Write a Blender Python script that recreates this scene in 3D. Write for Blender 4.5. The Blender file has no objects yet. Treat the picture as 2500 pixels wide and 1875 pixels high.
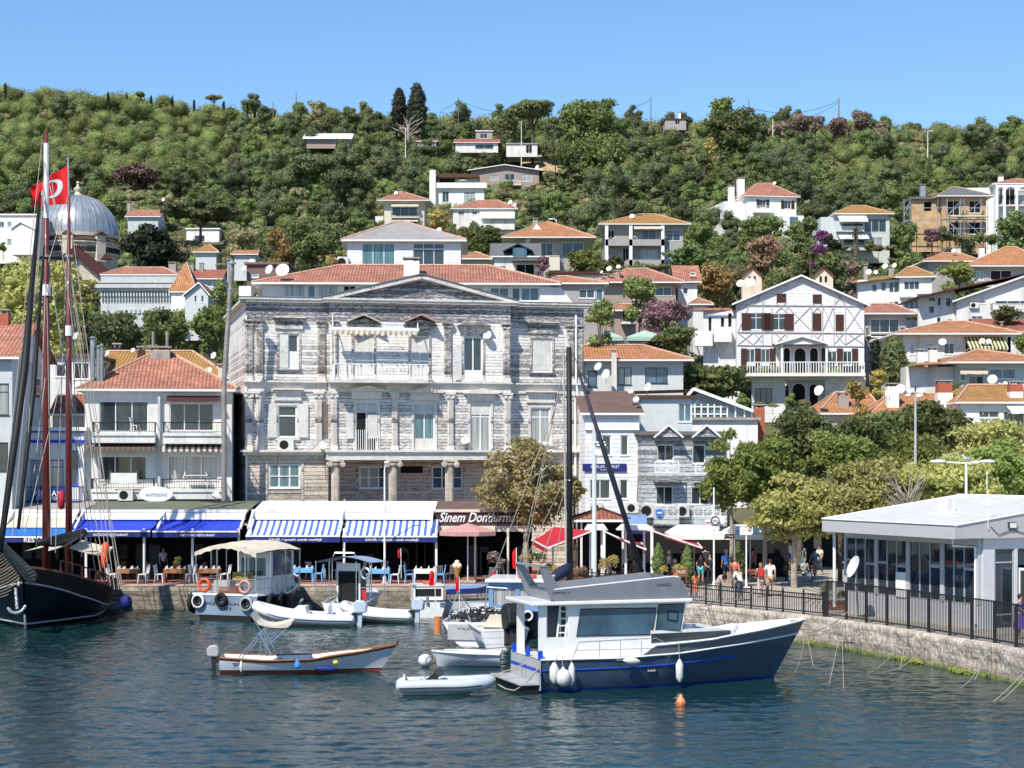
import bpy,bmesh,math,random
import numpy as np
from mathutils import Vector,Matrix
R=math.radians
scene=bpy.context.scene
COL=scene.collection
rnd=random.Random(7)
FPX,CAMH,HZ=4500.0,8.0,1120.0
cd=bpy.data.cameras.new('camera');cam=bpy.data.objects.new('camera',cd);COL.objects.link(cam)
cam.location=(0,0,CAMH);cam.rotation_euler=(R(90),0,0)
cd.sensor_width=36;cd.lens=36*FPX/2500;cd.shift_y=(HZ-937.5)/2500
cd.clip_start=0.5;cd.clip_end=5000
scene.camera=cam
SUN_EL,SUN_AZ=50.0,30.0
sv=Vector((-math.sin(R(SUN_AZ))*math.cos(R(SUN_EL)),-math.cos(R(SUN_AZ))*math.cos(R(SUN_EL)),math.sin(R(SUN_EL))))
w=bpy.data.worlds.new('World');scene.world=w;w.use_nodes=True
nt=w.node_tree;bg=nt.nodes['Background']
sky=nt.nodes.new('ShaderNodeTexSky');sky.sky_type='NISHITA';sky.sun_disc=False
sky.sun_elevation=R(SUN_EL);sky.sun_rotation=R(180+SUN_AZ)
sky.altitude=0;sky.air_density=1.0;sky.dust_density=0.0;sky.ozone_density=6.0
hsv=nt.nodes.new('ShaderNodeHueSaturation');hsv.inputs['Saturation'].default_value=1.08;hsv.inputs['Value'].default_value=1.1
nt.links.new(sky.outputs[0],hsv.inputs['Color']);nt.links.new(hsv.outputs[0],bg.inputs[0]);bg.inputs[1].default_value=0.122
sl=bpy.data.lights.new('sun','SUN');sl.energy=5.0;sl.angle=R(0.5);sl.color=(1,0.93,0.81)
so=bpy.data.objects.new('sun',sl);COL.objects.link(so)
so.rotation_euler=sv.to_track_quat('Z','Y').to_euler()
scene.view_settings.view_transform='Standard';scene.view_settings.look='None'
scene.view_settings.exposure=0.32;scene.view_settings.gamma=1
try:
 scene.cycles.max_bounces=6;scene.cycles.transparent_max_bounces=8
except Exception:pass
def tag(o,label=None,cat=None,group=None,kind=None):
 if label:o['label']=label
 if cat:o['category']=cat
 if group:o['group']=group
 if kind:o['kind']=kind
 return o
def empty(name,loc=(0,0,0),rz=0,label=None,cat=None,group=None,parent=None):
 o=bpy.data.objects.new(name,None);COL.objects.link(o);o.location=loc;o.rotation_euler=(0,0,rz)
 o.empty_display_size=0.2
 if parent:o.parent=parent
 return tag(o,label,cat,group)
def copy_tree(o,parent=None,top=True):
 c=o.copy();COL.objects.link(c);c.parent=parent
 for ch in o.children:copy_tree(ch,c,False)
 return c
def hx(c):return c if len(c)==4 else(*c,1)
class NT:
 def __init__(s,name):
  s.m=bpy.data.materials.new(name);s.m.use_nodes=True;s.t=s.m.node_tree
  s.b=s.t.nodes['Principled BSDF'];s.out=s.t.nodes['Material Output']
 def n(s,typ,**kw):
  nd=s.t.nodes.new('ShaderNode'+typ)
  for k,v in kw.items():setattr(nd,k,v)
  return nd
 def l(s,a,b):s.t.links.new(a,b)
 def val(s,x,sock):
  if isinstance(x,(int,float)):sock.default_value=x
  elif isinstance(x,tuple):sock.default_value=hx(x)
  else:s.l(x,sock)
 def math(s,op,a,b=0.0,c=0.0):
  nd=s.n('Math',operation=op);s.val(a,nd.inputs[0]);s.val(b,nd.inputs[1]);s.val(c,nd.inputs[2]);return nd.outputs[0]
 def mix(s,f,a,b,bt='MIX'):
  nd=s.n('Mix',data_type='RGBA',blend_type=bt);s.val(f,nd.inputs[0]);s.val(a,nd.inputs[6]);s.val(b,nd.inputs[7]);return nd.outputs[2]
 def ramp(s,f,lo,hi,a=0.0,b=1.0):
  nd=s.n('MapRange');s.val(f,nd.inputs[0]);nd.inputs[1].default_value=lo;nd.inputs[2].default_value=hi
  nd.inputs[3].default_value=a;nd.inputs[4].default_value=b;return nd.outputs[0]
 def obj(s):
  return s.n('TexCoord').outputs['Object']
 def noise(s,scale,detail=4,vec=None,sc=(1,1,1),rough=0.55):
  mp=s.n('Mapping');mp.inputs[3].default_value=sc
  s.l(vec if vec is not None else s.obj(),mp.inputs[0])
  nz=s.n('TexNoise');nz.inputs['Scale'].default_value=scale;nz.inputs['Detail'].default_value=detail
  nz.inputs['Roughness'].default_value=rough
  s.l(mp.outputs[0],nz.inputs['Vector']);return nz.outputs['Fac']
 def bump(s,h,strength=0.3,dist=0.05):
  bp=s.n('Bump');bp.inputs['Strength'].default_value=strength;bp.inputs['Distance'].default_value=dist
  s.l(h,bp.inputs['Height']);s.l(bp.outputs[0],s.b.inputs['Normal'])
MATS={}
def mat(name,col,rough=0.6,metal=0.0,var=0.15,scale=3.0,bump=0.0,spec=0.4,dirt=0.0,coat=0.0):
 if name in MATS:return MATS[name]
 m=NT(name)
 c=(col[0],col[1],col[2])
 if var>0:
  f=m.noise(scale,5)
  f=m.ramp(f,0.3,0.7,1-var,1+var*0.6)
  base=m.mix(1.0,c,f,'MULTIPLY')
  if dirt>0:
   d=m.ramp(m.noise(scale*0.5,6,sc=(3,3,0.35),rough=0.65),0.5,0.75)
   base=m.mix(m.math('MULTIPLY',d,dirt),base,(c[0]*0.35,c[1]*0.32,c[2]*0.27))
  m.l(base,m.b.inputs['Base Color'])
 else:m.b.inputs['Base Color'].default_value=hx(c)
 m.b.inputs['Roughness'].default_value=rough;m.b.inputs['Metallic'].default_value=metal
 m.b.inputs['Specular IOR Level'].default_value=spec
 if coat:m.b.inputs['Coat Weight'].default_value=coat
 if bump:m.bump(m.noise(scale*4,4),bump)
 MATS[name]=m.m;return m.m
def siding(name,paint,wood,amount,board=0.19,grime=0.3,zscale=9.0):
 """horizontal painted boards; amount = share of paint that has peeled"""
 m=NT(name);sp=m.n('SeparateXYZ');oc=m.obj();m.l(oc,sp.inputs[0])
 z=m.math('DIVIDE',sp.outputs[2],board)
 fr=m.math('FRACT',z);fl=m.math('FLOOR',z)
 wn=m.n('TexWhiteNoise',noise_dimensions='1D');m.l(fl,wn.inputs['W'])
 n1=m.noise(3.0,9,sc=(1,1,zscale*.8),rough=0.75)
 n2=m.noise(0.35,3)
 n3=m.noise(6,6,sc=(1,1,4),rough=.7)
 s=m.math('ADD',m.math('MULTIPLY',n1,0.62),m.math('MULTIPLY',n2,0.18))
 s=m.math('ADD',s,m.math('MULTIPLY',wn.outputs[0],0.10))
 s=m.math('ADD',s,m.math('MULTIPLY',n3,0.25))
 edge=m.ramp(fr,0.0,0.25,-0.10,0.0)
 s=m.math('ADD',s,edge)
 thr=0.342+amount*0.50
 mask=m.ramp(s,thr-0.03,thr+0.04)
 pv=m.mix(1.0,paint,m.ramp(m.noise(1.6,5),0.3,0.7,0.82,1.06),'MULTIPLY')
 pv=m.mix(m.math('MULTIPLY',m.ramp(m.noise(2.2,6,sc=(3,3,0.5)),0.48,0.72),grime),pv,tuple(0.5*a*b for a,b in zip(paint,(1,.92,.8))))
 wv=m.mix(m.ramp(m.noise(6,5,sc=(0.6,0.6,10)),0.3,0.7),wood,tuple(min(1,a*3.4)for a in wood))
 col=m.mix(mask,wv,pv)
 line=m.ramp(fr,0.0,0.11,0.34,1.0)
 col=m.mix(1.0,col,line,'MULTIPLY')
 m.l(col,m.b.inputs['Base Color']);m.b.inputs['Roughness'].default_value=0.75
 m.bump(m.math('ADD',m.math('MULTIPLY',fr,-1.0),m.math('MULTIPLY',mask,0.35)),0.6,0.03)
 MATS[name]=m.m;return m.m
def tiles(name,a,b,moss=None,mo=0.0,rows=0.33,cols=0.23):
 """roof tiles from the roof's own UV: u along the eave, v up the slope, metres"""
 m=NT(name);uv=m.n('TexCoord').outputs['UV'];sp=m.n('SeparateXYZ');m.l(uv,sp.inputs[0])
 cu=m.math('FRACT',m.math('DIVIDE',sp.outputs[0],cols));rv=m.math('FRACT',m.math('DIVIDE',sp.outputs[1],rows))
 cf=m.math('FLOOR',m.math('DIVIDE',sp.outputs[0],cols));rf=m.math('FLOOR',m.math('DIVIDE',sp.outputs[1],rows))
 cb=m.n('CombineXYZ');m.l(cf,cb.inputs[0]);m.l(rf,cb.inputs[1])
 wn=m.n('TexWhiteNoise');m.l(cb.outputs[0],wn.inputs['Vector'])
 roll=m.math('SINE',m.math('MULTIPLY',cu,math.pi))
 c=m.mix(wn.outputs[0],a,b)
 c=m.mix(1.0,c,m.ramp(m.noise(0.9,7,rough=.7),0.3,0.7,0.60,1.2),'MULTIPLY')
 if moss:c=m.mix(m.math('MULTIPLY',m.ramp(m.noise(0.55,6,rough=0.7),0.42,0.62),mo),c,moss)
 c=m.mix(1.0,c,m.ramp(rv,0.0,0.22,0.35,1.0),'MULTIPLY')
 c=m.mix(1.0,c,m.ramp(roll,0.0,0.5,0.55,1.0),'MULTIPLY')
 m.l(c,m.b.inputs['Base Color']);m.b.inputs['Roughness'].default_value=0.85
 m.bump(m.math('ADD',roll,m.math('MULTIPLY',rv,-0.7)),0.9,0.06)
 MATS[name]=m.m;return m.m
def glassm(name,col=(0.02,0.028,0.034),rough=0.06,curtain=None):
 m=NT(name)
 if curtain:
  f=m.noise(1.0,3,sc=(9,9,0.25));m.l(m.mix(m.ramp(f,0.35,0.65),tuple(x*0.45 for x in curtain),curtain),m.b.inputs['Base Color'])
 else:
  f=m.noise(0.6,3);m.l(m.mix(m.ramp(f,0.35,0.65),col,tuple(x*2.3 for x in col)),m.b.inputs['Base Color'])
 m.b.inputs['Roughness'].default_value=rough;m.b.inputs['Specular IOR Level'].default_value=0.7
 MATS[name]=m.m;return m.m
def leafm(name,c1,c2,c3=None,trans=0.38,nsc=0.25,dead=0.0):
 m=NT(name);oi=m.n('ObjectInfo');ge=m.n('NewGeometry')
 f=m.ramp(m.noise(nsc,3,vec=ge.outputs['Position']),0.35,0.65)
 c=m.mix(f,c1,c2)
 c=m.mix(m.math('MULTIPLY',ge.outputs['Random Per Island'],0.55),c,c3 or tuple(x*0.45 for x in c1))
 hs=m.n('HueSaturation');m.l(c,hs.inputs['Color'])
 m.l(m.ramp(oi.outputs['Random'],0,1,0.468,0.502),hs.inputs['Hue']);m.l(m.ramp(oi.outputs['Random'],0,1,0.72,1.35),hs.inputs['Value'])
 hs.inputs['Saturation'].default_value=0.86
 m.l(hs.outputs[0],m.b.inputs['Base Color']);m.b.inputs['Roughness'].default_value=0.55
 m.b.inputs['Specular IOR Level'].default_value=0.25
 tr=m.n('BsdfTranslucent');m.l(hs.outputs[0],tr.inputs[0])
 mx=m.n('MixShader');mx.inputs[0].default_value=trans
 m.l(m.b.outputs[0],mx.inputs[1]);m.l(tr.outputs[0],mx.inputs[2]);m.l(mx.outputs[0],m.out.inputs[0])
 MATS[name]=m.m;return m.m
def stripes(name,a,b,width,axis=0,duty=0.5,rough=0.7):
 m=NT(name);sp=m.n('SeparateXYZ');m.l(m.obj(),sp.inputs[0])
 fr=m.math('FRACT',m.math('DIVIDE',sp.outputs[axis],width))
 f=m.math('GREATER_THAN',fr,duty)
 c=m.mix(f,a,b);c=m.mix(1.0,c,m.ramp(m.noise(2,4),0.3,0.7,0.88,1.05),'MULTIPLY')
 m.l(c,m.b.inputs['Base Color']);m.b.inputs['Roughness'].default_value=rough
 MATS[name]=m.m;return m.m
M={}
M['white']=mat('white_plaster',(0.70,0.69,0.67),0.8,var=0.12,scale=0.8,dirt=0.5)
M['white2']=mat('bright_white_plaster',(0.80,0.79,0.77),0.8,var=0.10,scale=0.7,dirt=0.35)
M['cream']=mat('cream_plaster',(0.66,0.60,0.50),0.8,var=0.1,scale=0.8,dirt=0.3)
M['grey']=mat('grey_plaster',(0.36,0.34,0.33),0.8,var=0.1,dirt=0.2)
M['taupe']=mat('taupe_plaster',(0.34,0.27,0.24),0.8,var=0.1)
M['mauve']=mat('mauve_wall',(0.19,0.12,0.11),0.8,var=0.15)
M['paleblue']=mat('pale_blue_wall',(0.56,0.60,0.61),0.75,var=0.08,dirt=0.2)
M['stone']=mat('old_stone',(0.60,0.54,0.44),0.9,var=0.25,scale=1.2,bump=0.3,dirt=0.3)
M['greystone']=mat('pale_grey_stone',(0.52,0.56,0.57),0.85,var=0.12,scale=1.2,dirt=0.4)
M['ply']=mat('plywood_board',(0.50,0.34,0.19),0.8,var=0.3,scale=1.2)
M['maroon']=mat('maroon_wood',(0.075,0.018,0.02),0.6,var=0.2)
M['brickred']=mat('brick_red',(0.40,0.11,0.06),0.85,var=0.25,scale=6)
M['frame']=mat('white_frame',(0.78,0.78,0.78),0.45,var=0.05)
M['dframe']=mat('dark_frame',(0.03,0.04,0.07),0.4,var=0.05)
M['metal']=mat('galvanised_metal',(0.42,0.43,0.44),0.4,metal=0.7,var=0.15)
M['steel']=mat('stainless_steel',(0.72,0.72,0.72),0.25,metal=1.0,var=0.03)
M['iron']=mat('black_iron',(0.018,0.018,0.02),0.5,var=0.1)
M['pipe']=mat('old_flue_metal',(0.30,0.27,0.25),0.6,metal=0.3,var=0.3,scale=1.5)
M['concrete']=mat('concrete',(0.34,0.32,0.29),0.9,var=0.25,scale=1.5,dirt=0.5)
M['lead']=mat('lead_sheet',(0.36,0.39,0.43),0.38,metal=0.45,var=0.22,scale=0.7)
M['black']=mat('matt_black',(0.008,0.008,0.009),0.6,var=0)
M['dark']=mat('painted_interior_shade',(0.010,0.010,0.011),0.9,var=0)  # near black colour stands in for the shade inside rooms and openings
M['dish']=mat('dish_white',(0.74,0.73,0.70),0.5,var=0.12,scale=2)
M['wood']=mat('varnished_wood',(0.22,0.085,0.035),0.4,var=0.3,scale=5,coat=0.3)
M['oldwood']=mat('grey_old_wood',(0.17,0.14,0.12),0.85,var=0.3,scale=4)
M['shutter']=mat('brown_shutter',(0.052,0.017,0.012),0.6,var=0.2,scale=4)
M['gshutter']=siding('grey_white_shutter',(0.60,0.60,0.58),(0.10,0.09,0.08),0.18,board=0.075,grime=0.3)
M['cloth']=mat('cream_canvas',(0.62,0.56,0.45),0.85,var=0.15,scale=1.5,dirt=0.2)
M['wcanvas']=mat('white_canvas',(0.74,0.74,0.72),0.8,var=0.08)
M['red']=mat('red_canvas',(0.42,0.02,0.035),0.75,var=0.15)
M['flagred']=mat('flag_red',(0.60,0.006,0.012),0.7,var=0.12,scale=1)
M['pink']=mat('faded_pink_canvas',(0.50,0.27,0.24),0.8,var=0.12)
M['blue']=mat('royal_blue_canvas',(0.012,0.045,0.55),0.6,var=0.12)
M['navy']=mat('navy_canvas',(0.010,0.022,0.16),0.65,var=0.15)
M['skyblue']=mat('azure_canvas',(0.03,0.20,0.66),0.6,var=0.15)
M['bcanvas']=mat('dusty_blue_canvas',(0.16,0.27,0.48),0.8,var=0.2,scale=2)
M['greenroof']=mat('mossy_felt',(0.13,0.145,0.105),0.95,var=0.25,scale=1.5,dirt=0.3)
M['brownroof']=mat('brown_felt',(0.135,0.085,0.075),0.9,var=0.2,scale=1.5)
M['slate']=mat('slate_grey_roof',(0.30,0.28,0.28),0.85,var=0.2,scale=1.2,dirt=0.2)
M['dslate']=mat('dark_slate_roof',(0.13,0.135,0.14),0.8,var=0.2,scale=2)
M['orange']=mat('orange_plastic',(0.80,0.10,0.03),0.45,var=0.1)
M['glass']=glassm('window_glass')
M['bglass']=glassm('blue_glass',(0.035,0.07,0.10),0.08)
M['tglass']=glassm('teal_curtained_glass',curtain=(0.12,0.24,0.28))
M['cglass']=glassm('curtained_glass',curtain=(0.42,0.44,0.44))
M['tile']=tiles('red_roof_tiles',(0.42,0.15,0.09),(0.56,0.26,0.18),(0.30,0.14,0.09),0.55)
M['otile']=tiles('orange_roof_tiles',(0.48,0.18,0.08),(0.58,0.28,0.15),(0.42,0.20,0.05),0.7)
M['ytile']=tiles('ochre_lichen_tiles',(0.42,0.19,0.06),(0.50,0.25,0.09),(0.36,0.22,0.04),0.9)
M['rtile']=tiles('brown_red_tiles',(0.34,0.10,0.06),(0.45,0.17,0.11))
wht,wd=(0.76,0.74,0.72),(0.095,0.085,0.078)
M['peel0']=siding('white_siding_slightly_worn',wht,wd,0.26)
M['peel1']=siding('white_siding_peeling',wht,wd,0.37,grime=0.35)
M['peel2']=siding('white_siding_badly_peeling',(0.73,0.71,0.69),(0.08,0.074,0.072),0.39,grime=0.5)
M['peel3']=siding('grey_bare_siding',(0.60,0.60,0.60),(0.045,0.044,0.05),0.50,grime=0.6)
M['peelc']=siding('cream_siding_worn',(0.66,0.58,0.49),(0.11,0.09,0.075),0.33,board=0.24,grime=0.5)
M['trim']=siding('old_white_trim',(0.68,0.65,0.60),(0.09,0.08,0.075),0.34,board=3.0,zscale=3.0)
M['cleanside']=siding('clean_white_siding',(0.72,0.73,0.75),(0.4,0.4,0.4),-0.3,board=0.26,grime=0.1)
M['hull']=mat('glossy_dark_hull',(0.006,0.007,0.011),0.22,var=0.1,coat=0.5)
def catmull(pts,k=6):
 pts=[Vector(p)for p in pts];out=[]
 P=[pts[0]*2-pts[1]]+pts+[pts[-1]*2-pts[-2]]
 for i in range(1,len(P)-2):
  a,b,c,d=P[i-1:i+3]
  for j in range(k):
   t=j/k
   out.append(0.5*((2*b)+(-a+c)*t+(2*a-5*b+4*c-d)*t*t+(-a+3*b-3*c+d)*t**3))
 out.append(pts[-1]);return out
class MB:
 def __init__(s):s.v=[];s.f=[];s.m=[];s.uv={}
 def add(s,vs,fs,mi=0,uvs=None):
  o=len(s.v);s.v+=[tuple(v)for v in vs]
  for i,f in enumerate(fs):
   if uvs:s.uv[len(s.f)]=uvs[i]
   s.f.append([o+k for k in f]);s.m.append(mi)
  return s
 def box(s,x0,x1,y0,y1,z0,z1,mi=0):
  if x0>x1:x0,x1=x1,x0
  if y0>y1:y0,y1=y1,y0
  if z0>z1:z0,z1=z1,z0
  return s.add([(x0,y0,z0),(x1,y0,z0),(x1,y1,z0),(x0,y1,z0),(x0,y0,z1),(x1,y0,z1),(x1,y1,z1),(x0,y1,z1)],[(0,3,2,1),(4,5,6,7),(0,1,5,4),(1,2,6,5),(2,3,7,6),(3,0,4,7)],mi)
 def bar(s,p,q,w,h=None,mi=0):
  p,q=Vector(p),Vector(q);h=h or w;d=(q-p)
  if d.length<1e-6:return s
  d.normalize();up=Vector((0,0,1))if abs(d.z)<0.95 else Vector((0,1,0))
  a=d.cross(up).normalized()*w/2;b=a.cross(d).normalized()*h/2
  vs=[p-a-b,p+a-b,p+a+b,p-a+b,q-a-b,q+a-b,q+a+b,q-a+b]
  return s.add(vs,[(0,1,2,3),(7,6,5,4),(0,4,5,1),(1,5,6,2),(2,6,7,3),(3,7,4,0)],mi)
 def tube(s,pts,r,n=6,mi=0,caps=True,closed=False):
  pts=[Vector(p)for p in pts];N=len(pts);rs=r if isinstance(r,(list,tuple))else[r]*N
  vs=[];prev=None
  for i,p in enumerate(pts):
   if closed:d=pts[(i+1)%N]-pts[i-1]
   else:d=pts[min(i+1,N-1)]-pts[max(i-1,0)]
   if d.length<1e-9:d=Vector((0,0,1))
   d.normalize()
   if prev is None:
    up=Vector((0,0,1))if abs(d.z)<0.9 else Vector((1,0,0));a=d.cross(up).normalized()
   else:
    a=(prev-d*prev.dot(d))
    a=a.normalized()if a.length>1e-6 else d.orthogonal().normalized()
   prev=a;b=d.cross(a)
   for k in range(n):
    t=2*math.pi*k/n;vs.append(p+(a*math.cos(t)+b*math.sin(t))*rs[i])
  fs=[]
  for i in range(N if closed else N-1):
   j=(i+1)%N
   for k in range(n):fs.append((i*n+k,i*n+(k+1)%n,j*n+(k+1)%n,j*n+k))
  if caps and not closed:
   fs.append(tuple(range(n-1,-1,-1)));fs.append(tuple((N-1)*n+k for k in range(n)))
  return s.add(vs,fs,mi)
 def cyl(s,p,q,r,n=10,mi=0,r2=None):return s.tube([p,q],[r,r if r2 is None else r2],n,mi)
 def lathe(s,prof,c=(0,0,0),n=16,mi=0,mtx=None,arc=(0,2*math.pi)):
  full=abs(arc[1]-arc[0]-2*math.pi)<1e-6;cols=n if full else n+1
  vs=[]
  for(r,z)in prof:
   for k in range(cols):
    t=arc[0]+(arc[1]-arc[0])*k/n
    v=Vector((r*math.cos(t),r*math.sin(t),z))
    if mtx:v=mtx@v
    vs.append(v+Vector(c))
  fs=[]
  for i in range(len(prof)-1):
   for k in range(n):
    k2=(k+1)%cols;fs.append((i*cols+k,i*cols+k2,(i+1)*cols+k2,(i+1)*cols+k))
  return s.add(vs,fs,mi)
 def ell(s,c,rx,ry,rz,nu=12,nv=8,mi=0,mtx=None):
  c=Vector(c);vs=[];fs=[]
  for i in range(nv+1):
   ph=math.pi*i/nv
   for k in range(nu):
    t=2*math.pi*k/nu
    v=Vector((rx*math.sin(ph)*math.cos(t),ry*math.sin(ph)*math.sin(t),rz*math.cos(ph)))
    vs.append((mtx@v if mtx else v)+c)
  for i in range(nv):
   for k in range(nu):fs.append((i*nu+k,(i+1)*nu+k,(i+1)*nu+(k+1)%nu,i*nu+(k+1)%nu))
  return s.add(vs,fs,mi)
 def torus(s,c,R_,r,mtx=None,n=20,m=8,mi=0):
  c=Vector(c);pts=[]
  for k in range(n):
   t=2*math.pi*k/n;v=Vector((R_*math.cos(t),0,R_*math.sin(t)))
   pts.append((mtx@v if mtx else v)+c)
  return s.tube(pts,r,m,mi,closed=True)
 def prism(s,poly,y0,y1,mi=0):
  """poly in (x, z), extruded along y"""
  n=len(poly);vs=[(x,y0,z)for x,z in poly]+[(x,y1,z)for x,z in poly]
  fs=[tuple(range(n)),tuple(range(2*n-1,n-1,-1))]
  for i in range(n):j=(i+1)%n;fs.append((i,n+i,n+j,j))
  return s.add(vs,fs,mi)
 def slab(s,poly,z0,z1,mi=0):
  """poly in (x, y), extruded along z"""
  n=len(poly);vs=[(x,y,z0)for x,y in poly]+[(x,y,z1)for x,y in poly]
  fs=[tuple(range(n-1,-1,-1)),tuple(range(n,2*n))]
  for i in range(n):j=(i+1)%n;fs.append((i,j,n+j,n+i))
  return s.add(vs,fs,mi)
 def sheet(s,rows,th=0.0,mi=0):
  """grid of points; th gives it thickness along -normal-ish z"""
  r=len(rows);c=len(rows[0]);vs=[Vector(p)for row in rows for p in row]
  fs=[(i*c+j,i*c+j+1,(i+1)*c+j+1,(i+1)*c+j)for i in range(r-1)for j in range(c-1)]
  s.add(vs,fs,mi)
  if th:
   s.add([v-Vector((0,0,th))for v in vs],[f[::-1]for f in fs],mi)
  return s
 def wall(s,x0,x1,z0,z1,y,th,holes=(),mi=0):
  """upright wall in the x-z plane with real openings (x0,x1,z0,z1)"""
  hs=[(max(a,x0),min(b,x1),max(c,z0),min(d,z1))for a,b,c,d in holes]
  hs=[h for h in hs if h[1]>h[0]+0.02 and h[3]>h[2]+0.02]
  xs=sorted({x0,x1}|{round(h[0],4)for h in hs}|{round(h[1],4)for h in hs})
  zs=sorted({z0,z1}|{round(h[2],4)for h in hs}|{round(h[3],4)for h in hs})
  def inh(x,z):return any(h[0]<x<h[1]and h[2]<z<h[3]for h in hs)
  for i in range(len(xs)-1):
   for j in range(len(zs)-1):
    if inh((xs[i]+xs[i+1])/2,(zs[j]+zs[j+1])/2):continue
    a,b,c,d=xs[i],xs[i+1],zs[j],zs[j+1]
    s.add([(a,y,c),(b,y,c),(b,y,d),(a,y,d)],[(0,1,2,3)],mi)
  for a,b,c,d in hs:
   s.add([(a,y,c),(a,y,d),(a,y+th,d),(a,y+th,c)],[(0,1,2,3)],mi);s.add([(b,y,c),(b,y+th,c),(b,y+th,d),(b,y,d)],[(0,1,2,3)],mi)
   s.add([(a,y,c),(a,y+th,c),(b,y+th,c),(b,y,c)],[(0,1,2,3)],mi);s.add([(a,y,d),(b,y,d),(b,y+th,d),(a,y+th,d)],[(0,1,2,3)],mi)
  return s
 def build(s,name,mats,parent=None,smooth=False,label=None,cat=None,group=None,kind=None,loc=None,rz=None,bevel=0):
  me=bpy.data.meshes.new(name);me.from_pydata(s.v,[],s.f)
  if not isinstance(mats,(list,tuple)):mats=[mats]
  for m in mats:me.materials.append(M[m]if isinstance(m,str)else m)
  if len(mats)>1:me.polygons.foreach_set('material_index',s.m)
  if s.uv:
   ul=me.uv_layers.new(name='uv')
   for fi,uvs in s.uv.items():
    p=me.polygons[fi]
    for k,li in enumerate(p.loop_indices):ul.data[li].uv=uvs[k]
  if smooth:
   me.polygons.foreach_set('use_smooth',[True]*len(me.polygons))
   if smooth!='all':
    try:me.set_sharp_from_angle(angle=R(40))
    except Exception:pass
  me.update()
  o=bpy.data.objects.new(name,me);COL.objects.link(o)
  if parent:o.parent=parent
  if loc:o.location=loc
  if rz is not None:o.rotation_euler=(0,0,rz)
  if bevel:
   b=o.modifiers.new('bevel','BEVEL');b.width=bevel;b.segments=2;b.limit_method='ANGLE'
  return tag(o,label,cat,group,kind)
def at(px,py,Y):return Vector(((px-1250)/FPX*Y,Y,CAMH-(py-HZ)/FPX*Y))
def wlY(py):return FPX*CAMH/(py-HZ)
QZ=1.2
def quY(py):return FPX*(CAMH-QZ)/(py-HZ)
class Fr:
 """a vertical plane in the world: origin at photo column px0 and distance Y0, turned by ang; local x along it, y behind it"""
 def __init__(s,px0,Y0,ang=0,z0=0.0):
  s.a=R(ang);s.ca,s.sa=math.cos(s.a),math.sin(s.a);s.Ox,s.Oy,s.z0=(px0-1250)/FPX*Y0,Y0,z0
 def u(s,px,v=0.0):
  k=(px-1250)/FPX
  return(k*(s.Oy+v*s.ca)-s.Ox+v*s.sa)/(s.ca-k*s.sa)
 def w(s,px,py,v=0.0):
  t=s.Oy+s.u(px,v)*s.sa+v*s.ca
  return CAMH-(py-HZ)/FPX*t-s.z0
 def P(s,px,py,v=0.0):return(s.u(px,v),v,s.w(px,py,v))
 def root(s,name,label,cat,group=None):return empty(name,(s.Ox,s.Oy,s.z0),s.a,label,cat,group)
def text(sx,parent,loc,width,m,name='lettering',rz=0,shear=0.0,height=None,ext=0.006,rx=90,bold=0.0):
 cu=bpy.data.curves.new('t','FONT');cu.body=sx;cu.size=1;cu.extrude=0.0;cu.align_x='CENTER';cu.align_y='CENTER'
 cu.shear=shear;cu.offset=bold;cu.resolution_u=3
 to=bpy.data.objects.new('t',cu);COL.objects.link(to)
 dg=bpy.context.evaluated_depsgraph_get()
 me=bpy.data.meshes.new_from_object(to.evaluated_get(dg));bpy.data.objects.remove(to);bpy.data.curves.remove(cu)
 n=len(me.vertices);co=np.empty(n*3);me.vertices.foreach_get('co',co);co=co.reshape(-1,3)
 w0=co[:,0].max()-co[:,0].min();k=width/w0;h0=co[:,1].max()-co[:,1].min()
 kz=k if height is None else height/h0
 co[:,0]=(co[:,0]-(co[:,0].max()+co[:,0].min())/2)*k;co[:,1]=(co[:,1]-(co[:,1].max()+co[:,1].min())/2)*kz
 me.vertices.foreach_set('co',co.ravel());me.materials.clear();me.materials.append(M[m]if isinstance(m,str)else m)
 me.update();me.name=name
 o=bpy.data.objects.new(name,me);COL.objects.link(o);o.parent=parent;o.location=loc;o.rotation_euler=(R(rx),0,rz)
 return o
PANE={'w':'glass','d':'glass','c':'cglass','t':'tglass','b':'bglass','s':'glass','o':'dark','v':'cglass','x':'glass'}  # o: open window, a matt near black sheet paints the shade behind it
def window(par,x0,x1,z0,z1,kind='w',y=0.0,fm='frame',bars=None,name='window',fw=0.06):
 """frame with bars set back in the opening, its pane a sub-part; kind s = side shutters, v/x = 3 leaves"""
 W,H=x1-x0,z1-z0;f=MB();fw=min(fw,W/5)
 a,b=y+0.05,y+0.12
 f.box(x0,x0+fw,a,b,z0,z1);f.box(x1-fw,x1,a,b,z0,z1);f.box(x0+fw,x1-fw,a,b,z1-fw,z1);f.box(x0+fw,x1-fw,a,b,z0,z0+fw)
 nb=bars if bars is not None else(2 if kind in 'vx' else(1 if W>0.8 else 0))
 for i in range(nb):
  xm=x0+W*(i+1)/(nb+1);f.box(xm-fw*.45,xm+fw*.45,a+.01,b-.01,z0+fw,z1-fw)
 if H>1.5 and kind in 'wc':zt=z1-H*0.27;f.box(x0+fw,x1-fw,a+.015,b-.012,zt-fw*.4,zt+fw*.4)
 f.box(x0-.05,x1+.05,y-.05,y+.04,z0-.05,z0-0.002)
 wo=f.build(name,fm,par)
 p=MB().box(x0+fw*.5,x1-fw*.5,y+.085,y+.10,z0+fw*.5,z1-fw*.5).build('pane',PANE[kind],wo)
 return wo
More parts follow.
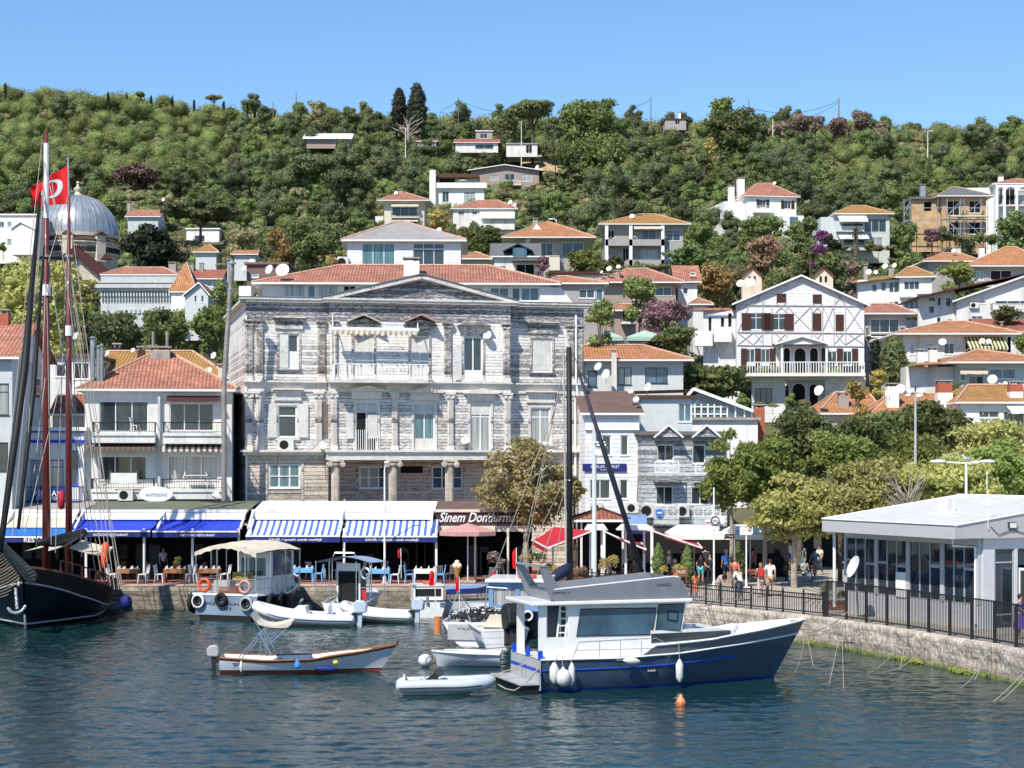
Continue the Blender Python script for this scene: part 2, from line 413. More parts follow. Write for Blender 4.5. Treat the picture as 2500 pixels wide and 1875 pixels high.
def shutters(par,x0,x1,z0,z1,m='shutter',y=0.0,frac=0.5,closed=False,ang=8):
 W=(x1-x0)
 for sgn in(-1,1):
  b=MB()
  if closed:
   xa,xb=(x0,(x0+x1)/2-.01)if sgn<0 else((x0+x1)/2+.01,x1)
   b.box(xa,xb,y+.0,y+.045,z0,z1)
  else:
   ww=W*frac;xa=x0-ww-.03 if sgn<0 else x1+.03
   b.box(xa,xa+ww,y-.075,y-.035,z0,z1)
   b.box(xa+.05,xa+ww-.05,y-.085,y-.0755,z0+.06,(z0+z1)/2-.04);b.box(xa+.05,xa+ww-.05,y-.085,y-.0755,(z0+z1)/2+.04,z1-.06)
  b.build('shutter',m,par)
def roof_hip(par,x0,x1,y0,y1,ze,zr,m='tile',oh=0.5,ridge=None,name='roof',fascia='frame',yr=None):
 X0,X1,Y0,Y1=x0-oh,x1+oh,y0-oh,y1+oh;W,D=X1-X0,Y1-Y0
 ym=yr if yr is not None else(Y0+Y1)/2
 if ridge is None:
  if W>D:r0,r1=X0+D/2,X1-D/2
  else:r0=r1=(X0+X1)/2
 else:r0,r1=ridge
 r1=max(r1,r0+0.02)
 A,B,C,D_=(X0,Y0,ze),(X1,Y0,ze),(X1,Y1,ze),(X0,Y1,ze);P,Q=(r0,ym,zr),(r1,ym,zr)
 b=MB();sl=math.hypot(ym-Y0,zr-ze);slx=math.hypot(r0-X0,zr-ze)
 b.add([A,B,Q,P],[(0,1,2,3)],0,[[(X0,0),(X1,0),(r1,sl),(r0,sl)]])
 b.add([C,D_,P,Q],[(0,1,2,3)],0,[[(X1,0),(X0,0),(r0,sl),(r1,sl)]])
 b.add([D_,A,P],[(0,1,2)],0,[[(Y1,0),(Y0,0),(ym,slx)]])
 b.add([B,C,Q],[(0,1,2)],0,[[(Y0,0),(Y1,0),(ym,slx)]])
 ro=b.build(name,m,par)
 f=MB();t=.14;f.box(X0,X1,Y0,Y0+.06,ze-t,ze-.003);f.box(X0,X0+.06,Y0+.06,Y1,ze-t,ze-.003);f.box(X1-.06,X1,Y0+.06,Y1,ze-t,ze-.003)
 f.box(X0+.06,X1-.06,Y0+.06,Y1-.02,ze-t+.02,ze-t+.05)
 f.build('fascia',fascia,ro)
 c=MB()
 for p,q in((A,P),(B,Q),(P,Q),(D_,P),(C,Q)):
  if(Vector(p)-Vector(q)).length>.3:c.tube([Vector(p)+Vector((0,0,.02)),Vector(q)+Vector((0,0,.03))],.085,5)
 c.build('ridge_cap','rtile' if m=='rtile' else mat('ridge_cap_mortar',(0.55,0.36,0.27),0.9,var=0.35,scale=4),ro)
 return ro
def roof_gable_front(par,x0,x1,y0,y1,ze,zr,xr=None,m='tile',oh=0.4,zel=None,zer=None,th=.14,verge='frame'):
 xr=(x0+x1)/2 if xr is None else xr;zl=ze if zel is None else zel;zz=ze if zer is None else zer
 b=MB()
 for(xa,za)in((x0-oh,zl),(x1+oh,zz)):
  L=math.hypot(xa-xr,zr-za);a_,b_,c_,d_=(xa,y0-oh,za),(xr,y0-oh,zr),(xr,y1+oh,zr),(xa,y1+oh,za)
  f=(0,1,2,3);uv=[(y0,0),(y0,L),(y1,L),(y1,0)]
  if xa>xr:f=(3,2,1,0);uv=uv[::-1]
  b.add([a_,b_,c_,d_],[f],0,[uv])
 ro=b.build('roof',m,par)
 v=MB()
 for(xa,za)in((x0-oh,zl),(x1+oh,zz)):
  v.prism([(xa,za-.01),(xr,zr-.01),(xr,zr-.01-th*1.3),(xa,za-th*1.3)]if xa<xr else[(xr,zr-.01),(xa,za-.01),(xa,za-th*1.3),(xr,zr-.01-th*1.3)],y0-oh-.03,y0-oh+.05)
 v.build('bargeboard',verge,ro)
 return ro
def roof_gable_side(par,x0,x1,y0,y1,ze,zr,m='tile',oh=0.4):
 ym=(y0+y1)/2;L=math.hypot(ym-y0+oh,zr-ze);b=MB();X0,X1=x0-oh,x1+oh
 b.add([(X0,y0-oh,ze),(X1,y0-oh,ze),(X1,ym,zr),(X0,ym,zr)],[(0,1,2,3)],0,[[(X0,0),(X1,0),(X1,L),(X0,L)]])
 b.add([(X1,y1+oh,ze),(X0,y1+oh,ze),(X0,ym,zr),(X1,ym,zr)],[(0,1,2,3)],0,[[(X1,0),(X0,0),(X0,L),(X1,L)]])
 ro=b.build('roof',m,par)
 f=MB().box(X0,X1,y0-oh,y0-oh+.06,ze-.14,ze-.003);f.build('fascia','frame',ro)
 g=MB()
 for xx in(x0,x1-.15):g.add([(xx,y0,ze-.1),(xx,y1,ze-.1),(xx,ym,zr-.1),(xx+.15,y0,ze-.1),(xx+.15,y1,ze-.1),(xx+.15,ym,zr-.1)],[(0,2,1),(3,4,5),(0,3,5,2),(1,2,5,4)])
 g.build('gable_wall','white',ro)
 return ro
def balcony(par,x0,x1,zs,zt,out=1.2,style='solid',m='white',y=0.0,slab=.18,railm='iron'):
 b=MB().box(x0,x1,y-out,y-.004,zs-slab,zs)
 if style=='solid':
  b.box(x0,x1,y-out,y-out+.1,zs,zt);b.box(x0,x0+.1,y-out+.1,y-.004,zs,zt);b.box(x1-.1,x1,y-out+.1,y-.004,zs,zt)
 bo=b.build('balcony',m,par)
 if style!='solid':
  r=MB();r.box(x0,x1,y-out+.02,y-out+.06,zt-.05,zt);r.box(x0,x0+.04,y-out+.06,y-.01,zt-.05,zt);r.box(x1-.04,x1,y-out+.06,y-.01,zt-.05,zt)
  n=max(4,int((x1-x0)/.14));r.box(x0,x1,y-out+.025,y-out+.055,zs+.06,zs+.09)
  for i in range(n+1):x=x0+.02+(x1-x0-.04)*i/n;r.bar((x,y-out+.04,zs),(x,y-out+.04,zt-.04),.022)
  for i in range(1,6):yy=y-out+out*i/6;r.bar((x0+.02,yy,zs),(x0+.02,yy,zt-.04),.022);r.bar((x1-.02,yy,zs),(x1-.02,yy,zt-.04),.022)
  r.build('railing',railm,bo)
 return bo
def awning(par,x0,x1,zt,zb,out=1.2,m='wcanvas',y=0.0,val=.2,name='awning',parts=True):
 n=max(6,int((x1-x0)/.5));rows=[]
 for(yy,zz)in((y-.03,zt),(y-out*.5,(zt+zb)/2-.03),(y-out,zb),(y-out-.01,zb-val)):
  rows.append([(x0+(x1-x0)*i/n,yy,zz-(0.02*math.sin(i*2.1)if zz<zb else 0))for i in range(n+1)])
 ao=MB().sheet(rows,th=.02).build(name,m,par)
 if parts:
  a=MB()
  for x in(x0+.08,x1-.08):a.bar((x,y-.02,zb-.25),(x,y-out+.03,zb-.06),.035)
  a.bar((x0,y-out+.02,zb-.04),(x1,y-out+.02,zb-.04),.04)
  a.build('awning_arm','frame',ao)
 return ao
def chimney(par,x,y,z0,z1,wd=.6,m='white',pots=0,cap=True,dp=None):
 dp=dp or wd;c=MB().box(x-wd/2,x+wd/2,y-dp/2,y+dp/2,z0,z1-(.28 if cap else 0)).build('chimney',m,par)
 if cap:
  k=MB().box(x-wd/2-.07,x+wd/2+.07,y-dp/2-.07,y+dp/2+.07,z1-.09,z1)
  for sx in(-1,1):
   for sy in(-1,1):k.box(x+sx*(wd/2-.08)-.05,x+sx*(wd/2-.08)+.05,y+sy*(dp/2-.08)-.05,y+sy*(dp/2-.08)+.05,z1-.278,z1-.092)
  k.build('chimney_cap','concrete',c)
 if m=='brickred' and wd>.8:MB().box(x-wd/2-.03,x+wd/2+.03,y-dp/2-.03,y+dp/2+.03,z0,z0+(z1-z0)*.62).build('chimney_base','white2',c)
 for i in range(pots):xx=x-wd/2+wd*(i+.5)/pots;MB().lathe([(.07,z1),(.055,z1+.22),(.075,z1+.25),(.0,z1+.26)],(xx,y,0),8).build('chimney_pot','brickred',c)
 return c
def dish(par,x,y,z,d=.8,az=-25,el=25,pole=.5,name='satellite_dish'):
 mt=Matrix.Rotation(R(az),3,'Z')@Matrix.Rotation(R(90-el),3,'X');r=d/2
 prof=[(r*t,.22*r*t*t-.02)for t in(0.001,.25,.5,.75,1.0)]
 b=MB().lathe(prof+[(r,.22*r-.005)]+[(r*t,.22*r*t*t-.035)for t in(1.0,.5,0.001)],(x,y,z),18,0,mt)
 o=b.build(name,'dish',par,smooth=True)
 a=MB();tip=Vector((x,y,z))+mt@Vector((0,0,r*1.1));low=Vector((x,y,z))+mt@Vector((0,-r*.95,.2*r))
 a.tube([low,low.lerp(tip,.6),tip],.012,4);a.ell(tip,.04,.04,.05,6,4)
 a.tube([(x,y,z)+Vector((0,.04,0))if False else Vector((x,y+.06,z)),(x,y+.1,z-pole)],.022,5)
 a.build('dish_arm','metal',o)
 return o
def ac_unit(par,x,y,z,w_=.8,h=.6,d=.3):
 o=MB().box(x-w_/2,x+w_/2,y-d,y,z,z+h).build('air_conditioner','white',par)
 g=MB();g.torus((x-w_*.12,y-d-.005,z+h/2),h*.38,.012,n=18,m=4)
 for k in(.1,.2,.3):g.torus((x-w_*.12,y-d-.005,z+h/2),h*k,.008,n=14,m=4)
 g.build('fan_grille','iron',o)
 MB().lathe([(.001,0),(h*.36,0),(h*.36,-.004),(.001,-.004)],(x-w_*.12,y-d-.006,z+h/2),16,0,Matrix.Rotation(R(90),3,'X')).build('fan_opening','dark',o)
 return o
RECTS=[]
def house(name,label,px0,px1,pe,pb,Y,ang=0,depth=8,wall='white',roof=('hip',20,'tile'),wins=(),bals=(),awns=(),chims=(),dishes=(),cat='house',oh=0.5,deep=4.0,autoside=True,clear=True,group=None,fm='frame',pad=0):
 deep=min(deep,1.0)if Y>350 else min(deep,2.5)if Y>250 else deep
 f=Fr(px0,Y,ang);pm=(px0+px1)/2;ze,zb=f.w(pm,pe),f.w(pm,pb);f.z0=zb;ze-=zb;W=f.u(px1)
 r=f.root(name,label,cat,group)
 holes=[]
 for a,b,c,d,k in wins:holes.append((f.u(a),f.u(b),f.w((a+b)/2,d),f.w((a+b)/2,c)))
 b=MB();b.wall(0,W,-deep,ze,0,.16,holes)
 b.box(0,W,.17,depth,-deep,ze-.01)if not holes else None
 if holes:
  b.add([(0,0,-deep),(0,depth,-deep),(0,depth,ze),(0,0,ze)],[(0,3,2,1)]);b.add([(W,0,-deep),(W,depth,-deep),(W,depth,ze),(W,0,ze)],[(0,1,2,3)])
  b.add([(0,depth,-deep),(W,depth,-deep),(W,depth,ze),(0,depth,ze)],[(0,3,2,1)])
 rt=roof[0]
 if rt=='gf':
  zr=f.w(roof[3]if len(roof)>3 and roof[3]else pm,roof[1]);xr=f.u(roof[3])if len(roof)>3 and roof[3]else W/2
  b.add([(0,0,ze),(W,0,ze),(xr,0,zr-.08),(0,depth,ze),(W,depth,ze),(xr,depth,zr-.08)],[(0,1,2),(3,5,4)])
 b.build('wall',wall,r)
 for(a,bb,c,d,k),h in zip(wins,holes):
  wo=window(r,*h,kind=k,y=.0,fm=fm)
  if k=='s':shutters(r,*h)
 if autoside:
  for n in range(2):
   yy=depth*(.3+.4*n)
   for xx,nm in((-.03,0),(W,1)):
    if(ang<0 and nm==1)or(ang>0 and nm==0)or(abs(ang)<6 and((nm==1)==(pm<1250))):
     if ze>2.2:MB().box(xx,xx+.03,yy-.45,yy+.45,ze-2.0,ze-.8).build('window','glass',r)
 if rt=='hip':
  zr=f.w(pm,roof[1],depth*.5);rg=None
  if len(roof)>3 and roof[3]:rg=(f.u(roof[3][0],depth/2),f.u(roof[3][1],depth/2))
  roof_hip(r,0,W,0,depth,ze+.12,zr,roof[2],oh,rg)
 elif rt=='gf':roof_gable_front(r,0,W,0,depth,ze,zr,xr,roof[2],oh)
 elif rt=='gs':roof_gable_side(r,0,W,0,depth,ze+.1,f.w(pm,roof[1],depth/2),roof[2],oh)
 else:
  MB().box(-.2,W+.2,-.25,depth+.1,ze+.002,ze+.22).build('roof',roof[2],r)
 for a,bb,c,d,out,st in bals:balcony(r,f.u(a,-out),f.u(bb,-out),f.w((a+bb)/2,d,-out),f.w((a+bb)/2,c,-out),out,st,wall if st=='solid' else 'white',railm='frame' if st=='wrail' else 'iron')
 for a,bb,c,d,out,mm in awns:awning(r,f.u(a,-out),f.u(bb,-out),f.w((a+bb)/2,c),f.w((a+bb)/2,d,-out)+.2,out,mm)
 for cx,ct,cb,cw,v,mm in chims:chimney(r,f.u(cx,v),v,f.w(cx,cb,v)-.8,f.w(cx,ct,v),cw*(Y+v)/FPX,mm)
 for dx,dy,dd,v in dishes:dish(r,f.u(dx,v),v,f.w(dx,dy,v),dd*(Y+v)/FPX,az=rnd.uniform(-45,-5),el=rnd.uniform(15,30),pole=.7)
 if clear:RECTS.append((px0-6,px1+6,min(pe,roof[1]if rt in('hip','gf','gs')else pe)-4,pb+pad,Y))
 return f,r
def vnoise(x,y,seed=0):
 xi=np.floor(x).astype(np.int64);yi=np.floor(y).astype(np.int64);fx=x-xi;fy=y-yi
 fx=fx*fx*(3-2*fx);fy=fy*fy*(3-2*fy)
 def h(a,b):
  v=(a*374761393+b*668265263+seed*974711)&0x7fffffff
  v=((v^(v>>13))*1274126177)&0x7fffffff
  return((v^(v>>16))&0xffff)/65535.0
 return(h(xi,yi)*(1-fx)+h(xi+1,yi)*fx)*(1-fy)+(h(xi,yi+1)*(1-fx)+h(xi+1,yi+1)*fx)*fy
def fbm(x,y,o=4,seed=0):
 s=0;a=.5
 for i in range(o):s=s+a*vnoise(x*2**i,y*2**i,seed+i);a*=.5
 return s
def fast_mesh(name,verts,quads,mats,mi=None,smooth=False,parent=None,tri=False):
 me=bpy.data.meshes.new(name);verts=np.asarray(verts,np.float32);quads=np.asarray(quads,np.int32);n=3 if tri else 4
 me.vertices.add(len(verts));me.vertices.foreach_set('co',verts.ravel())
 me.loops.add(len(quads)*n);me.loops.foreach_set('vertex_index',quads.ravel())
 me.polygons.add(len(quads));me.polygons.foreach_set('loop_start',np.arange(0,len(quads)*n,n,dtype=np.int32))
 for m in(mats if isinstance(mats,(list,tuple))else[mats]):me.materials.append(M[m]if isinstance(m,str)else m)
 if mi is not None:me.polygons.foreach_set('material_index',np.asarray(mi,np.int32))
 if smooth:me.polygons.foreach_set('use_smooth',np.ones(len(quads),bool))
 me.update(calc_edges=True)
 o=bpy.data.objects.new(name,me);COL.objects.link(o)
 if parent:o.parent=parent
 return o
def gridquads(r,c):
 i,j=np.meshgrid(np.arange(r-1),np.arange(c-1),indexing='ij');i=i.ravel();j=j.ravel()
 return np.stack([i*c+j,i*c+j+1,(i+1)*c+j+1,(i+1)*c+j],1)
TY=[118,125,140,160,180,210,240,270,300,330,360,400,450,500]
TP=[1379,1290,1185,1090,1005,900,815,735,660,590,525,450,375,312]
RX=[-200,0,300,500,700,1000,1250,1900,2100,2500,2700];RP=[235,245,262,290,300,312,315,330,335,340,342]
def ground_py(px,Y):
 b=np.interp(Y,TY,TP);d=np.interp(px,RX,RP)-312
 s=np.clip((Y-300)/200.0,0,1);return b+d*s
def ground_z(X,Y):
 px=1250+FPX*X/Y;z=CAMH-(ground_py(px,np.minimum(Y,500))-HZ)/FPX*np.minimum(Y,500)
 z=np.where(Y>500,z-(Y-500)*.25,z)
 z=np.where(Y<118,QZ,z);return z
def solveY(px,py):
 ys=np.linspace(118,500,400);g=ground_py(px,ys);return float(np.interp(-py,-g,ys))
ks=np.linspace(-.40,.40,160);ys=np.concatenate([np.linspace(117.5,300,70),np.linspace(303,500,60),np.linspace(515,800,16)])
KK,YY=np.meshgrid(ks,ys);XX=KK*YY;ZZ=ground_z(XX,YY)
ZZ=ZZ+(fbm(XX/9,YY/9,3,5)-.45)*np.clip((YY-118)/60,0,1)*2.2
g=NT('hill_earth')
c=g.mix(g.ramp(g.noise(0.05,6),.4,.6),(0.075,0.085,0.035),(0.16,0.13,0.07));c=g.mix(g.ramp(g.noise(0.6,5),.35,.7),c,(0.05,0.07,0.022))
g.l(c,g.b.inputs['Base Color']);g.b.inputs['Roughness'].default_value=.95;g.bump(g.noise(1.5,6),.8,.4);M['earth']=g.m
t=fast_mesh('hill',np.stack([XX,YY,ZZ],-1).reshape(-1,3),gridquads(len(ys),len(ks)),'earth',smooth=True);tag(t,'wooded island hill rising behind the harbour town',kind='structure')
far=MB().add([(-3000,3000,-90),(3000,3000,-90),(3000,790,-6),(-3000,790,-6)],[(3,2,1,0)]).build('ground','earth',kind='structure')
g=NT('sea_water')
g.b.inputs['Base Color'].default_value=(0.004,0.020,0.026,1);g.b.inputs['Roughness'].default_value=0.03;g.b.inputs['IOR'].default_value=1.33
g.b.inputs['Specular IOR Level'].default_value=.5
cc=g.mix(g.ramp(g.noise(.12,3,sc=(1,.5,1)),.35,.65),(0.004,0.024,0.030),(0.009,0.034,0.030));g.l(cc,g.b.inputs['Base Color'])
g.bump(g.math('ADD',g.noise(7,3,sc=(.7,1,1)),g.math('MULTIPLY',g.noise(13,2,sc=(.7,1,1)),.4)),.45,.03);M['water']=g.m
nx,ny=760,620;xs=np.linspace(-31,31,nx);yy=np.linspace(42,99.5,ny);XX,YY=np.meshgrid(xs,yy)
rs=np.random.RandomState(3);Z=np.zeros_like(XX)
for i in range(70):
 lam=0.26*(1.7/0.26)**rs.rand();th=rs.normal(math.pi/2,.62);kx,ky=2*math.pi/lam*math.cos(th),2*math.pi/lam*math.sin(th)
 amp=0.0026*lam**.8*(0.6+rs.rand());Z+=amp*np.sin(kx*XX+ky*YY+rs.rand()*6.28+1.2*np.sin(XX*.21*rs.rand()+YY*.17))
Z*=.65+.7*fbm(XX/7,YY/11,2,9)
wt=fast_mesh('water',np.stack([XX,YY,Z],-1).reshape(-1,3),gridquads(ny,nx),'water',smooth=True);tag(wt,'calm rippled harbour water',kind='structure')
MB().add([(-400,-300,-.03),(400,-300,-.03),(400,42,-.03),(-400,42,-.03),(-31,42,-.03),(-31,130,-.03),(-400,130,-.03),(31,42,-.03),(400,130,-.03),(31,130,-.03)],[(0,1,2,3),(3,4,5,6),(7,2,8,9)]).build('open_water','water',kind='structure')
g=NT('seawall_limestone')
ge=g.n('NewGeometry');sp=g.n('SeparateXYZ');g.l(ge.outputs['Position'],sp.inputs[0]);z=sp.outputs[2];pos=ge.outputs['Position']
c=g.mix(g.ramp(g.noise(1.2,7,vec=pos,rough=.7),.35,.65),(0.36,0.31,0.26),(0.68,0.60,0.51))
br=g.n('TexBrick');mp=g.n('Mapping');cb=g.n('CombineXYZ');g.l(g.math('ADD',sp.outputs[0],g.math('MULTIPLY',sp.outputs[1],-.9)),cb.inputs[0]);g.l(z,cb.inputs[1])
g.l(g.math('ADD',z,g.math('MULTIPLY',g.noise(1.4,3,vec=pos),.25)),cb.inputs[1]);g.l(cb.outputs[0],br.inputs['Vector'])
br.inputs['Scale'].default_value=1;br.inputs['Brick Width'].default_value=.75;br.inputs['Row Height'].default_value=.36;br.inputs['Mortar Size'].default_value=.025
br.inputs['Color1'].default_value=(1,1,1,1);br.inputs['Color2'].default_value=(.82,.8,.78,1);br.inputs['Mortar'].default_value=(.42,.38,.34,1)
c=g.mix(.5,c,br.outputs['Color'],'MULTIPLY')
rust=g.math('MULTIPLY',g.ramp(g.noise(1.8,5,vec=pos,sc=(1,1,.12)),.56,.66),g.ramp(g.noise(.35,2,vec=pos),.45,.6))
c=g.mix(g.math('MULTIPLY',rust,.75),c,(0.16,0.06,0.04))
c=g.mix(g.math('MULTIPLY',g.ramp(g.math('ADD',z,g.math('MULTIPLY',g.noise(1.6,4,vec=pos),.5)),.75,.35),.8),c,(0.16,0.15,0.09))
c=g.mix(g.ramp(g.math('ADD',z,g.math('MULTIPLY',g.noise(2.5,4,vec=pos),.35)),.36,.22),c,(0.10,0.13,0.02))
c=g.mix(1.0,c,g.ramp(g.noise(7,5,vec=pos),.3,.6,.55,1.05),'MULTIPLY')
g.l(c,g.b.inputs['Base Color']);g.b.inputs['Roughness'].default_value=.9;g.bump(g.math('ADD',g.noise(5,7,vec=pos),g.math('MULTIPLY',g.math('SUBTRACT',1.0,br.outputs['Fac']),.5)),1.0,.10);M['seawall']=g.m
g=NT('quay_stone_blocks');br=g.n('TexBrick');g.l(g.obj(),(mpn:=g.n('Mapping')).inputs[0]);mpn.inputs[2].default_value=(R(90),0,0);g.l(mpn.outputs[0],br.inputs['Vector'])
br.inputs['Scale'].default_value=1;br.inputs['Brick Width'].default_value=1.1;br.inputs['Row Height'].default_value=.24;br.inputs['Mortar Size'].default_value=.02
br.inputs['Color1'].default_value=(.30,.26,.20,1);br.inputs['Color2'].default_value=(.21,.185,.15,1);br.inputs['Mortar'].default_value=(.15,.13,.10,1)
g.l(g.mix(1.0,br.outputs['Color'],g.ramp(g.noise(1.5,8,sc=(1,1,3),rough=.72),.32,.68,.35,1.5),'MULTIPLY'),g.b.inputs['Base Color']);g.b.inputs['Roughness'].default_value=.95;g.bump(g.noise(3,6),.8,.1);M['quaystone']=g.m
g=NT('red_brick_paving');br=g.n('TexBrick');g.l(g.obj(),br.inputs['Vector']);br.inputs['Scale'].default_value=1;br.inputs['Brick Width'].default_value=.4;br.inputs['Row Height'].default_value=.2;br.inputs['Mortar Size'].default_value=.012
br.inputs['Color1'].default_value=(.36,.14,.10,1);br.inputs['Color2'].default_value=(.29,.11,.085,1);br.inputs['Mortar'].default_value=(.25,.17,.13,1)
g.l(g.mix(1.0,br.outputs['Color'],g.ramp(g.noise(.8,5),.3,.7,.75,1.2),'MULTIPLY'),g.b.inputs['Base Color']);g.b.inputs['Roughness'].default_value=.85;M['redpave']=g.m
M['plaza']=mat('beige_plaza_concrete',(0.40,0.36,0.31),.9,var=.2,scale=.8,dirt=.2)
M['kerb']=mat('pale_kerb_stone',(0.50,0.43,0.35),.9,var=.25,scale=1.5,dirt=.3)
edge=[(-200,98.1),(1280,97.6),(1400,95.8),(1500,92.7),(1677,86.4),(1900,81.2),(2008,78.9),(2204,73.2),(2415,67.5),(2700,60.0),(3400,45)]
EP=[Vector(((p-1250)/FPX*Y,Y))for p,Y in edge]
def along(poly,step):
 out=[]
 for a,b in zip(poly[:-1],poly[1:]):
  n=max(1,int((b-a).length/step));out+=[a.lerp(b,i/n)for i in range(n)]
 return out+[poly[-1]]
def edge_strip(name,poly,mname,step,amp,z0,z1,seed,label,foot=0.0):
 pts=along(poly,step);nz=int((z1-z0)/step*1.2)+2;V=[]
 for i,p in enumerate(pts):
  d=(pts[min(i+1,len(pts)-1)]-pts[max(i-1,0)]).normalized();n=Vector((d.y,-d.x))
  for j in range(nz):
   zz=z0+(z1-z0)*j/(nz-1);s=i*step
   o=float((fbm(np.array(s/.8),np.array(zz/.5),4,seed)-.47)*amp*2)+foot*max(0,(.25-zz))*float(fbm(np.array(s/2),np.array(0.3),2,seed+5))
   if j==nz-1:o-=.05
   V.append((p.x+n.x*o,p.y+n.y*o,zz))
  V.append((p.x-n.x*.55,p.y-n.y*.55,z1+float(fbm(np.array(s),np.array(.2),2,3))*amp*.4))
 cc=nz+1;o=fast_mesh(name,V,gridquads(len(pts),cc)[:,::-1],mname,smooth=True)
 return tag(o,label,'wall')
edge_strip('quay_wall',EP[:3],'quaystone',.3,.05,-.6,QZ,1,'grey stone block quay wall below the restaurant terrace')
edge_strip('seawall',EP[2:],'seawall',.12,.13,-.6,QZ,2,'pale eroded stone seawall below the black harbour railings',foot=1.2)
inner=[Vector(p)for p in EP]
mid=3
lp=[EP[0]+Vector((0,.5)),EP[1]+Vector((0,.5)),EP[1]+Vector((.6,1.2)),Vector((2.6,119)),Vector((EP[0].x,119))]
MB().slab([(p.x,p.y)for p in lp],-.5,QZ+.004).build('promenade','redpave',kind='structure',label='red brick paved promenade')
rp=[EP[1]+Vector((.6,1.2)),EP[2]+Vector((.35,.35)),EP[3]+Vector((.35,.4)),EP[4]+Vector((.4,.4)),EP[5]+Vector((.4,.4)),EP[6]+Vector((.4,.4)),EP[7]+Vector((.4,.4)),EP[8]+Vector((.4,.4)),EP[9]+Vector((.4,.3)),EP[10]+Vector((.5,.3)),Vector((60,60)),Vector((60,119)),Vector((2.6,119))]
MB().slab([(p.x,p.y)for p in rp],-.5,QZ).build('plaza','plaza',kind='structure',label='pale concrete harbour plaza')
MB().box(EP[0].x,EP[1].x,98.62,99.15,QZ+.006,QZ+.05).build('kerb','kerb',kind='structure')
pts=along([EP[4],EP[5],EP[6],EP[7],EP[8]],.1);V=[];Q=[]
rr=random.Random(5)
M['algae']=leafm('bright_algae',(0.26,0.30,0.02),(0.13,0.17,0.02),trans=.1,nsc=2)
for i,p in enumerate(pts):
 d=(pts[min(i+1,len(pts)-1)]-pts[max(i-1,0)]).normalized();n=Vector((d.y,-d.x));w_=float(fbm(np.array(i/14.),np.array(2.),3,8))
 if w_<.36:continue
 for k in range(int(26*(w_-.30)/.3)):
  q=p+n*rr.uniform(.0,.15+.95*(w_-.3))+d*rr.uniform(-.06,.06);z=rr.uniform(.0,.13);s=rr.uniform(.02,.055);a=rr.uniform(0,3.14)
  b=len(V);dx,dy=math.cos(a)*s,math.sin(a)*s;V+=[(q.x-dx,q.y-dy,z),(q.x+dx,q.y+dy,z),(q.x+dx+rr.uniform(-.03,.03),q.y+dy,z+s*1.2),(q.x-dx,q.y-dy+.03,z+s)];Q.append((b,b+1,b+2,b+3))
o=fast_mesh('algae',V,Q,'algae');tag(o,'bright yellow green algae along the foot of the seawall','algae',kind='stuff')
# ================================================================ the weathered wooden mansion
F=Fr(600,112,13);F.z0=QZ
mr=F.root('wooden_mansion','huge weathered white wooden mansion with peeling paint, a central pediment and fluted columns','mansion')
U=F.u
WM=U(1425)
def Z(px,py,v=0.0):return F.w(px,py,v)
za=Z(600,727)
z_top=za
uL,uR=U(805,-.7),U(1245,-.7)
zmid=Z(600,937)
zled=Z(600,1103)
def mwin(px0,px1,py0,py1,v):return(U(px0,v),U(px1,v),Z((px0+px1)/2,py1,v),Z((px0+px1)/2,py0,v))
wL3=mwin(681,729,815,900,0);wL2=mwin(679,725,990,1068,0);wR3=mwin(1298,1348,826,908,0);wR2=mwin(1295,1344,995,1082,0)
wM3=[mwin(863,912,818,920,-.7),mwin(1002,1047,820,922,-.7),mwin(1132,1178,822,928,-.7)]
wM2=[mwin(868,922,980,1103,-.7),mwin(1010,1062,984,1104,-.7),mwin(1148,1198,986,1103,-.7)]
wG1=mwin(656,733,1133,1192,0);VG=1.2
wG2=mwin(877,948,1138,1193,VG);wG3=mwin(1054,1130,1138,1194,VG);wG0=mwin(978,1033,1138,1155,VG)
MB().wall(0,uL,zmid,za-1.3,0,.2,[wL3]).build('upper_wall','peel1',mr);MB().wall(uR,WM,zmid,za-1.3,0,.2,[wR3]).build('upper_wall','peel2',mr)
MB().wall(0,uL,zled,zmid,0,.2,[wL2]).build('middle_wall','peel1',mr);MB().wall(uR,WM,zled,zmid,0,.2,[wR2]).build('middle_wall','peel2',mr)
MB().wall(uL,uR,zmid,za-1.3,-.7,.2,wM3).build('bay_upper_wall','peel0',mr);MB().wall(uL,uR,zled,zmid,-.7,.2,wM2).build('bay_middle_wall','peel2',mr)
b=MB().box(uL,uL+.2,-.7+.201,0,zled,za-1.3).box(uR-.2,uR,-.7+.201,0,zled,za-1.3);b.build('bay_side_wall','peel1',mr)
b=MB().wall(0,uL,-1,zled,0,.2,[wG1]);b.build('ground_floor_wall','peelc',mr)
b=MB().wall(uL,uR+1.0,-1,zled,VG,.2,[wG2,wG3,wG0]).wall(uR+1.0,WM,-1,zled,0,.2);b.box(uL,uL+.15,.0+.201,VG,-1,zled);b.build('ground_floor_wall','peelc',mr)
MB().add([(0,0,-1),(0,14,-1),(0,14,za),(0,0,za)],[(0,3,2,1)]).add([(WM,0,-1),(WM,14,-1),(WM,14,za),(WM,0,za)],[(0,1,2,3)]).add([(0,14,-1),(WM,14,-1),(WM,14,za),(0,14,za)],[(0,3,2,1)]).build('side_wall','peel1',mr)
MB().box(.3,WM-.3,.3,13.7,za-.35,za-.2).build('roof','brownroof',mr)
b=MB().box(0,uL,-.02,.2,za-1.3,za-.25).box(uR,WM,-.02,.2,za-1.3,za-.25).box(uL-.02,uR+.02,-.74,.2,za-1.3,za-.25);b.build('frieze','peel3',mr)
b=MB()
for x0,x1,v in((-.35,uL-.1,-.35),(uR+.1,WM+.35,-.35),(uL-.4,uR+.4,-1.1)):
 b.box(x0,x1,v,.2,za-.25,za-.10);b.box(x0-.06,x1+.06,v-.08,.2,za-.098,za+.02)
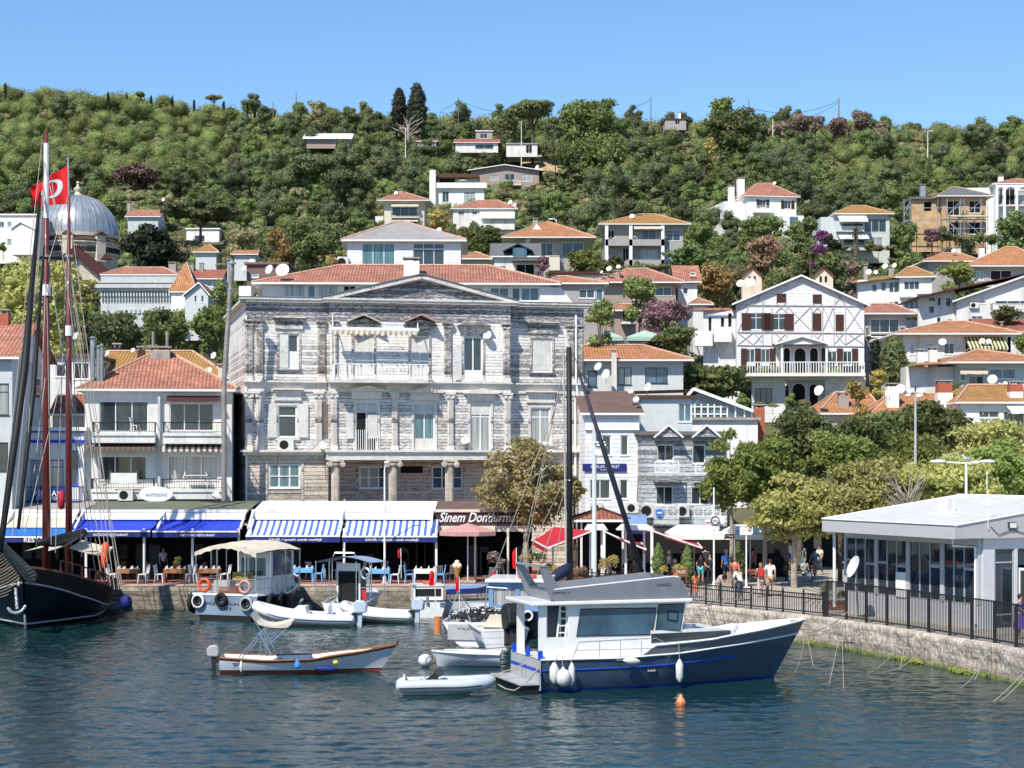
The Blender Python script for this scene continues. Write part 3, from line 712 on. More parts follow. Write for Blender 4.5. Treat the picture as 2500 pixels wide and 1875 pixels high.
b.box(-.35,-.001,-.35,14,za-.25,za-.10)
b.build('cornice','trim',mr)
b=MB()
for x0,x1,v in((0,uL,-.1),(uR,WM,-.1),(uL,uR,-.82)):
 n=int((x1-x0)/.17)
 b=MB()
 for i in range(n):x=x0+(x1-x0)*(i+.3)/n;b.box(x,x+.09,v-.06,v+.08,za-.36,za-.252)
 b.build('dentils','trim',mr)
for x0,x1 in((uL-.2,(uL+uR)/2),((uL+uR)/2,uR+.2)):
 zp=Z(1025,672,-.7);n=46;b=MB()
 for i in range(n):
  t=(i+.3)/n;x=x0+(x1-x0)*t;zz=(za+.02)+(zp-za-.35)*(t if x0<(uL+uR)/2-.1 else 1-t)
  b.box(x,x+.08,-.92,-.80,zz-.02,zz+.09)
 b.build('dentils','trim',mr)
zp=Z(1025,672,-.7);xm=(uL+uR)/2
MB().prism([(uL,za+.022),(uR,za+.022),(xm,zp-.28)],-.74,-.6).build('pediment_face','peel3',mr)
b=MB()
for sg,xe in((-1,uL-.45),(1,uR+.45)):
 p=[(xe,za+.022),(xm,zp),(xm,zp-.24),(xe-sg*.9,za+.022)]if sg<0 else[(xe,za+.022),(xe-sg*.9,za+.022),(xm,zp-.24),(xm,zp)]
 b.prism(p,-1.15,-.5)
b.build('pediment_cornice','trim',mr)
b=MB()
for sg,xe in((-1,uL-.5),(1,uR+.5)):
 p=[(xe,za+.03),(xe,za+.10),(xm,zp+.09),(xm,zp+.012)]
 b.prism(p,-1.2,3.5)
b.prism([(-.45,za+.022),(uL-.6,za+.022),(uL-.6,za+.07),(-.45,za+.07)],-.45,.4);b.prism([(uR+.6,za+.022),(WM+.45,za+.022),(WM+.45,za+.07),(uR+.6,za+.07)],-.45,.4)
b.build('roof_edge','dslate',mr)
b=MB()
for x0,x1,v in((-.15,uL-.101,0),(uR+.101,WM+.15,0),(uL-.1,uR+.1,-.7)):
 b.box(x0,x1,v-.32,v-.003,zmid+.10,zmid+.2);b.box(x0+.04,x1-.04,v-.2,v-.003,zmid-.05,zmid+.098);b.box(x0+.06,x1-.06,v-.08,v-.003,zmid-.45,zmid-.052)
b.build('storey_ledge','trim',mr)
b=MB();b.box(-.35,uL-.301,-.5,-.003,zled-.02,zled+.12).box(-.2,uL-.301,-.3,-.003,zled-.22,zled-.022)
b.box(uL-.3,uR+.25,-1.25,-.3,zled-.02,zled+.12).box(uL-.2,uR+.2,-1.1,VG-.02,zled-.5,zled-.022)
b.box(uR+.27,WM+.3,-.5,-.003,zled-.02,zled+.12)
b.build('entablature','trim',mr)
def pilaster(u,z0,z1,v,w=.42,d=.16,m='trim',cap='plain'):
 b=MB().box(u-w/2,u+w/2,v-d,v-.004,z0,z1-.4)
 for k in(-.3,-.1,.1,.3):b.box(u+k*w-.022,u+k*w+.022,v-d-.035,v-d-.001,z0+.35,z1-.5)
 b.box(u-w/2-.05,u+w/2+.05,v-d-.05,v-.004,z0+.002,z0+.25)
 po=b.build('pilaster',m,mr)
 c=MB().box(u-w/2-.12,u+w/2+.12,v-d-.14,v-.004,z1-.13,z1-.003).box(u-w/2-.04,u+w/2+.04,v-d-.05,v-.004,z1-.398,z1-.132)
 for s in(-1,1):c.cyl((u+s*(w/2-.02),v-d-.1,z1-.24),(u+s*(w/2-.02),v-d-.02,z1-.24),.11,10)
 c.build('capital','trim',po)
for px in(607,632):pilaster(U(px),zmid+.2,za-1.32,0)
pilaster(U(784),zmid+.2,za-1.32,0)
for px in(607,634):pilaster(U(px),zled+.12,zmid-.46,0)
pilaster(U(777),zled+.12,zmid-.46,0)
for px in(1092,1236):pilaster(U(px,-.7),zmid+.2,za-1.32,-.7)
pilaster(U(816,-.7),zmid+.2,za-1.32,-.7,.3)
for px in(815,963,1099,1239):pilaster(U(px,-.7),zled+.12,zmid-.46,-.7,.36)
for px in(1392,1414):pilaster(U(px),zmid+.2,za-1.32,0);pilaster(U(px),zled+.12,zmid-.46,0)
M['column']=mat('cracked_column_paint',(0.52,0.46,0.38),.85,var=.35,scale=2.2,bump=.5,dirt=.6)
for px in(820,960,1098):
 u=U(px,-.85);top=zled-.5;r=.30;n=40
 b=MB();vs=[]
 prof=[]
 for j,(z_,rr_)in enumerate(((-1,r),(1,r*.98),(2,r*.95),(top-.42,r*.88))):
  for k in range(n):
   t=2*math.pi*k/n;q=rr_*(1 if k%2 else.90);vs.append((u+q*math.cos(t),-.75+q*math.sin(t),z_))
 b.add(vs,[(j*n+k,j*n+(k+1)%n,(j+1)*n+(k+1)%n,(j+1)*n+k)for j in range(3)for k in range(n)])
 co=b.build('column','column',mr)
 c=MB().box(u-.46,u+.46,-1.12,-.36,top-.10,top-.003).lathe([(r*.9,top-.42),(r*1.15,top-.32),(r*1.25,top-.18),(.001,top-.16)],(u,-.75,0),18)
 for s in(-1,1):
  for q in(.17,.11,.06):c.cyl((u+s*.38,-1.13-(.17-q)*.25,top-.26),(u+s*.38,-.4,top-.26),q,14)
 c.build('capital','column',co)
def mw(h,kind,v,bars=1):return window(mr,*h,kind=kind,y=v,bars=bars,fw=.09)
def casing(h,v,w=.13,m='frame',head=None):
 b=MB();x0,x1,z0,z1=h
 b.box(x0-w,x0-.003,v-.06,v-.003,z0-.08,z1+w).box(x1+.003,x1+w,v-.06,v-.003,z0-.08,z1+w).box(x0-.003,x1+.003,v-.06,v-.003,z1+.003,z1+w).box(x0-w-.06,x1+w+.06,v-.12,v-.003,z0-.16,z0-.082)
 b.build('window_casing','trim',mr)
 if head=='flat':MB().box(x0-.35,x1+.35,v-.42,v-.003,z1+.95,z1+1.05).box(x0-.25,x1+.25,v-.14,v-.003,z1+.3,z1+.948).build('window_hood','trim',mr)
 if head=='ped':
  xm_=(x0+x1)/2
  MB().prism([(x0-.45,z1+.62),(x1+.45,z1+.62),(x1+.45,z1+.68),(xm_,z1+.98),(x0-.45,z1+.68)],v-.45,v-.003).box(x0-.25,x1+.25,v-.14,v-.003,z1+.15,z1+.618).build('window_hood','trim',mr)
def louvres(h,v,m='gshutter'):
 x0,x1,z0,z1=h;xm_=(x0+x1)/2
 for a,b_ in((x0+.08,xm_-.03),(xm_+.03,x1-.08)):MB().box(a,b_,v+.03,v+.075,z0+.1,z1-.1).build('shutter',m,mr)
mw(wL3,'d',0,1);casing(wL3,0,head='flat');MB().box(wL3[0]+.03,wL3[0]+.47*(wL3[1]-wL3[0]),-.03,.02,wL3[2]+.05,wL3[3]-.03).build('shutter','gshutter',mr)
MB().box(wL3[0]+.55*(wL3[1]-wL3[0]),wL3[1]-.1,.065,.08,wL3[2]+.1,(wL3[2]+wL3[3])/2).build('curtain','wcanvas',mr)
mw(wL2,'d',0,0);casing(wL2,0,head='flat');MB().box(wL2[0],wL2[1],.03,.055,wL2[2]+1.28,wL2[2]+1.36).build('window_bar','frame',mr)
for s,x in((-1,wL2[0]-.66),(1,wL2[1]+.12)):shb=MB().box(x,x+.56,-.12,-.07,wL2[2],wL2[3]+.1);shb.build('shutter','gshutter',mr)
mw(wR3,'d',0);casing(wR3,0,head='flat');louvres(wR3,0);mw(wR2,'c',0);casing(wR2,0,head='flat')
for i,h in enumerate(wM3):
 mw(h,'d',-.7);casing(h,-.7,head='ped')
 if i<2:louvres(h,-.7)
MB().box(wM3[2][0]-.55,wM3[2][0]-.15,-.82,-.77,wM3[2][2],wM3[2][3]-.5).build('shutter','gshutter',mr)
MB().box(wM3[2][0],wM3[2][1],-.69,-.60,wM3[2][2],wM3[2][2]+.62).build('door_panel','frame',mr)
for i,h in enumerate(wM2):
 mw(h,'odc'[i]if i!=1 else 't',-.7);casing(h,-.7,head='ped')
 zt=h[2]+.72*(h[3]-h[2]);hh=(h[0],h[1],zt+.06,h[3]);louvres(hh,-.7)
h=wM2[0];MB().box(h[0]-.6,h[0]-.14,-.86,-.81,h[2]+.8,h[3]-.75).build('shutter','gshutter',mr);MB().box((h[0]+h[1])/2+.05,h[1]-.02,-.76,-.71,h[2]+.8,h[3]-.75).build('shutter','gshutter',mr)
b=MB();n=11
for i in range(n):x=h[0]+.02+(h[1]-h[0]-.04)*i/(n-1);b.bar((x,-.82,h[2]),(x,-.82,h[2]+(.95 if i>5 else 1.35)),.035)
b.box(h[0]-.1,h[1]+.1,-.86,-.78,h[2]-.04,h[2]+.02);b.build('window_grille','frame',mr)
h=wM2[1];MB().box(h[0]+.1,h[1]-.1,-.64,-.58,h[2]+.05,h[2]+.85).build('door_panel','trim',mr)
for s in(0,):
 xs_=U(794,0);MB().box(U(785),U(801),-.05,.0-.004,Z(790,1068),Z(790,985)).build('shutter','oldwood',mr)
for h in(wG1,wG2,wG3):
 v=0 if h is wG1 else VG
 window(mr,*h,kind='t' if h is wG1 else 'b',y=v,bars=2,fw=.10);MB().box(h[0],h[1],v+.03,v+.11,(h[2]+h[3])/2-.03,(h[2]+h[3])/2+.03).build('window_bar','frame',mr)
 MB().box(h[0]-.2,h[0]-.08,v-.05,v-.003,h[2]-1,h[3]+.15).box(h[1]+.08,h[1]+.2,v-.05,v-.003,h[2]-1,h[3]+.15).box(h[0]-.078,h[1]+.078,v-.05,v-.003,h[2]-.9,h[2]-.82).box(h[0]-.078,h[1]+.078,v-.05,v-.003,h[2]-.3,h[2]-.22).build('window_casing','trim',mr)
MB().box(wG0[0],wG0[1],VG+.1,VG+.12,wG0[2],wG0[3]).build('transom_window','dark',mr)
bx0,bx1,bz=U(815,-1.9),U(1045,-1.9),zmid+.202
bo=MB().box(bx0,bx1,-1.95,-.703,bz-.14,bz+.02).build('balcony','trim',mr)
b=MB().box(bx0,bx1,-1.92,-1.86,bz+.95,bz+1.01).box(bx0,bx1,-1.92,-1.86,bz+.07,bz+.11)
n=26
for i in range(n+1):x=bx0+.03+(bx1-bx0-.06)*i/n;b.bar((x,-1.89,bz),(x,-1.89,bz+.96),.035 if i%3 else.06)
for x in(bx0+.03,bx1-.03):
 b.bar((x,-1.89,bz+.98),(x,-.75,bz+.98),.05)
 for k in range(1,6):b.bar((x,-1.89+k*.19,bz),(x,-1.89+k*.19,bz+.96),.03)
b.build('railing','frame',bo)
za_=Z(930,803,-1.9);ao=MB().box(U(808,-1.7),U(1023,-1.7),-1.75,-1.55,za_-.08,za_+.1).build('awning_cassette','frame',mr)
rows=[]
for k in range(3):rows.append([(U(810,-1.7)+(U(1020,-1.7)-U(810,-1.7))*i/60,-1.77+.04*math.sin(i*1.7)*k,za_-.08-k*.14-.03*math.sin(i*1.3)*k)for i in range(61)])
MB().sheet(rows).build('awning_valance','cloth',ao)
b=MB();b.bar((U(813,-1.7),-1.65,za_),(U(812,-.8),-.75,za_+.9),.05);b.bar((U(1020,-1.7),-1.65,za_),(U(1020,-.8),-.75,za_+.9),.05);b.bar((U(818,-1.8),-1.85,bz),(U(816,-1.7),-1.65,za_),.05).build('awning_arm','frame',ao)
for px0,px1 in((848,925),(990,1064)):
 x0,x1=U(px0,-1.1),U(px1,-1.1);zt=Z((px0+px1)/2,778,-1.1);b=MB()
 b.prism([(x0,zt-.15),((x0+x1)/2,zt+.28),(x1,zt-.15),(x1,zt-.22),((x0+x1)/2,zt+.2),(x0,zt-.22)],-1.45,-.72);b.build('window_canopy','kerb' if px0<900 else 'pink',mr)
dish(mr,U(1190,-1.0),-1.0,Z(1190,818,-1),.55,az=-30,el=20);dish(mr,U(786,-.5),-.6,Z(786,1086,-.6),.6,az=20,el=25);dish(mr,U(1135,-1),-1.0,Z(1135,1075,-1),.52,az=-20,el=20)
ac_unit(mr,U(697,-.2),-.02,Z(697,1100),.95,.7,.35)
MB().tube([(U(806),-.08,Z(806,740)),(U(806),-.08,Z(806,930)),(U(804),-.08,Z(804,945)),(U(804),-.08,zled)],.07,8).build('drainpipe','frame',mr);b=MB();b.tube([(U(1404),-.25,Z(1404,770)),(U(1404),-.25,Z(1404,935)),(U(1408),-.25,Z(1408,960)),(U(1402),-.25,Z(1402,975)),(U(1402),-.25,-1)],.07,8);b.tube([(U(601),-.1,Z(601,770)),(U(601),-.1,0)],.06,8);b.tube([(.2,-.12,zmid+.05),(uL-.2,-.12,zmid+.0)],.05,6)
b.build('drainpipe','frame',mr)
b=MB();rr=random.Random(2)
for px0,py0,px1,py1,v in((640,985,640,1090,0),(724,1095,800,1100,-.3),(790,1075,735,1103,-.35),(795,1170,793,1105,-.1),(674,1140,680,1105,-.4)):
 p,q=Vector(F.P(px0,py0,v-.05)),Vector(F.P(px1,py1,v-.05));b.tube([p,p.lerp(q,.5)+Vector((0,0,-.15)),q],.015,4)
b.build('loose_cable','iron',mr)
fl=Fr(553,109);fl.z0=0;fr_=fl.root('flue_pipe','tall rusty metal flue pipe with a conical cap left of the wooden mansion','flue pipe')
p0,p1=Vector(fl.P(547,935)),Vector(fl.P(566,652))
MB().tube([(p0 .x,0,QZ),p0,p0 .lerp(p1,.5),p1],[.16,.155,.15,.14],12).build('pipe','pipe',fr_,smooth=True)
b=MB()
for t_ in(.05,.33,.62,.8):c_=p0 .lerp(p1,t_);b.tube([c_,c_+Vector((0,0,.09))],.175,12)
b.build('pipe_band','metal',fr_)
MB().lathe([(.3,0),(.02,.28)],p1+Vector((0,0,.18)),14).lathe([(.03,0),(.03,.2)],p1,6).build('rain_cap','metal',fr_)
# ================================================================ waterfront row
f,r=house('apartment_house','white three storey apartment house with red tiled hip roof, balconies and an oval restaurant sign',207,566,955,1240,109.5,7,10,'white',('hip',862,'tile',(372,416)),wins=[(242,362,979,1054,'x'),(414,522,984,1052,'x'),(242,358,1113,1172,'x'),(410,532,1112,1172,'v')],bals=[(225,378,1030,1056,1.3,'rail'),(398,552,1030,1057,1.3,'rail'),(222,375,1168,1194,1.3,'rail'),(395,547,1169,1194,1.3,'rail')],chims=[(246,885,930,26,1.5,'concrete'),(543,888,925,20,2.0,'cream')],dishes=[(189,939,20,0.5),(510,904,17,3),(527,1208,20,-1.6)],cat='apartment house',deep=1)
U2=f.u
chimney(r,f.u(391,4.5),4.5,f.w(391,900,4.5),f.w(391,846,4.5),1.25,'concrete',cap=True,dp=.9)
b=MB()
for px in(374,408):b.cyl((f.u(px,4.5),4.5,f.w(391,850,4.5)),(f.u(px,4.5),4.5,f.w(px,810,4.5)),.09,8)
b.build('chimney_flue','pipe',r)
for px,w_,t in((226,.15,828),(240,.11,850),(248,.1,846)):
 x=f.u(px,.6);MB().cyl((x,.6,f.w(px,935,.6)),(x,.6,f.w(px,t,.6)),w_,10).lathe([(w_*1.7,0),(.01,.15)],(x,.6,f.w(px,t,.6)+.05),10).build('flue','metal',r)
for(a,bb,y0,y1)in((225,378,1056,1081),(398,552,1057,1083),(222,375,1194,1219),(395,547,1194,1219)):
 MB().box(f.u(a,-1.2),f.u(bb,-1.2),-1.22,-.004,f.w(300,y1,-1.2),f.w(300,y0,-1.2)-.19).build('balcony_base','white',r)
awning(r,f.u(408),f.u(538),f.w(470,966),f.w(470,975,-.7),.7,M['maroon'],val=.1)
awning(r,f.u(214),f.u(381),f.w(300,1083),f.w(300,1092,-1.2),1.3,stripes('brown_striped_awning',(.10,.06,.05),(.16,.13,.11),.3),val=.18)
awning(r,f.u(398),f.u(545),f.w(470,1085),f.w(470,1092,-1.2),1.0,stripes('brown_white_striped_awning',(.13,.08,.06),(.6,.56,.5),.34),val=.25)
ac_unit(r,f.u(307,-1.3),-1.24,f.w(307,1222,-1.3),.85,.65,.3)
MB().box(f.u(386),f.u(392),-.3,-.004,-1,f.w(389,965)).build('pier','greystone',r)
def sign_oval(par,x,y,z,a,bb,m='frame'):
 return MB().lathe([(.001,-.05),(1,-.05),(1,.0),(.96,.012),(.001,.012)],(0,0,0),40,0,Matrix(((a,0,0),(0,0,-1),(0,bb,0)))).build('sign',m,par,loc=(x,y,z))
so_=sign_oval(r,f.u(381,-1.5),-1.5,f.w(381,1207,-1.5),.98,.46)
text('ANTİGONİ',so_,(0.02,-.03,0),1.25,'metal',bold=.015)
def plastic_chair(name,label,loc,rz,m='frame',s=1.0,group=None,cat='chair'):
 t=empty(name,loc,rz,label,cat,group)
 MB().box(-.21*s,.21*s,-.21*s,.21*s,.42*s,.46*s).build('seat',m,t)
 b=MB()
 for i in range(4):b.bar((-.16*s+i*.107*s,.2*s,.46*s),(-.16*s+i*.107*s,.27*s,.88*s),.035*s)
 b.bar((-.21*s,.27*s,.88*s),(.21*s,.27*s,.88*s),.05*s);b.build('backrest',m,t)
 for sx in(-1,1):
  for sy in(-1,1):MB().bar((sx*.18*s,sy*.18*s,.42*s),(sx*.21*s,sy*.22*s,0),.04*s).build('leg',m,t)
 return t
def wpt(f,px,v,z):u=f.u(px,v);return Vector((f.Ox+u*f.ca-v*f.sa,f.Oy+u*f.sa+v*f.ca,f.z0+z))
zb1=f.w(300,1056,-1.3)
plastic_chair('plastic_chair','white plastic chair on the upper left balcony of the apartment house',wpt(f,330,-.7,zb1),1.3)
zb2=f.w(300,1194,-1.3);t=empty('bench_swing',wpt(f,302,-1.6,zb2+.1),f.a,'white quilted seat hanging over the lower left balcony rail','seat')
MB().box(-.75,.75,.0,.12,.25,.85).build('seat',M['dish'],t);MB().bar((-.9,.1,.2),(-.75,.0,1.0),.05).bar((.9,.1,.2),(.75,0,1.0),.05).build('frame','oldwood',t)
t=empty('folding_table',wpt(f,478,-.7,zb2),f.a,'white folding table and frames on the lower right balcony','table')
MB().box(-.7,.7,-.3,.3,.78,.82).build('tabletop','frame',t)
for sx in(-1,1):MB().bar((sx*.7,-.25,0),(sx*.5,.2,.78),.05).bar((sx*.95,.2,.1),(sx*.6,-.2,1.0),.05).build('leg','frame',t)
f,r=house('waterfront_house','grey green house with red tiled roof and white verge at the far left edge',-120,30,876,1240,105,0,8,M['greystone'],('gs',790,'tile'),wins=[(-10,22,936,1014,'c'),(-10,20,1080,1150,'d')],chims=[(13,755,800,20,4,'brickred')],dishes=(),deep=1,fm='dframe')
f,r=house('restaurant_building','white building with royal blue trim and a blue lettered banner behind the schooner masts',36,205,1052,1240,109,0,7,'white',('flat',0,'white'),wins=[(62,155,1122,1190,'c'),(170,190,1100,1185,'d'),(42,54,1110,1190,'d')],deep=1,fm='blue',clear=False)
MB().box(-.05,f.u(205)+.05,-.10,-.003,f.w(100,1081),f.w(100,1074)).box(-.05,f.u(205)+.05,-.16,-.003,f.w(100,1056),f.w(100,1051)).build('blue_trim','blue',r)
b=MB();zr0=f.w(100,1188)
balcony(r,.05,f.u(204),f.w(100,1222),f.w(100,1187),1.1,'rail','navy',railm='navy')
sg=MB().box(f.u(76,-1.25),f.u(157,-1.25),-1.25,-1.2,f.w(116,1224,-1.25),f.w(116,1190,-1.25)).build('banner','navy',r)
text('FİNCAN',sg,(f.u(117,-1.3),-1.262,f.w(116,1202,-1.25)),1.6,'frame',bold=.004);text('RESTAURANT CAFE',sg,(f.u(117,-1.3),-1.262,f.w(116,1216,-1.25)),1.35,'frame',height=.16)
f2,r2=house('terrace_house','white house with a row of dark windows under a flat brown roof behind the masts',44,222,872,1040,122,0,7,'white',('flat',0,'brownroof'),wins=[(60,84,888,920,'d'),(90,120,888,920,'d'),(136,160,890,920,'d'),(180,218,886,926,'d')],dishes=[(186,820,20,3),(59,936,18,-.5)],deep=2)
f2,r2=house('lean_to_house','low red tiled lean-to roof between the masts and the apartment house',128,206,1014,1056,113,0,4,'stone',('gs',962,'rtile'),wins=(),deep=3,clear=False,autoside=False,oh=.2)
f2,r2=house('town_house','house behind the apartment house with ochre lichen covered tiled roof and dishes',262,548,925,1010,126,0,9,'white',('hip',858,'ytile',(262,470)),dishes=[(263,862,14,2),(325,855,12,2),(522,868,18,1)],chims=[(345,845,890,16,3,'maroon'),(287,838,870,18,5,'iron')],deep=6,autoside=False)
M['stripe']=stripes('blue_white_awning',(.78,.79,.82),(.06,.14,.52),.355,0,.55)
def restaurant(name,label,px0,px1,Yf,body='white',roofm='greenroof',deepY=5.0,zroof=5.0,posts=(),cat='restaurant'):
 f=Fr(px0,Yf);f.z0=QZ;r=f.root(name,label,cat);W=f.u(px1);zt=zroof-QZ
 MB().prism([(0,0),(0,0)],0,1)if False else None
 b=MB().add([(0,2.4,zt),(W,2.4,zt),(W,deepY+2,zt+.5),(0,deepY+2,zt+.5),(0,2.4,zt-.12),(W,2.4,zt-.12)],[(0,1,2,3),(4,5,1,0)]);b.build('roof',roofm,r)
 MB().box(0,W,deepY+1.8,deepY+2,-.2,zt+.3).box(.0,.1,2.6,deepY+1.8,-.2,zt-.2).box(W-.1,W,2.6,deepY+1.8,-.2,zt-.2).box(.1,W-.1,2.6,deepY+1.8,zt-.19,zt-.17).build('wall','dark',r)  # walls coloured near black so the restaurant interior looks shaded
 MB().box(0,W,2.25,2.38,zt-.02,zt+.14).box(0,W,2.2,2.3,zt-.75,zt-.6).build('gutter',body,r)
 if body!='cream':MB().sheet([[(.1,2.24,zt-.04),(W-.1,2.24,zt-.04)],[(.1,2.0,zt-.40),(W-.1,2.0,zt-.40)]],.02).build('canopy_infill','white2',r)
 n=max(2,int(W/5))
 for i in range(n+1 if body!='cream' else 0):x=.1+(W-.2)*i/n;MB().bar((x,2.3,zt+.06),(x,.2,zt-.85),.12).build('rafter',body,r)
 for p in posts:MB().box(f.u(p,.3)-.06,f.u(p,.3)+.06,.25,.37,0,zt-.85).build('post',body,r)
 rr=random.Random(px0)
 for i in range(int(W/1.1)):
  x=rr.uniform(.3,W-.6)
  b=MB()
  if rr.random()<.45:b.box(x,x+rr.uniform(.3,.7),deepY+1.5,deepY+1.75,0.0,rr.uniform(1.2,2.1))
  else:
   b.box(x,x+.5,deepY+1.76,deepY+1.79,.9,1.8)
   for k in range(3):b.box(x,x+.5,deepY+1.6,deepY+1.759,1+k*.35,1.03+k*.35)
  b.build('shelf',mat('back_bar',(.06,.065,.075),.5,var=.3),r)
 return f,r,W,zt
def front_awning(r,f,px0,px1,pt,pm,pb,m,mv,txt=None,tw=2.9,v0=2.3,shear=0.,tcol='frame',hgt=None,bar=True,tx=None):
 x0,x1=f.u(px0,v0*.5),f.u(px1,v0*.5);pc=(px0+px1)/2
 zt,zm,zb=f.w(pc,pt,v0),f.w(pc,pm,0),f.w(pc,pb,0)
 n=24;rows=[[(x0+(x1-x0)*i/n,v0-.01+(0-v0)*t,zt+(zm-zt)*t-.06*math.sin(math.pi*t))for i in range(n+1)]for t in(0,.33,.66,1)]
 a=MB().sheet(rows,.02).build('awning',m,r)
 rows=[[(x0+(x1-x0)*i/n,-.02-.015*k*math.sin(i*1.9),zm-.05+(zb-zm+.05)*k-.012*k*math.sin(i*2.3))for i in range(n+1)]for k in(0,1)]
 va=MB().sheet(rows).build('valance',mv,a)
 if bar:MB().box(x0,x1,-.06,.0,zm-.06,zm+.02).build('front_bar','frame',a)
 if txt:text(txt,va,((x0+x1)/2 if tx is None else f.u(tx),-.06,(zm-.05+zb)/2),tw,tcol,shear=shear,height=hgt,bold=.015)
 return a
Yf=101.6
f,r,W,zt=restaurant('seafood_restaurant','waterfront restaurant with cream canopy and azure and navy valance behind the schooner',-160,172,Yf,'white','concrete')
front_awning(r,f,-160,172,1258,1288,1308,M['cloth'],'skyblue',bar=False)
a=front_awning(r,f,-160,172,1290,1310,1324,'skyblue','navy','RESTAURANT',2.4,v0=.4,hgt=.26,tx=112)
f,r,W,zt=restaurant('blue_awning_restaurant','restaurant below the apartment house with two royal blue awnings reading its name',176,590,Yf,'white','greenroof',posts=(210,352,470,583))
front_awning(r,f,178,377,1268,1296,1311,'blue','navy','ANTİGONİ RESTAURANT',1.95,hgt=.17,tx=270);front_awning(r,f,382,587,1268,1297,1312,'blue','navy','ANTİGONİ RESTAURANT',1.95,hgt=.17,tx=482)
f,r,W,zt=restaurant('striped_awning_restaurant','restaurant below the mansion with blue and white striped awnings and a navy lettered valance',600,1056,Yf,'white','white2',posts=(612,690,840,1065))
front_awning(r,f,607,835,1267,1308,1324,'stripe','navy','SAHİL / ayvalık cunda mutfağı',2.95,shear=.25,hgt=.2,tx=721);front_awning(r,f,840,1070,1268,1309,1324,'stripe','navy','SAHİL / ayvalık cunda mutfağı',2.95,shear=.25,hgt=.2,tx=957)
f,r,W,zt=restaurant('ice_cream_parlour','dark ice cream parlour with white script lettering on a brown fascia behind the sycamore',1058,1300,Yf+.3,'cream','brownroof',posts=(1160,1240))
MB().box(0,W,2.05,2.19,zt-.70,zt-.12).build('fascia','maroon',r);MB().box(0,W,1.9,2.04,zt-1.1,zt-.78).build('lower_fascia','cream',r)
text('Sinem Dondurma',r,(f.u(1165,2),2.0,f.w(1150,1263,2)),4.3,'frame',shear=.35,height=.55,bold=.015)
f,r=house('market_building','white sided building with brown roof and a navy market sign right of the mansion',1428,1560,1012,1290,113,4,9,'cleanside',('gs',955,'brownroof'),wins=[(1450,1492,1063,1112,'w'),(1515,1534,1063,1112,'w'),(1440,1490,1171,1218,'w'),(1513,1533,1171,1218,'w')],dishes=[(1540,955,14,1),(1553,975,16,.5)],oh=.3,deep=1,autoside=False)
sg=MB().box(f.u(1422),f.u(1529),-.1,-.004,f.w(1475,1151),f.w(1475,1132)).build('sign','navy',r);text('ADALAR MARKET',sg,(f.u(1477),-.115,f.w(1477,1139)),1.8,'frame',height=.19);text('Burgazada',sg,(f.u(1477),-.115,f.w(1477,1147)),.6,'frame',height=.09)
MB().box(0,f.u(1560),-.14,-.004,f.w(1500,1050),f.w(1500,1045)).build('string_course','frame',r)
for px in(1455,1543):ac_unit(r,f.u(px),-.02,f.w(px,1252),.8,.6)
b=MB();b.tube([(f.u(1555),-.12,f.w(1555,1225)),(f.u(1556),-.3,f.w(1555,1165)),(f.u(1562),-.6,f.w(1562,1145)),(f.u(1578),-.9,f.w(1578,1137))],.035,6);b.build('lamp_arm','metal',r);MB().ell((f.u(1583),-.95,f.w(1583,1137)),.22,.1,.07,10,6).build('wall_lamp','frame',r)
M['peel4']=siding('grey_stripped_siding',(.56,.60,.62),(.06,.065,.07),.42,board=.26,grime=.4)
f,r=house('narrow_wooden_house','narrow grey stripped wooden house with small tiled gables and white lattice balconies',1566,1775,1062,1300,111,2,8,'peel4',('flat',0,'dslate'),wins=[(1604,1645,1085,1125,'w'),(1690,1722,1085,1132,'w'),(1601,1643,1187,1232,'d'),(1687,1731,1189,1232,'w')],deep=1,autoside=False)
for a,c,y0,y1 in((1598,1658,1127,1155),(1697,1740,1129,1158),(1598,1658,1234,1262),(1694,1760,1236,1262)):
 x0,x1,z0,z1=f.u(a,-.9),f.u(c,-.9),f.w(a,y1,-.9),f.w(a,y0,-.9);bo=MB().box(x0,x1,-.95,-.004,z0-.5,z0).build('balcony','peel4',r);b=MB().box(x0,x1,-.93,-.89,z1-.06,z1).box(x0,x1,-.93,-.89,z0+.04,z0+.09)
 n=max(2,round((x1-x0)/.62))
 for i in range(n):
  xa,xb=x0+(x1-x0)*i/n,x0+(x1-x0)*(i+1)/n;xm_=(xa+xb)/2;zm_=(z0+z1)/2
  b.bar((xa+.02,-.91,z0),(xa+.02,-.91,z1),.05).bar((xa,-.91,z0+.08),(xb,-.91,z1-.06),.025).bar((xa,-.915,z1-.06),(xb,-.915,z0+.08),.025).bar((xm_,-.92,z0+.08),(xm_,-.92,z1-.06),.025).bar((xa,-.925,zm_),(xb,-.925,zm_),.025)
 b.bar((x1-.02,-.91,z0),(x1-.02,-.91,z1),.05).build('railing','frame',bo)
for pc in(1632,1725):
 x=f.u(pc,-.8);z0,z1=f.w(pc,1068,-.8),f.w(pc,1038,-.8);ro=MB().add([(x-.85,-.9,z0),(x,-.9,z1),(x,.6,z1),(x-.85,.6,z0)],[(0,1,2,3)]).add([(x+.85,-.9,z0),(x,-.9,z1),(x,.6,z1),(x+.85,.6,z0)],[(3,2,1,0)]).build('dormer','kerb',r)
 MB().prism([(x-.75,z0+.02),(x+.75,z0+.02),(x,z1-.1)],-.8,-.6).build('dormer_face','peel4',ro);MB().bar((x-.88,-.92,z0),(x,-.92,z1),.1).bar((x+.88,-.92,z0),(x,-.92,z1),.1).build('bargeboard','frame',ro)
ac_unit(r,f.u(1580),-.02,f.w(1580,1263),.75,.8);ac_unit(r,f.u(1667),-.02,f.w(1667,1262),.7,.7)
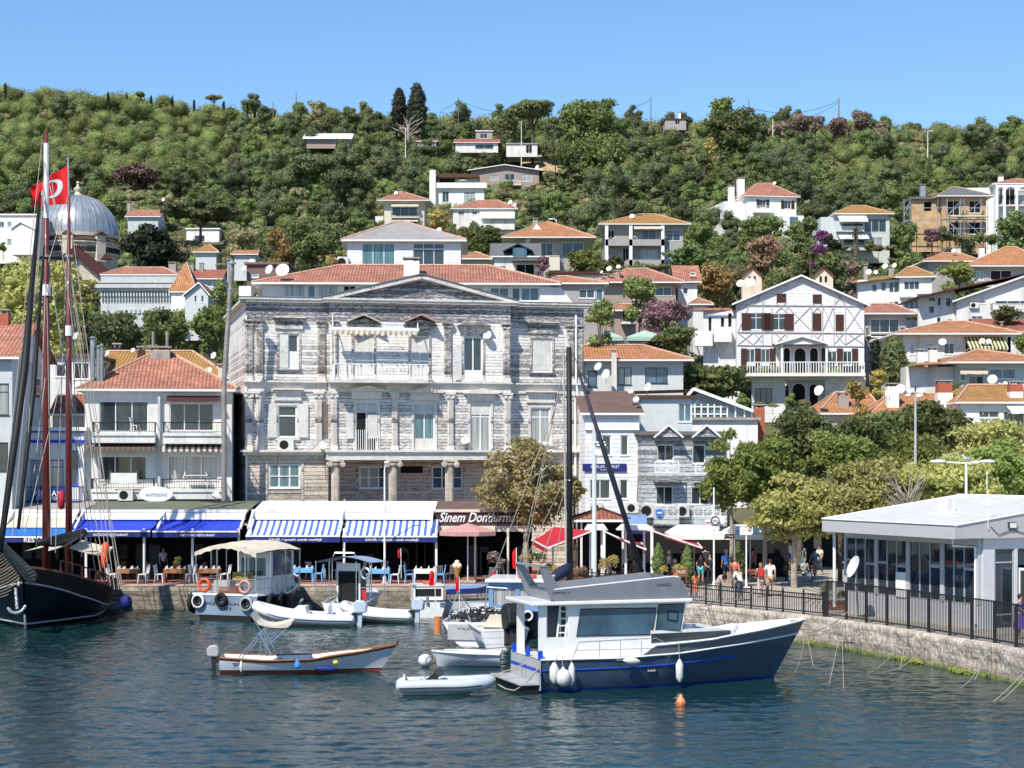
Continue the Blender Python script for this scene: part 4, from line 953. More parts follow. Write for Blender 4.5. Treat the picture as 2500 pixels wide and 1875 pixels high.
d=MB().cyl((f.u(1610,-1),-1.05,f.w(1610,1252,-1)),(f.u(1610,-1),-1.0,f.w(1610,1252,-1)),.25,24).build('round_sign','skyblue',r);MB().box(f.u(1610,-1)-.15,f.u(1610,-1)+.15,-1.065,-1.055,f.w(1610,1252,-1)-.04,f.w(1610,1252,-1)+.05).build('sign_band','frame',d)
f,r=house('terrace_house','pale blue terrace house with planted parapet above the narrow wooden house',1564,1690,973,1062,120,0,6,'paleblue',('flat',0,'tile'),wins=[(1686-30,1688,985,1030,'b')],dishes=[(1580,947,16,1.5)],deep=6,autoside=False)
MB().prism([(0,3.0),(0,3.0)],0,1)if False else None
f,r=house('glazed_gable_house','white house with glazed gable and conservatory above the acacia trees',1640,1850,1026,1065,132,0,9,'white2',('flat',0,'concrete'),deep=8,autoside=False)
x0,xm_,x1=f.u(1600),f.u(1730),f.u(1850);z0=f.w(1700,1028);zr=f.w(1725,948)
ro=MB().add([(x0-3,1,zr-.2),(xm_,1,zr),(xm_,8,zr),(x0-3,8,zr-.2)],[(0,1,2,3)],0,[[(0,0),(7,0),(7,7),(0,7)]]).build('upper_roof','otile',r)
MB().bar((xm_-1.0,.9,zr),(x1-.2,.9,f.w(1850,1003)),.35,.22).bar((xm_-1.0,.9,zr),(f.u(1672),.9,f.w(1672,975)),.3,.2).build('bargeboard','frame',r)
MB().prism([(f.u(1672),z0),(f.u(1845),z0),(f.u(1845),f.w(1845,1003)),(xm_-.6,zr-.3),(f.u(1672),f.w(1672,980))],1.2,1.5).build('glazed_gable','bglass',r)
b=MB()
for px in(1672,1700,1716,1732,1748,1764,1780,1800,1822,1840):b.box(f.u(px)-.05,f.u(px)+.05,1.05,1.19,z0,f.w(px,985+max(0,(px-1740))*.12))
for py in(992,1010):b.box(f.u(1672),f.u(1780),1.06,1.18,f.w(1700,py)-.04,f.w(1700,py)+.04)
b.build('glazing_bars','frame',r)
chimney(r,f.u(1862),2,-1,f.w(1862,985),.75,'brickred')
f=Fr(1415,103.5);f.z0=QZ;r=f.root('cafe_pavilion','small cafe pavilion with red tiled hip roof and white posts behind the camera pole','cafe')
x1=f.u(1525);zt=f.w(1470,1268);roof_hip(r,0,x1,0,3.2,zt,f.w(1470,1243,1.6),'rtile',.3)
for x in(.1,x1*.5,x1-.1):MB().box(x-.06,x+.06,0,.12,0,zt-.16).build('post','frame',r)
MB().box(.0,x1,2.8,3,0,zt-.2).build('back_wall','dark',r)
def awn4(name,label,bh,fh,fl_,bl,m='red',val=.28,trim='frame'):
 """awning from four corner points: back-high, front-high, front-low, back-low"""
 bh,fh,fl_,bl=map(Vector,(bh,fh,fl_,bl));o=empty(name,(fh.x,fh.y,QZ),0,label,'awning',None);off=Vector((fh.x,fh.y,QZ))
 n=10;rows=[[(bh.lerp(bl,i/n)).lerp(fh.lerp(fl_,i/n),t)-off-Vector((0,0,.12*math.sin(math.pi*i/n)))for i in range(n+1)]for t in(0,.25,.5,.75,1)]
 MB().sheet(rows,.015).build('canvas',m,o)
 rows=[[bl.lerp(fl_,i/n)-off+Vector((0,0,-val*k-.03*k*math.sin(i*2.5)))for i in range(n+1)]for k in(0,1)];MB().sheet(rows).build('valance',m,o)
 MB().bar(fh-off,fl_-off,.07).bar(bl-off,fl_-off,.07).build('front_bar',trim,o)
 b=MB().bar(fh-off+Vector((0,.1,.1)),Vector((fh-off).to_tuple()[:2]+(0,))+Vector((0,.1,0)),.13);b.build('post',trim,o)
 MB().bar(bh-off+Vector((0,-.1,.1)),Vector((bh-off).to_tuple()[:2]+(0,))+Vector((0,-.1,0)),.12).build('post',trim,o)
 return o
awn4('red_awning','bright red awning sloping down to the left beside the sycamore tree',at(1350,1286,103),at(1447,1296,98.5),at(1336,1338,98.5),at(1298,1318,103))
awn4('red_awning','dark red awning sloping down to the right between the two white posts',at(1470,1292,103),at(1475,1297,98.8),at(1577,1342,98.8),at(1565,1325,103))
awn4('red_awning','long red and white edged awning sloping down towards the conical shrubs',at(1590,1290,103),at(1592,1296,98.8),at(1714,1338,98.8),at(1700,1322,103))
for px0,px1,lb in((1428,1484,'small white canopy roof above the left red awning post'),(1506,1596,'wide white canopy roof between the red awnings')):
 f=Fr(px0,99.5);f.z0=QZ;r=f.root('canopy_roof',lb,'canopy');x1=f.u(px1);z=f.w(px0,1294)
 MB().prism([(0,z),(x1*.15,z+.28),(x1*.85,z+.28),(x1,z)],-.3,1.2).build('roof','white2',r)
 for x in(x1*.25,x1*.75):MB().box(x-.06,x+.06,.3,.42,0,z).build('post','frame',r)
f=Fr(1520,104);f.z0=QZ;r=f.root('blue_awning','small arched blue and white awning left of the round blue sign','awning');x1=f.u(1576);z=f.w(1548,1288)
MB().sheet([[(x1*i/6,-1.2*math.sin(t),z+.75*math.cos(t))for i in range(7)]for t in(0.05,.5,1.0,1.57)],.02).build('canvas','bcanvas',r);MB().box(0,x1,-.05,.05,0,z).build('wall','dark',r)
MB().box(0,x1,-1.25,-1.22,z-.3,z).build('valance','navy',r)
f=Fr(1640,103.5);f.z0=QZ;r=f.root('white_canopy','wide white square parasol canopies over the cafe behind the street signs','canopy')
for px0,px1 in((1632,1765),(1768,1905)):
 x0,x1=f.u(px0,-1),f.u(px1,-1);z=f.w(1700,1305,-1.5);zz=f.w(1700,1281,0);xm_=(x0+x1)/2;c=[(x0,-1.6),(x1,-1.6),(x1,1.6),(x0,1.6)];top=(x0+(x1-x0)*.2,x0+(x1-x0)*.8)
 b=MB();T=[(top[0],-.2,zz),(top[1],-.2,zz),(top[1],.2,zz),(top[0],.2,zz)];B=[(x,y,z)for x,y in c];D=[(x,y,z-.28)for x,y in c]
 b.add(T+B+D,[(0,1,2,3),(4,5,1,0),(5,6,2,1),(6,7,3,2),(7,4,0,3),(8,9,5,4),(9,10,6,5),(11,8,4,7)]);b.build('canopy','wcanvas',r);MB().cyl((xm_,0,0),(xm_,0,zz),.05).build('pole','metal',r)
MB().box(f.u(1570),f.u(1925,2.5),2.5,2.7,-.1,2.6).build('dark_shopfront','dark',r)
f=Fr(1142,101);f.z0=QZ;r=f.root('parasol','faded pink square parasol in front of the ice cream parlour','parasol');b=MB();rr_=1.65;zt,ze=f.w(1142,1277),f.w(1142,1297)
n=8;P=[(rr_*math.cos(2*math.pi*k/n+.39),rr_*.85*math.sin(2*math.pi*k/n+.39))for k in range(n)]
b.add([(0,0,zt)]+[(x,y,ze)for x,y in P]+[(x,y,ze-.22)for x,y in P],[(0,1+k,1+(k+1)%n)for k in range(n)]+[(1+k,1+n+k,1+n+(k+1)%n,1+(k+1)%n)for k in range(n)]).build('canopy','pink',r)
MB().cyl((0,0,.1),(0,0,zt),.035,8).build('pole','frame',r);b=MB()
for x,y in P:b.bar((0,0,zt-.1),(x*.97,y*.97,ze),.025)
b.build('rib','frame',r);MB().box(-.45,.45,-.45,.45,0,.15).build('base','concrete',r,bevel=.03)
f=Fr(1116,101);f.z0=QZ;r=f.root('ice_cream_cone','giant ice cream cone statue with white scoops on the promenade edge','statue')
MB().lathe([(.03,.12),(.21,.78),(.24,.80),(.24,.86),(.001,.86)],(0,0,0),16).build('cone',mat('wafer',(.48,.24,.07),.7,var=.2,scale=8),r,smooth=True)
b=MB()
for x,y,z,q in((-.1,-.05,.95,.16),(.11,-.04,.94,.15),(0,.05,1.0,.17),(0,-.03,1.12,.14)):b.ell((x,y,z),q,q,q,12,8)
b.build('scoops',mat('icecream',(.78,.72,.62),.6,var=.05),r,smooth='all');b=MB()
for a in(0,2.1,4.2):b.bar((0,0,.3),(.25*math.cos(a),.25*math.sin(a),0),.03)
b.build('stand','iron',r)
# ================================================================ houses on the hill (photo columns/rows, distance)
H_=house
f,r=H_('roof_terrace_house','long white glazed storey with red tiled roof directly behind the mansion pediment',640,1345,696,770,134,2,10,'white2',('hip',648,'tile',(832,1195)),wins=[(694,745,695,725,'c'),(751,770,697,727,'b'),(775,826,696,727,'c'),(838,869,697,720,'o'),(1145,1180,700,725,'c'),(1196,1242,702,735,'b'),(1250,1270,702,735,'d'),(1272,1316,702,735,'b')],oh=.7,deep=6,dishes=[(690,660,34,-.3),(658,658,24,.8)])
chimney(r,f.u(1005,2),2,f.w(1005,700,2),f.w(1005,630,2),1.15,'white2')
MB().prism([(f.u(1318),f.w(1318,742)),(f.u(1400),f.w(1400,742)),(f.u(1368),f.w(1368,702)),(f.u(1318),f.w(1318,702))],-.2,2).build('stair_parapet','white2',r)
MB().box(f.u(589),f.u(618),-1.5,.5,f.w(600,745),f.w(600,703)).build('corner_box','white2',r);MB().prism([(f.u(596),f.w(596,740)),(f.u(680),f.w(680,740)),(f.u(680),f.w(680,695)),(f.u(630),f.w(630,715))],.3,3).build('side_wing','white',r)
f,r=H_('penthouse','white board clad penthouse with grey hip roof above the red roof of the mansion',848,1125,590,680,150,1,9,'cleanside',('hip',541,'slate',(968,985)),wins=[(884,964,594,660,'x'),(1008,1085,594,660,'x')],oh=.5,deep=4,dishes=[(1072,562,16,3)])
for a,c,n in((884,964,'t'),):MB().box(f.u(a)+.1,f.u(c)-.1,.075,.083,f.w(900,658),f.w(900,596)).build('curtain','tglass',r)
MB().box(f.u(1008),f.u(1085),.03,.125,f.w(1040,608)-.04,f.w(1040,608)+.04).build('window_bar','frame',r)
ac_unit(r,f.u(838),-.1,f.w(838,655),.9,.9)
H_('mauve_house','low mauve house with skylight and dishes left of the long red roof',602,700,646,700,175,0,6,'mauve',('flat',0,'mauve'),wins=[(612,631,666,678,'c')],dishes=[(597,655,16,-.5),(614,640,18,1)],chims=[(560,632,670,10,2,'metal')],autoside=False,pad=10)
DY=285.0;c=at(190,640,DY);dr=empty('domed_church',(c.x,c.y,c.z-3),0,'cream stone church with a large ribbed lead dome and arcaded drum behind the schooner masts','church');k=DY/FPX
Rr=97*k;zd=(HZ-576)*k+CAMH-(c.z-3);prof=[(Rr*math.cos(a)*(1 if a<1.2 else 1),zd+Rr*1.02*math.sin(a))for a in[i*math.pi/2/14 for i in range(14)]]+[(.01,zd+Rr*1.02)]
do=MB().lathe(prof,(0,0,0),48).build('dome','lead',dr,smooth='all');b=MB()
for i in range(36):
 a=2*math.pi*i/36;b.tube([((Rr+.06)*math.cos(t)*math.cos(a),(Rr+.06)*math.cos(t)*math.sin(a),zd+(Rr*1.02+.06)*math.sin(t))for t in(0,.3,.6,.9,1.15,1.4)],.07,4)
b.build('dome_rib','lead',do)
for z_,q in((.38,.0),(.66,0)):pass
MB().lathe([(.9,0),(.7,.25),(.5,.35),(.35,.7),(.6,1.0),(.62,1.25),(.25,1.45),(.12,1.9),(.25,2.1),(.02,2.4)],(0,0,zd+Rr*1.02-.15),16).build('finial','stone',dr,smooth=True)
MB().lathe([(Rr-.4,-2),(Rr-.4,zd-.6),(Rr+.1,zd-.55),(Rr+.15,zd-.05),(Rr-.3,zd+.05)],(0,0,0),32).build('drum','stone',dr,smooth=True)
MB().lathe([(Rr+.1,zd-1.35),(Rr+.75,zd-1.25),(Rr+.1,zd-.8)],(0,0,0),32).build('cornice','tile',dr)
MB().lathe([(Rr-.1,-4),(Rr-.1,zd-3.6),(Rr+.35,zd-3.2),(Rr+.35,zd-1.9),(Rr+.65,zd-1.6),(Rr+.65,zd-1.36),(Rr,zd-1.34)],(0,0,0),32).build('lower_drum','stone',dr,smooth=True)
b=MB()
for i in range(64):
 a=math.pi+math.pi*(i+.5)/64;q=Rr+.352;m3=Matrix.Rotation(a+math.pi/2,3,'Z');ctr=Vector((q*math.cos(a),q*math.sin(a),zd-2.55))
 b.add([ctr+m3@Vector((x,-.03,z))for x,z in((-.13,-.45),(.13,-.45),(.13,.3),(.07,.42),(-.07,.42),(-.13,.3))],[(0,1,2,3,4,5)])
b.build('arcade_opening','dark',dr)
for a in(-2.35,-1.57,-.80):
 p=Vector(((Rr+.3)*math.cos(a),(Rr+.3)*math.sin(a),0));t=MB().box(-.75,.75,-.35,.6,zd-4.5,zd-.5).build('buttress','stone',dr,loc=p,rz=a+math.pi/2);MB().prism([(-.95,zd-.48),(.95,zd-.48),(0,zd+.15)],-.5,.6).build('buttress_roof','tile',t)
RECTS.append((85,300,470,668,DY))
f=Fr(160,262,10);f.z0=at(200,760,262).z;gr=f.root('church_porch','maroon timber gabled church porch with cream wall panels below the dome','church porch')
x0,xm_,x1=f.u(118),f.u(186),f.u(254);zl,zr=f.w(186,652),f.w(186,603);MB().prism([(x0,-6),(x1,-6),(x1,zl),(xm_,zr),(x0,zl)],.2,9).build('wall','stone',gr)
ro=MB().add([(x0-.6,-.6,zl-.3),(xm_,-.6,zr+.15),(xm_,9,zr+.15),(x0-.6,9,zl-.3)],[(0,1,2,3)],0,[[(0,0),(0,5),(9,5),(9,0)]]).add([(x1+.6,-.6,zl-.3),(xm_,-.6,zr+.15),(xm_,9,zr+.15),(x1+.6,9,zl-.3)],[(3,2,1,0)],0,[[(9,0),(9,5),(0,5),(0,0)]]).build('roof','tile',gr)
MB().prism([(x0-.6,zl-.35),(xm_,zr+.08),(xm_,zr-1.3),(x0+.3,zl-1.6)],-.55,-.2).prism([(x1+.6,zl-.35),(x1-.3,zl-1.6),(xm_,zr-1.3),(xm_,zr+.08)],-.55,-.2).build('gable_timber','maroon',gr)
b=MB().box(x0+.5,x1-.5,-.1,.19,zl-3.0,zl-2.2).box(x0+.8,x1-.8,-.1,.19,zl-6,zl-4.6);b.build('timber_band','maroon',gr)
for px in(215,236):MB().lathe([(0.001,0),(.5,0)],(f.u(px),-.12,f.w(px,738)),16,0,Matrix.Rotation(R(90),3,'X')).box(f.u(px)-.5,f.u(px)+.5,-.13,.1,f.w(px,765),f.w(px,738)).build('arched_opening','dark',gr)
MB().prism([(f.u(246),f.w(258,633)),(f.u(275),f.w(258,633)),(f.u(260),f.w(258,617))],-.5,1).build('small_pediment','maroon',gr)
RECTS.append((150,280,600,720,262))
H_('clifftop_house','white flat roofed house with a small tiled gable at the left edge beside the dome',-60,90,526,602,272,0,9,'white2',('flat',0,'white2'),wins=[(-5,10,541,555,'d'),(18,29,541,554,'c'),(17,65,583,599,'c')],autoside=False,oh=.2)
f,r=H_('small_gable','small white gable with red tiled roof in front of the white clifftop house',28,84,558,580,268,0,5,'white2',('gf',540,'tile',50),autoside=False,clear=False,oh=.2)
f,r=H_('corbelled_building','pale grey polygonal building with deep corbelled cornice and tiled roof below the church',246,432,672,775,232,0,8,'greystone',('hip',653,'tile',(300,400)),oh=.1,autoside=False)
x0,x1=f.u(246),f.u(432);MB().box(x0-.6,x1+.6,-.9,0,f.w(300,704),f.w(300,695)).box(x0-.3,x1+.3,-.5,-.004,f.w(300,711),f.w(300,704)-.01).build('cornice','greystone',r);MB().box(x0-.5,x1+.5,-.85,-.1,f.w(300,695)+.01,f.w(300,692)).build('cornice_tiles','tile',r);b=MB();n=26
for i in range(n):x=x0+(x1-x0)*(i+.3)/n;b.box(x,x+.17,-.45,-.004,f.w(300,724),f.w(300,712)).box(x+.02,x+.15,-.25,-.004,f.w(300,735),f.w(300,724)-.01)
b.build('corbel','greystone',r);b=MB()
for i in range(9):b.box(x0+2.4+i*.55,x0+2.75+i*.55,-.2,-.004,f.w(300,765),f.w(300,755))
b.build('lower_corbel','greystone',r)
H_('pavilion_house','steep orange tiled pyramid roof right of the corbelled building',418,476,714,745,226,0,5,'white2',('hip',642,'otile'),autoside=False,oh=.3)
H_('red_roof_house','wide low red tiled roof with three chimneys behind the pyramid roof',382,536,682,715,250,0,7,'paleblue',('gs',658,'rtile'),wins=[(506,530,686,701,'c')],chims=[(422,640,672,18,3,'concrete'),(467,642,675,13,3,'concrete'),(492,642,668,10,3,'concrete')],autoside=False)
f,r=H_('gable_cottage','white cottage with steep gable and two small arched windows above the flue pipe',452,508,722,748,216,0,6,'paleblue',('gf',688,'tile',486),wins=[(474,481,716,738,'d'),(491,498,716,738,'d')],autoside=False,oh=.35)
H_('skylight_house','low red tiled house with white roof dormer among the pines above the dome',312,386,530,550,330,0,7,'greystone',('gs',512,'tile'),chims=[(315,492,520,8,3,'concrete')],dishes=[(399,487,9,1)],autoside=False)
H_('pine_shaded_house','white building half hidden behind the umbrella pine trunks',455,535,560,605,330,0,6,'white2',('flat',0,'white2'),wins=[(475,500,575,590,'d')],autoside=False,pad=-10)
H_('cottage','cottage with a small ochre tiled roof beside the umbrella pine',478,528,617,640,285,0,6,'paleblue',('hip',597,'ytile'),autoside=False);H_('cottage','cottage with a flat strip of orange tiles left of the yellow leaved tree',572,624,622,645,280,0,5,'paleblue',('gs',610,'otile'),autoside=False)
H_('white_roof_house','long low house with white metal roof high on the ridge',748,852,340,352,430,0,8,'taupe',('gs',326,'white2'),wins=[(818,826,342,348,'d')],autoside=False,oh=.8)
H_('hilltop_house','pale hilltop house with flat tiled roof right of the tall cypresses',1112,1216,349,362,420,0,8,'white',('gs',339,'rtile'),wins=[(1160,1205,352,364,'d')],autoside=False);H_('hilltop_cabin','small grey cabin with white wall above the flat tiled hilltop house',1162,1202,321,345,428,0,5,'grey',('flat',0,'white2'),wins=[(1172,1190,326,338,'w')],autoside=False)
H_('hilltop_shed','low tiled shed behind the bare tree and lamp pole',1020,1064,346,362,425,0,6,'white',('gs',341,'rtile'),autoside=False,clear=False)
H_('terrace_ruin','white walled hilltop house above the dry grass slope',1236,1312,352,372,415,0,7,'white',('flat',0,'grey'),wins=[(1284,1299,354,374,'o')],autoside=False);H_('ridge_house','small flat roofed house with chimney on the skyline',1624,1675,292,308,470,0,7,'grey',('flat',0,'tile'),wins=[(1648,1660,293,304,'o')],chims=[(1659,273,290,6,3,'white')],autoside=False)
f,r=H_('low_gable_house','brown house with very low pitched gable below the dry grass slope',1150,1316,416,446,395,0,8,'taupe',('gf',402,'brownroof',1232),wins=[(1196,1217,427,440,'c'),(1232,1257,425,440,'w'),(1274,1299,425,443,'c')],dishes=[(1312,408,11,-.3)],autoside=False,oh=.8);balcony(r,f.u(1228,-1),f.u(1272,-1),f.w(1250,450,-1),f.w(1250,441,-1),1,'rail','white',railm='frame')
f,r=H_('terrace_villa','white villa with big roof terrace, parasol and tall white chimney slab',1062,1182,459,497,370,0,8,'white2',('flat',0,'white2'),wins=[(1080,1096,467,494,'d'),(1133,1160,468,492,'c')],autoside=False,oh=.2)
zz=f.w(1120,452);balcony(r,f.u(1062),f.u(1189),f.w(1120,458),f.w(1120,447),.7,'solid','white2');MB().box(f.u(1068),f.u(1168),1.5,6,f.w(1120,457),f.w(1120,433)).build('penthouse_wall','grey',r);MB().box(f.u(1067),f.u(1170),0,6,f.w(1120,433),f.w(1120,424)).build('penthouse_roof','otile',r);MB().box(f.u(1049),f.u(1064),-1,3,-3,f.w(1056,417)).build('chimney_slab','white2',r);MB().box(f.u(1072),f.u(1110),1.4,1.49,f.w(1120,446),f.w(1120,434)).build('window','dark',r);MB().lathe([(1.1,0),(0,.35)],(f.u(1130),.8,f.w(1130,440)),10).build('parasol','wcanvas',r)
f,r=H_('balcony_house','tall cream house with red hip roof and stacked balconies above the penthouse',938,1036,492,552,330,0,8,'cream',('hip',470,'tile',(974,990)),wins=[(957,1019,506,527,'x'),(957,1019,538,550,'o')],bals=[(955,1023,517,529,1.2,'rail')],awns=[(955,1022,496,504,1.3,'cloth'),(958,1020,534,541,1.3,'cloth')],chims=[(978,463,480,12,4,'concrete')],dishes=[(967,471,10,2)],oh=1.2);MB().box(f.u(916),f.u(936),0,3,f.w(925,548),f.w(925,528)).build('side_balcony','white',r)
f,r=H_('hip_roof_house','pale house with red hip roof and a long striped awning below the terrace villa',1106,1258,511,562,335,0,8,'white',('hip',489,'tile',(1170,1215)),wins=[(1119,1133,515,525,'d'),(1153,1165,515,524,'d')],dishes=[(1246,494,12,1)],chims=[(1256,492,520,9,3,'white')]);awning(r,f.u(1171),f.u(1256),f.w(1210,515),f.w(1210,531,-1.2),1.4,stripes('white_striped_awning',(.75,.74,.70),(.5,.48,.42),.5));MB().box(f.u(1171),f.u(1256),-1,0,f.w(1210,562),f.w(1210,548)).build('lower_balcony','white',r)
f,r=H_('orange_roof_house','house with broad orange pyramid roof and a dormer left of the grey balcony house',1258,1420,584,665,252,0,12,'grey',('hip',541,'otile'),wins=[(1318,1350,593,625,'d'),(1372,1425,592,628,'d'),(1262,1300,600,630,'d')],dishes=[(1289,589,13,-1)],oh=1.9,bals=[(1330,1366,612,624,1.2,'rail')],chims=[(1307,533,555,12,5,'concrete')]);MB().prism([(f.u(1300),f.w(1312,557)),(f.u(1322),f.w(1312,557)),(f.u(1311),f.w(1312,543))],1.5,3.5).build('dormer','white2',r);MB().box(f.u(1340),f.u(1366),-1.2,-.01,f.w(1350,662),f.w(1350,628)).build('porch','cream',r)
f,r=H_('tudor_house','white gabled house with dark timber eaves and dark porch behind the red roof',1206,1312,628,680,226,0,8,'white',('gs',594,'dslate'),wins=[(1252,1285,606,626,'d'),(1260,1305,645,672,'o'),(1215,1235,650,676,'d')],autoside=False,oh=.5);roof_gable_front(r,f.u(1232),f.u(1298),-.5,4,f.w(1265,612,-.5),f.w(1265,594,-.5),None,'dslate',.2,verge='iron');MB().box(f.u(1252),f.u(1286),-.6,-.5,f.w(1268,626),f.w(1268,606)).build('arched_window','bglass',r);MB().box(f.u(1250),f.u(1318),-1.6,-.02,f.w(1280,640),f.w(1280,636)).build('porch_roof','dslate',r)
H_('garden_house','small orange tiled house wedged between penthouse and gabled white house',1128,1190,634,668,205,0,6,'grey',('hip',615,'otile'),wins=[(1130,1150,645,660,'o'),(1160,1185,645,662,'c')],autoside=False,oh=.6)
f,r=H_('grey_balcony_house','grey house with orange hip roof, corner balconies and a white awning in mid hillside',1478,1668,550,650,290,0,10,'grey',('hip',523,'ytile',(1560,1600)),wins=[(1625,1661,562,588,'w'),(1566,1602,563,585,'w'),(1537,1548,565,585,'d'),(1565,1604,610,632,'c'),(1484,1500,562,582,'o'),(1625,1660,612,635,'c'),(1520,1535,605,640,'o')],bals=[(1478,1622,584,597,1.6,'solid'),(1530,1622,634,650,1.6,'solid')],awns=[(1548,1617,549,559,1.8,'cloth')],chims=[(1560,523,545,12,4,'grey')],dishes=[(1543,528,13,2)],oh=1.2)
for px in(1481,1540,1618):MB().box(f.u(px,-1.5)-.25,f.u(px,-1.5)+.25,-1.6,-1.2,-2,f.w(px,551,-1.5)).build('column','white2',r)
f,r=H_('chimney_villa','bright white villa with red hip roof and two tall white chimneys on the right hillside',1824,1944,481,568,332,10,14,'white2',('hip',448,'tile',(1850,1880)),wins=[(1855,1870,487,507,'s'),(1915,1931,490,510,'s')],chims=[(1785,453,485,13,6,'white2'),(1808,434,480,16,6,'white2')],dishes=[(1891,447,9,3)],bals=[(1842,1892,502,517,1.2,'wrail')],oh=.6);f2=MB().box(f.u(1898),f.u(1952),-2.4,-.01,-2,f.w(1925,530)).build('porch','white2',r);MB().box(f.u(1928,-2.4),f.u(1948,-2.4),-2.45,-2.41,f.w(1938,550),f.w(1938,534)).build('window','bglass',r);MB().box(f.u(1776),-.01,2,14,-3,f.w(1800,488)).build('side_wing','white2',r)
f,r=H_('seaview_house','pale blue house with ochre hip roof, white awnings and big window',2042,2172,524,604,292,0,9,'paleblue',('hip',502,'ytile',(2078,2110)),wins=[(2110,2164,534,567,'x'),(2055,2108,545,560,'d'),(2060,2110,585,600,'d'),(2122,2155,580,602,'c')],awns=[(2050,2120,524,541,2.2,'wcanvas'),(2050,2122,569,583,2.2,'wcanvas')],bals=[(2044,2110,552,562,1.3,'solid'),(2050,2120,598,608,1.3,'solid')],oh=.7);MB().box(f.u(2004),-.01,0,8,-2,f.w(2020,530)).build('side_wing','paleblue',r)
f,r=H_('unfinished_house','unfinished plywood clad house with grey roof wrapped in scaffolding',2300,2408,481,580,282,0,10,'ply',('hip',457,'dslate',(2325,2340)),wins=[(2313,2343,490,526,'o'),(2366,2394,490,520,'o'),(2316,2341,542,577,'o'),(2366,2393,543,572,'o')],chims=[(2252,450,480,12,3,'metal')],autoside=False,oh=1.0);MB().wall(f.u(2230),-.01,-2,f.w(2250,484),1.5,.3,[(f.u(2256,1.5),f.u(2274,1.5),f.w(2260,515,1.5),f.w(2260,493,1.5)),(f.u(2288,1.5),f.u(2297,1.5),f.w(2290,518,1.5),f.w(2290,490,1.5))]).build('side_wing','ply',r);MB().box(f.u(2226),.5,1,8,f.w(2250,484)+.01,f.w(2250,478)).build('wing_roof','dslate',r);MB().box(f.u(2232,2),-.1,2.2,2.4,-1,f.w(2250,486)).build('painted_interior_shade','dark',r)  # near black sheet behind the wing openings paints the unlit inside
sc=f.root('scaffolding','metal tube scaffolding with plank decks around the unfinished house','scaffolding');b=MB()
for px in(2207,2222,2290,2312,2345,2354,2395,2412):b.cyl((f.u(px,-1.2),-1.2,-2),(f.u(px,-1.2),-1.2,f.w(px,488)),.07,5)
for py in(510,540,560):b.bar((f.u(2207,-1.2),-1.2,f.w(2300,py)),(f.u(2412,-1.2),-1.2,f.w(2300,py)),.1)
for x0,x1 in((2312,2345),(2354,2395),(2312,2354),(2207,2222)):b.bar((f.u(x0,-1.2),-1.25,f.w(x0,530)),(f.u(x1,-1.2),-1.25,f.w(x1,492)),.08);b.bar((f.u(x1,-1.2),-1.22,f.w(x0,575)),(f.u(x0,-1.2),-1.22,f.w(x1,540)),.08)
b.build('tube','metal',sc);MB().box(f.u(2318),f.u(2408),-1.6,-.6,f.w(2360,532),f.w(2360,529)).build('plank','cloth',sc)
f,r=H_('arcaded_villa','white villa with arched loggia at the right edge behind the scaffolding',2430,2560,450,580,300,-6,12,'white2',('hip',436,'tile'),wins=[(2434,2448,462,498,'d'),(2452,2478,462,500,'o'),(2484,2530,465,500,'c'),(2440,2450,530,560,'d'),(2460,2500,520,560,'c')],bals=[(2434,2540,488,500,1.2,'rail')],chims=[(2443,428,450,12,3,'white2')],oh=.6);MB().box(f.u(2350),-.01,3,12,-3,f.w(2380,452)).build('side_wing','white2',r);b=MB()
for px in(2434,2452,2482,2520):b.box(f.u(px,-1.2)-.2,f.u(px,-1.2)+.2,-1.4,-1.0,-1,f.w(px,452,-1.2))
for x0,x1 in((2434,2452),(2452,2482),(2482,2520)):
 a,c_=f.u(x0,-1.2),f.u(x1,-1.2);zt=f.w(2460,452,-1.2);rr_=(c_-a)/2-.2;P=[(a,zt),(c_,zt)]+[((a+c_)/2+rr_*math.cos(t),zt-rr_-.3+rr_*math.sin(t))for t in[math.pi*i/8 for i in range(9)]]
 b.prism([(a,zt),(c_,zt),(c_,zt-rr_-.3)]+P[2:]+[(a,zt-rr_-.3)],-1.35,-1.05)
b.build('loggia','white2',r)
H_('wide_orange_house','wide house with three stepped orange roofs and dark veranda at the right edge',2370,2560,652,700,238,0,9,'grey',('hip',603,'otile',(2455,2480)),wins=[(2382,2402,662,684,'c'),(2418,2470,660,684,'o')],bals=[(2390,2520,688,696,1.5,'rail')],chims=[(2396,601,640,13,3,'white2')],oh=1.0)
H_('orange_annex','low orange roofed annex with dish left of the wide orange house',2265,2376,640,690,245,0,8,'grey',('hip',618,'otile',(2300,2345)),chims=[(2340,602,635,9,4,'white')],dishes=[(2329,612,12,2)],oh=.9)
f,r=H_('bay_window_house','white house with grouped tall windows, balconies and four dishes behind the half timbered house',2196,2275,678,768,210,-8,9,'white2',('hip',652,'ytile',(2215,2235)),wins=[(2207,2245,686,707,'x'),(2207,2245,734,756,'x')],bals=[(2198,2248,706,722,1.0,'wrail'),(2198,2248,754,768,1.0,'wrail')],chims=[(2113,645,690,9,3,'concrete'),(2176,650,680,12,3,'concrete')],dishes=[(2121,664,15,0),(2138,664,11,0),(2161,650,15,1),(2184,648,13,1),(2145,742,16,-2)],oh=.5)
MB().box(f.u(2095),-.01,.6,8,-3,f.w(2130,682)).build('side_wing','white2',r);MB().add([(f.u(2078),-.2,f.w(2080,692)),(.3,-.2,f.w(2196,676)),(1.5,5,f.w(2215,655)),(f.u(2090),5,f.w(2090,672))],[(0,1,2,3)],0,[[(0,0),(6,0),(6,5),(0,5)]]).build('wing_roof','ytile',r);b=MB()
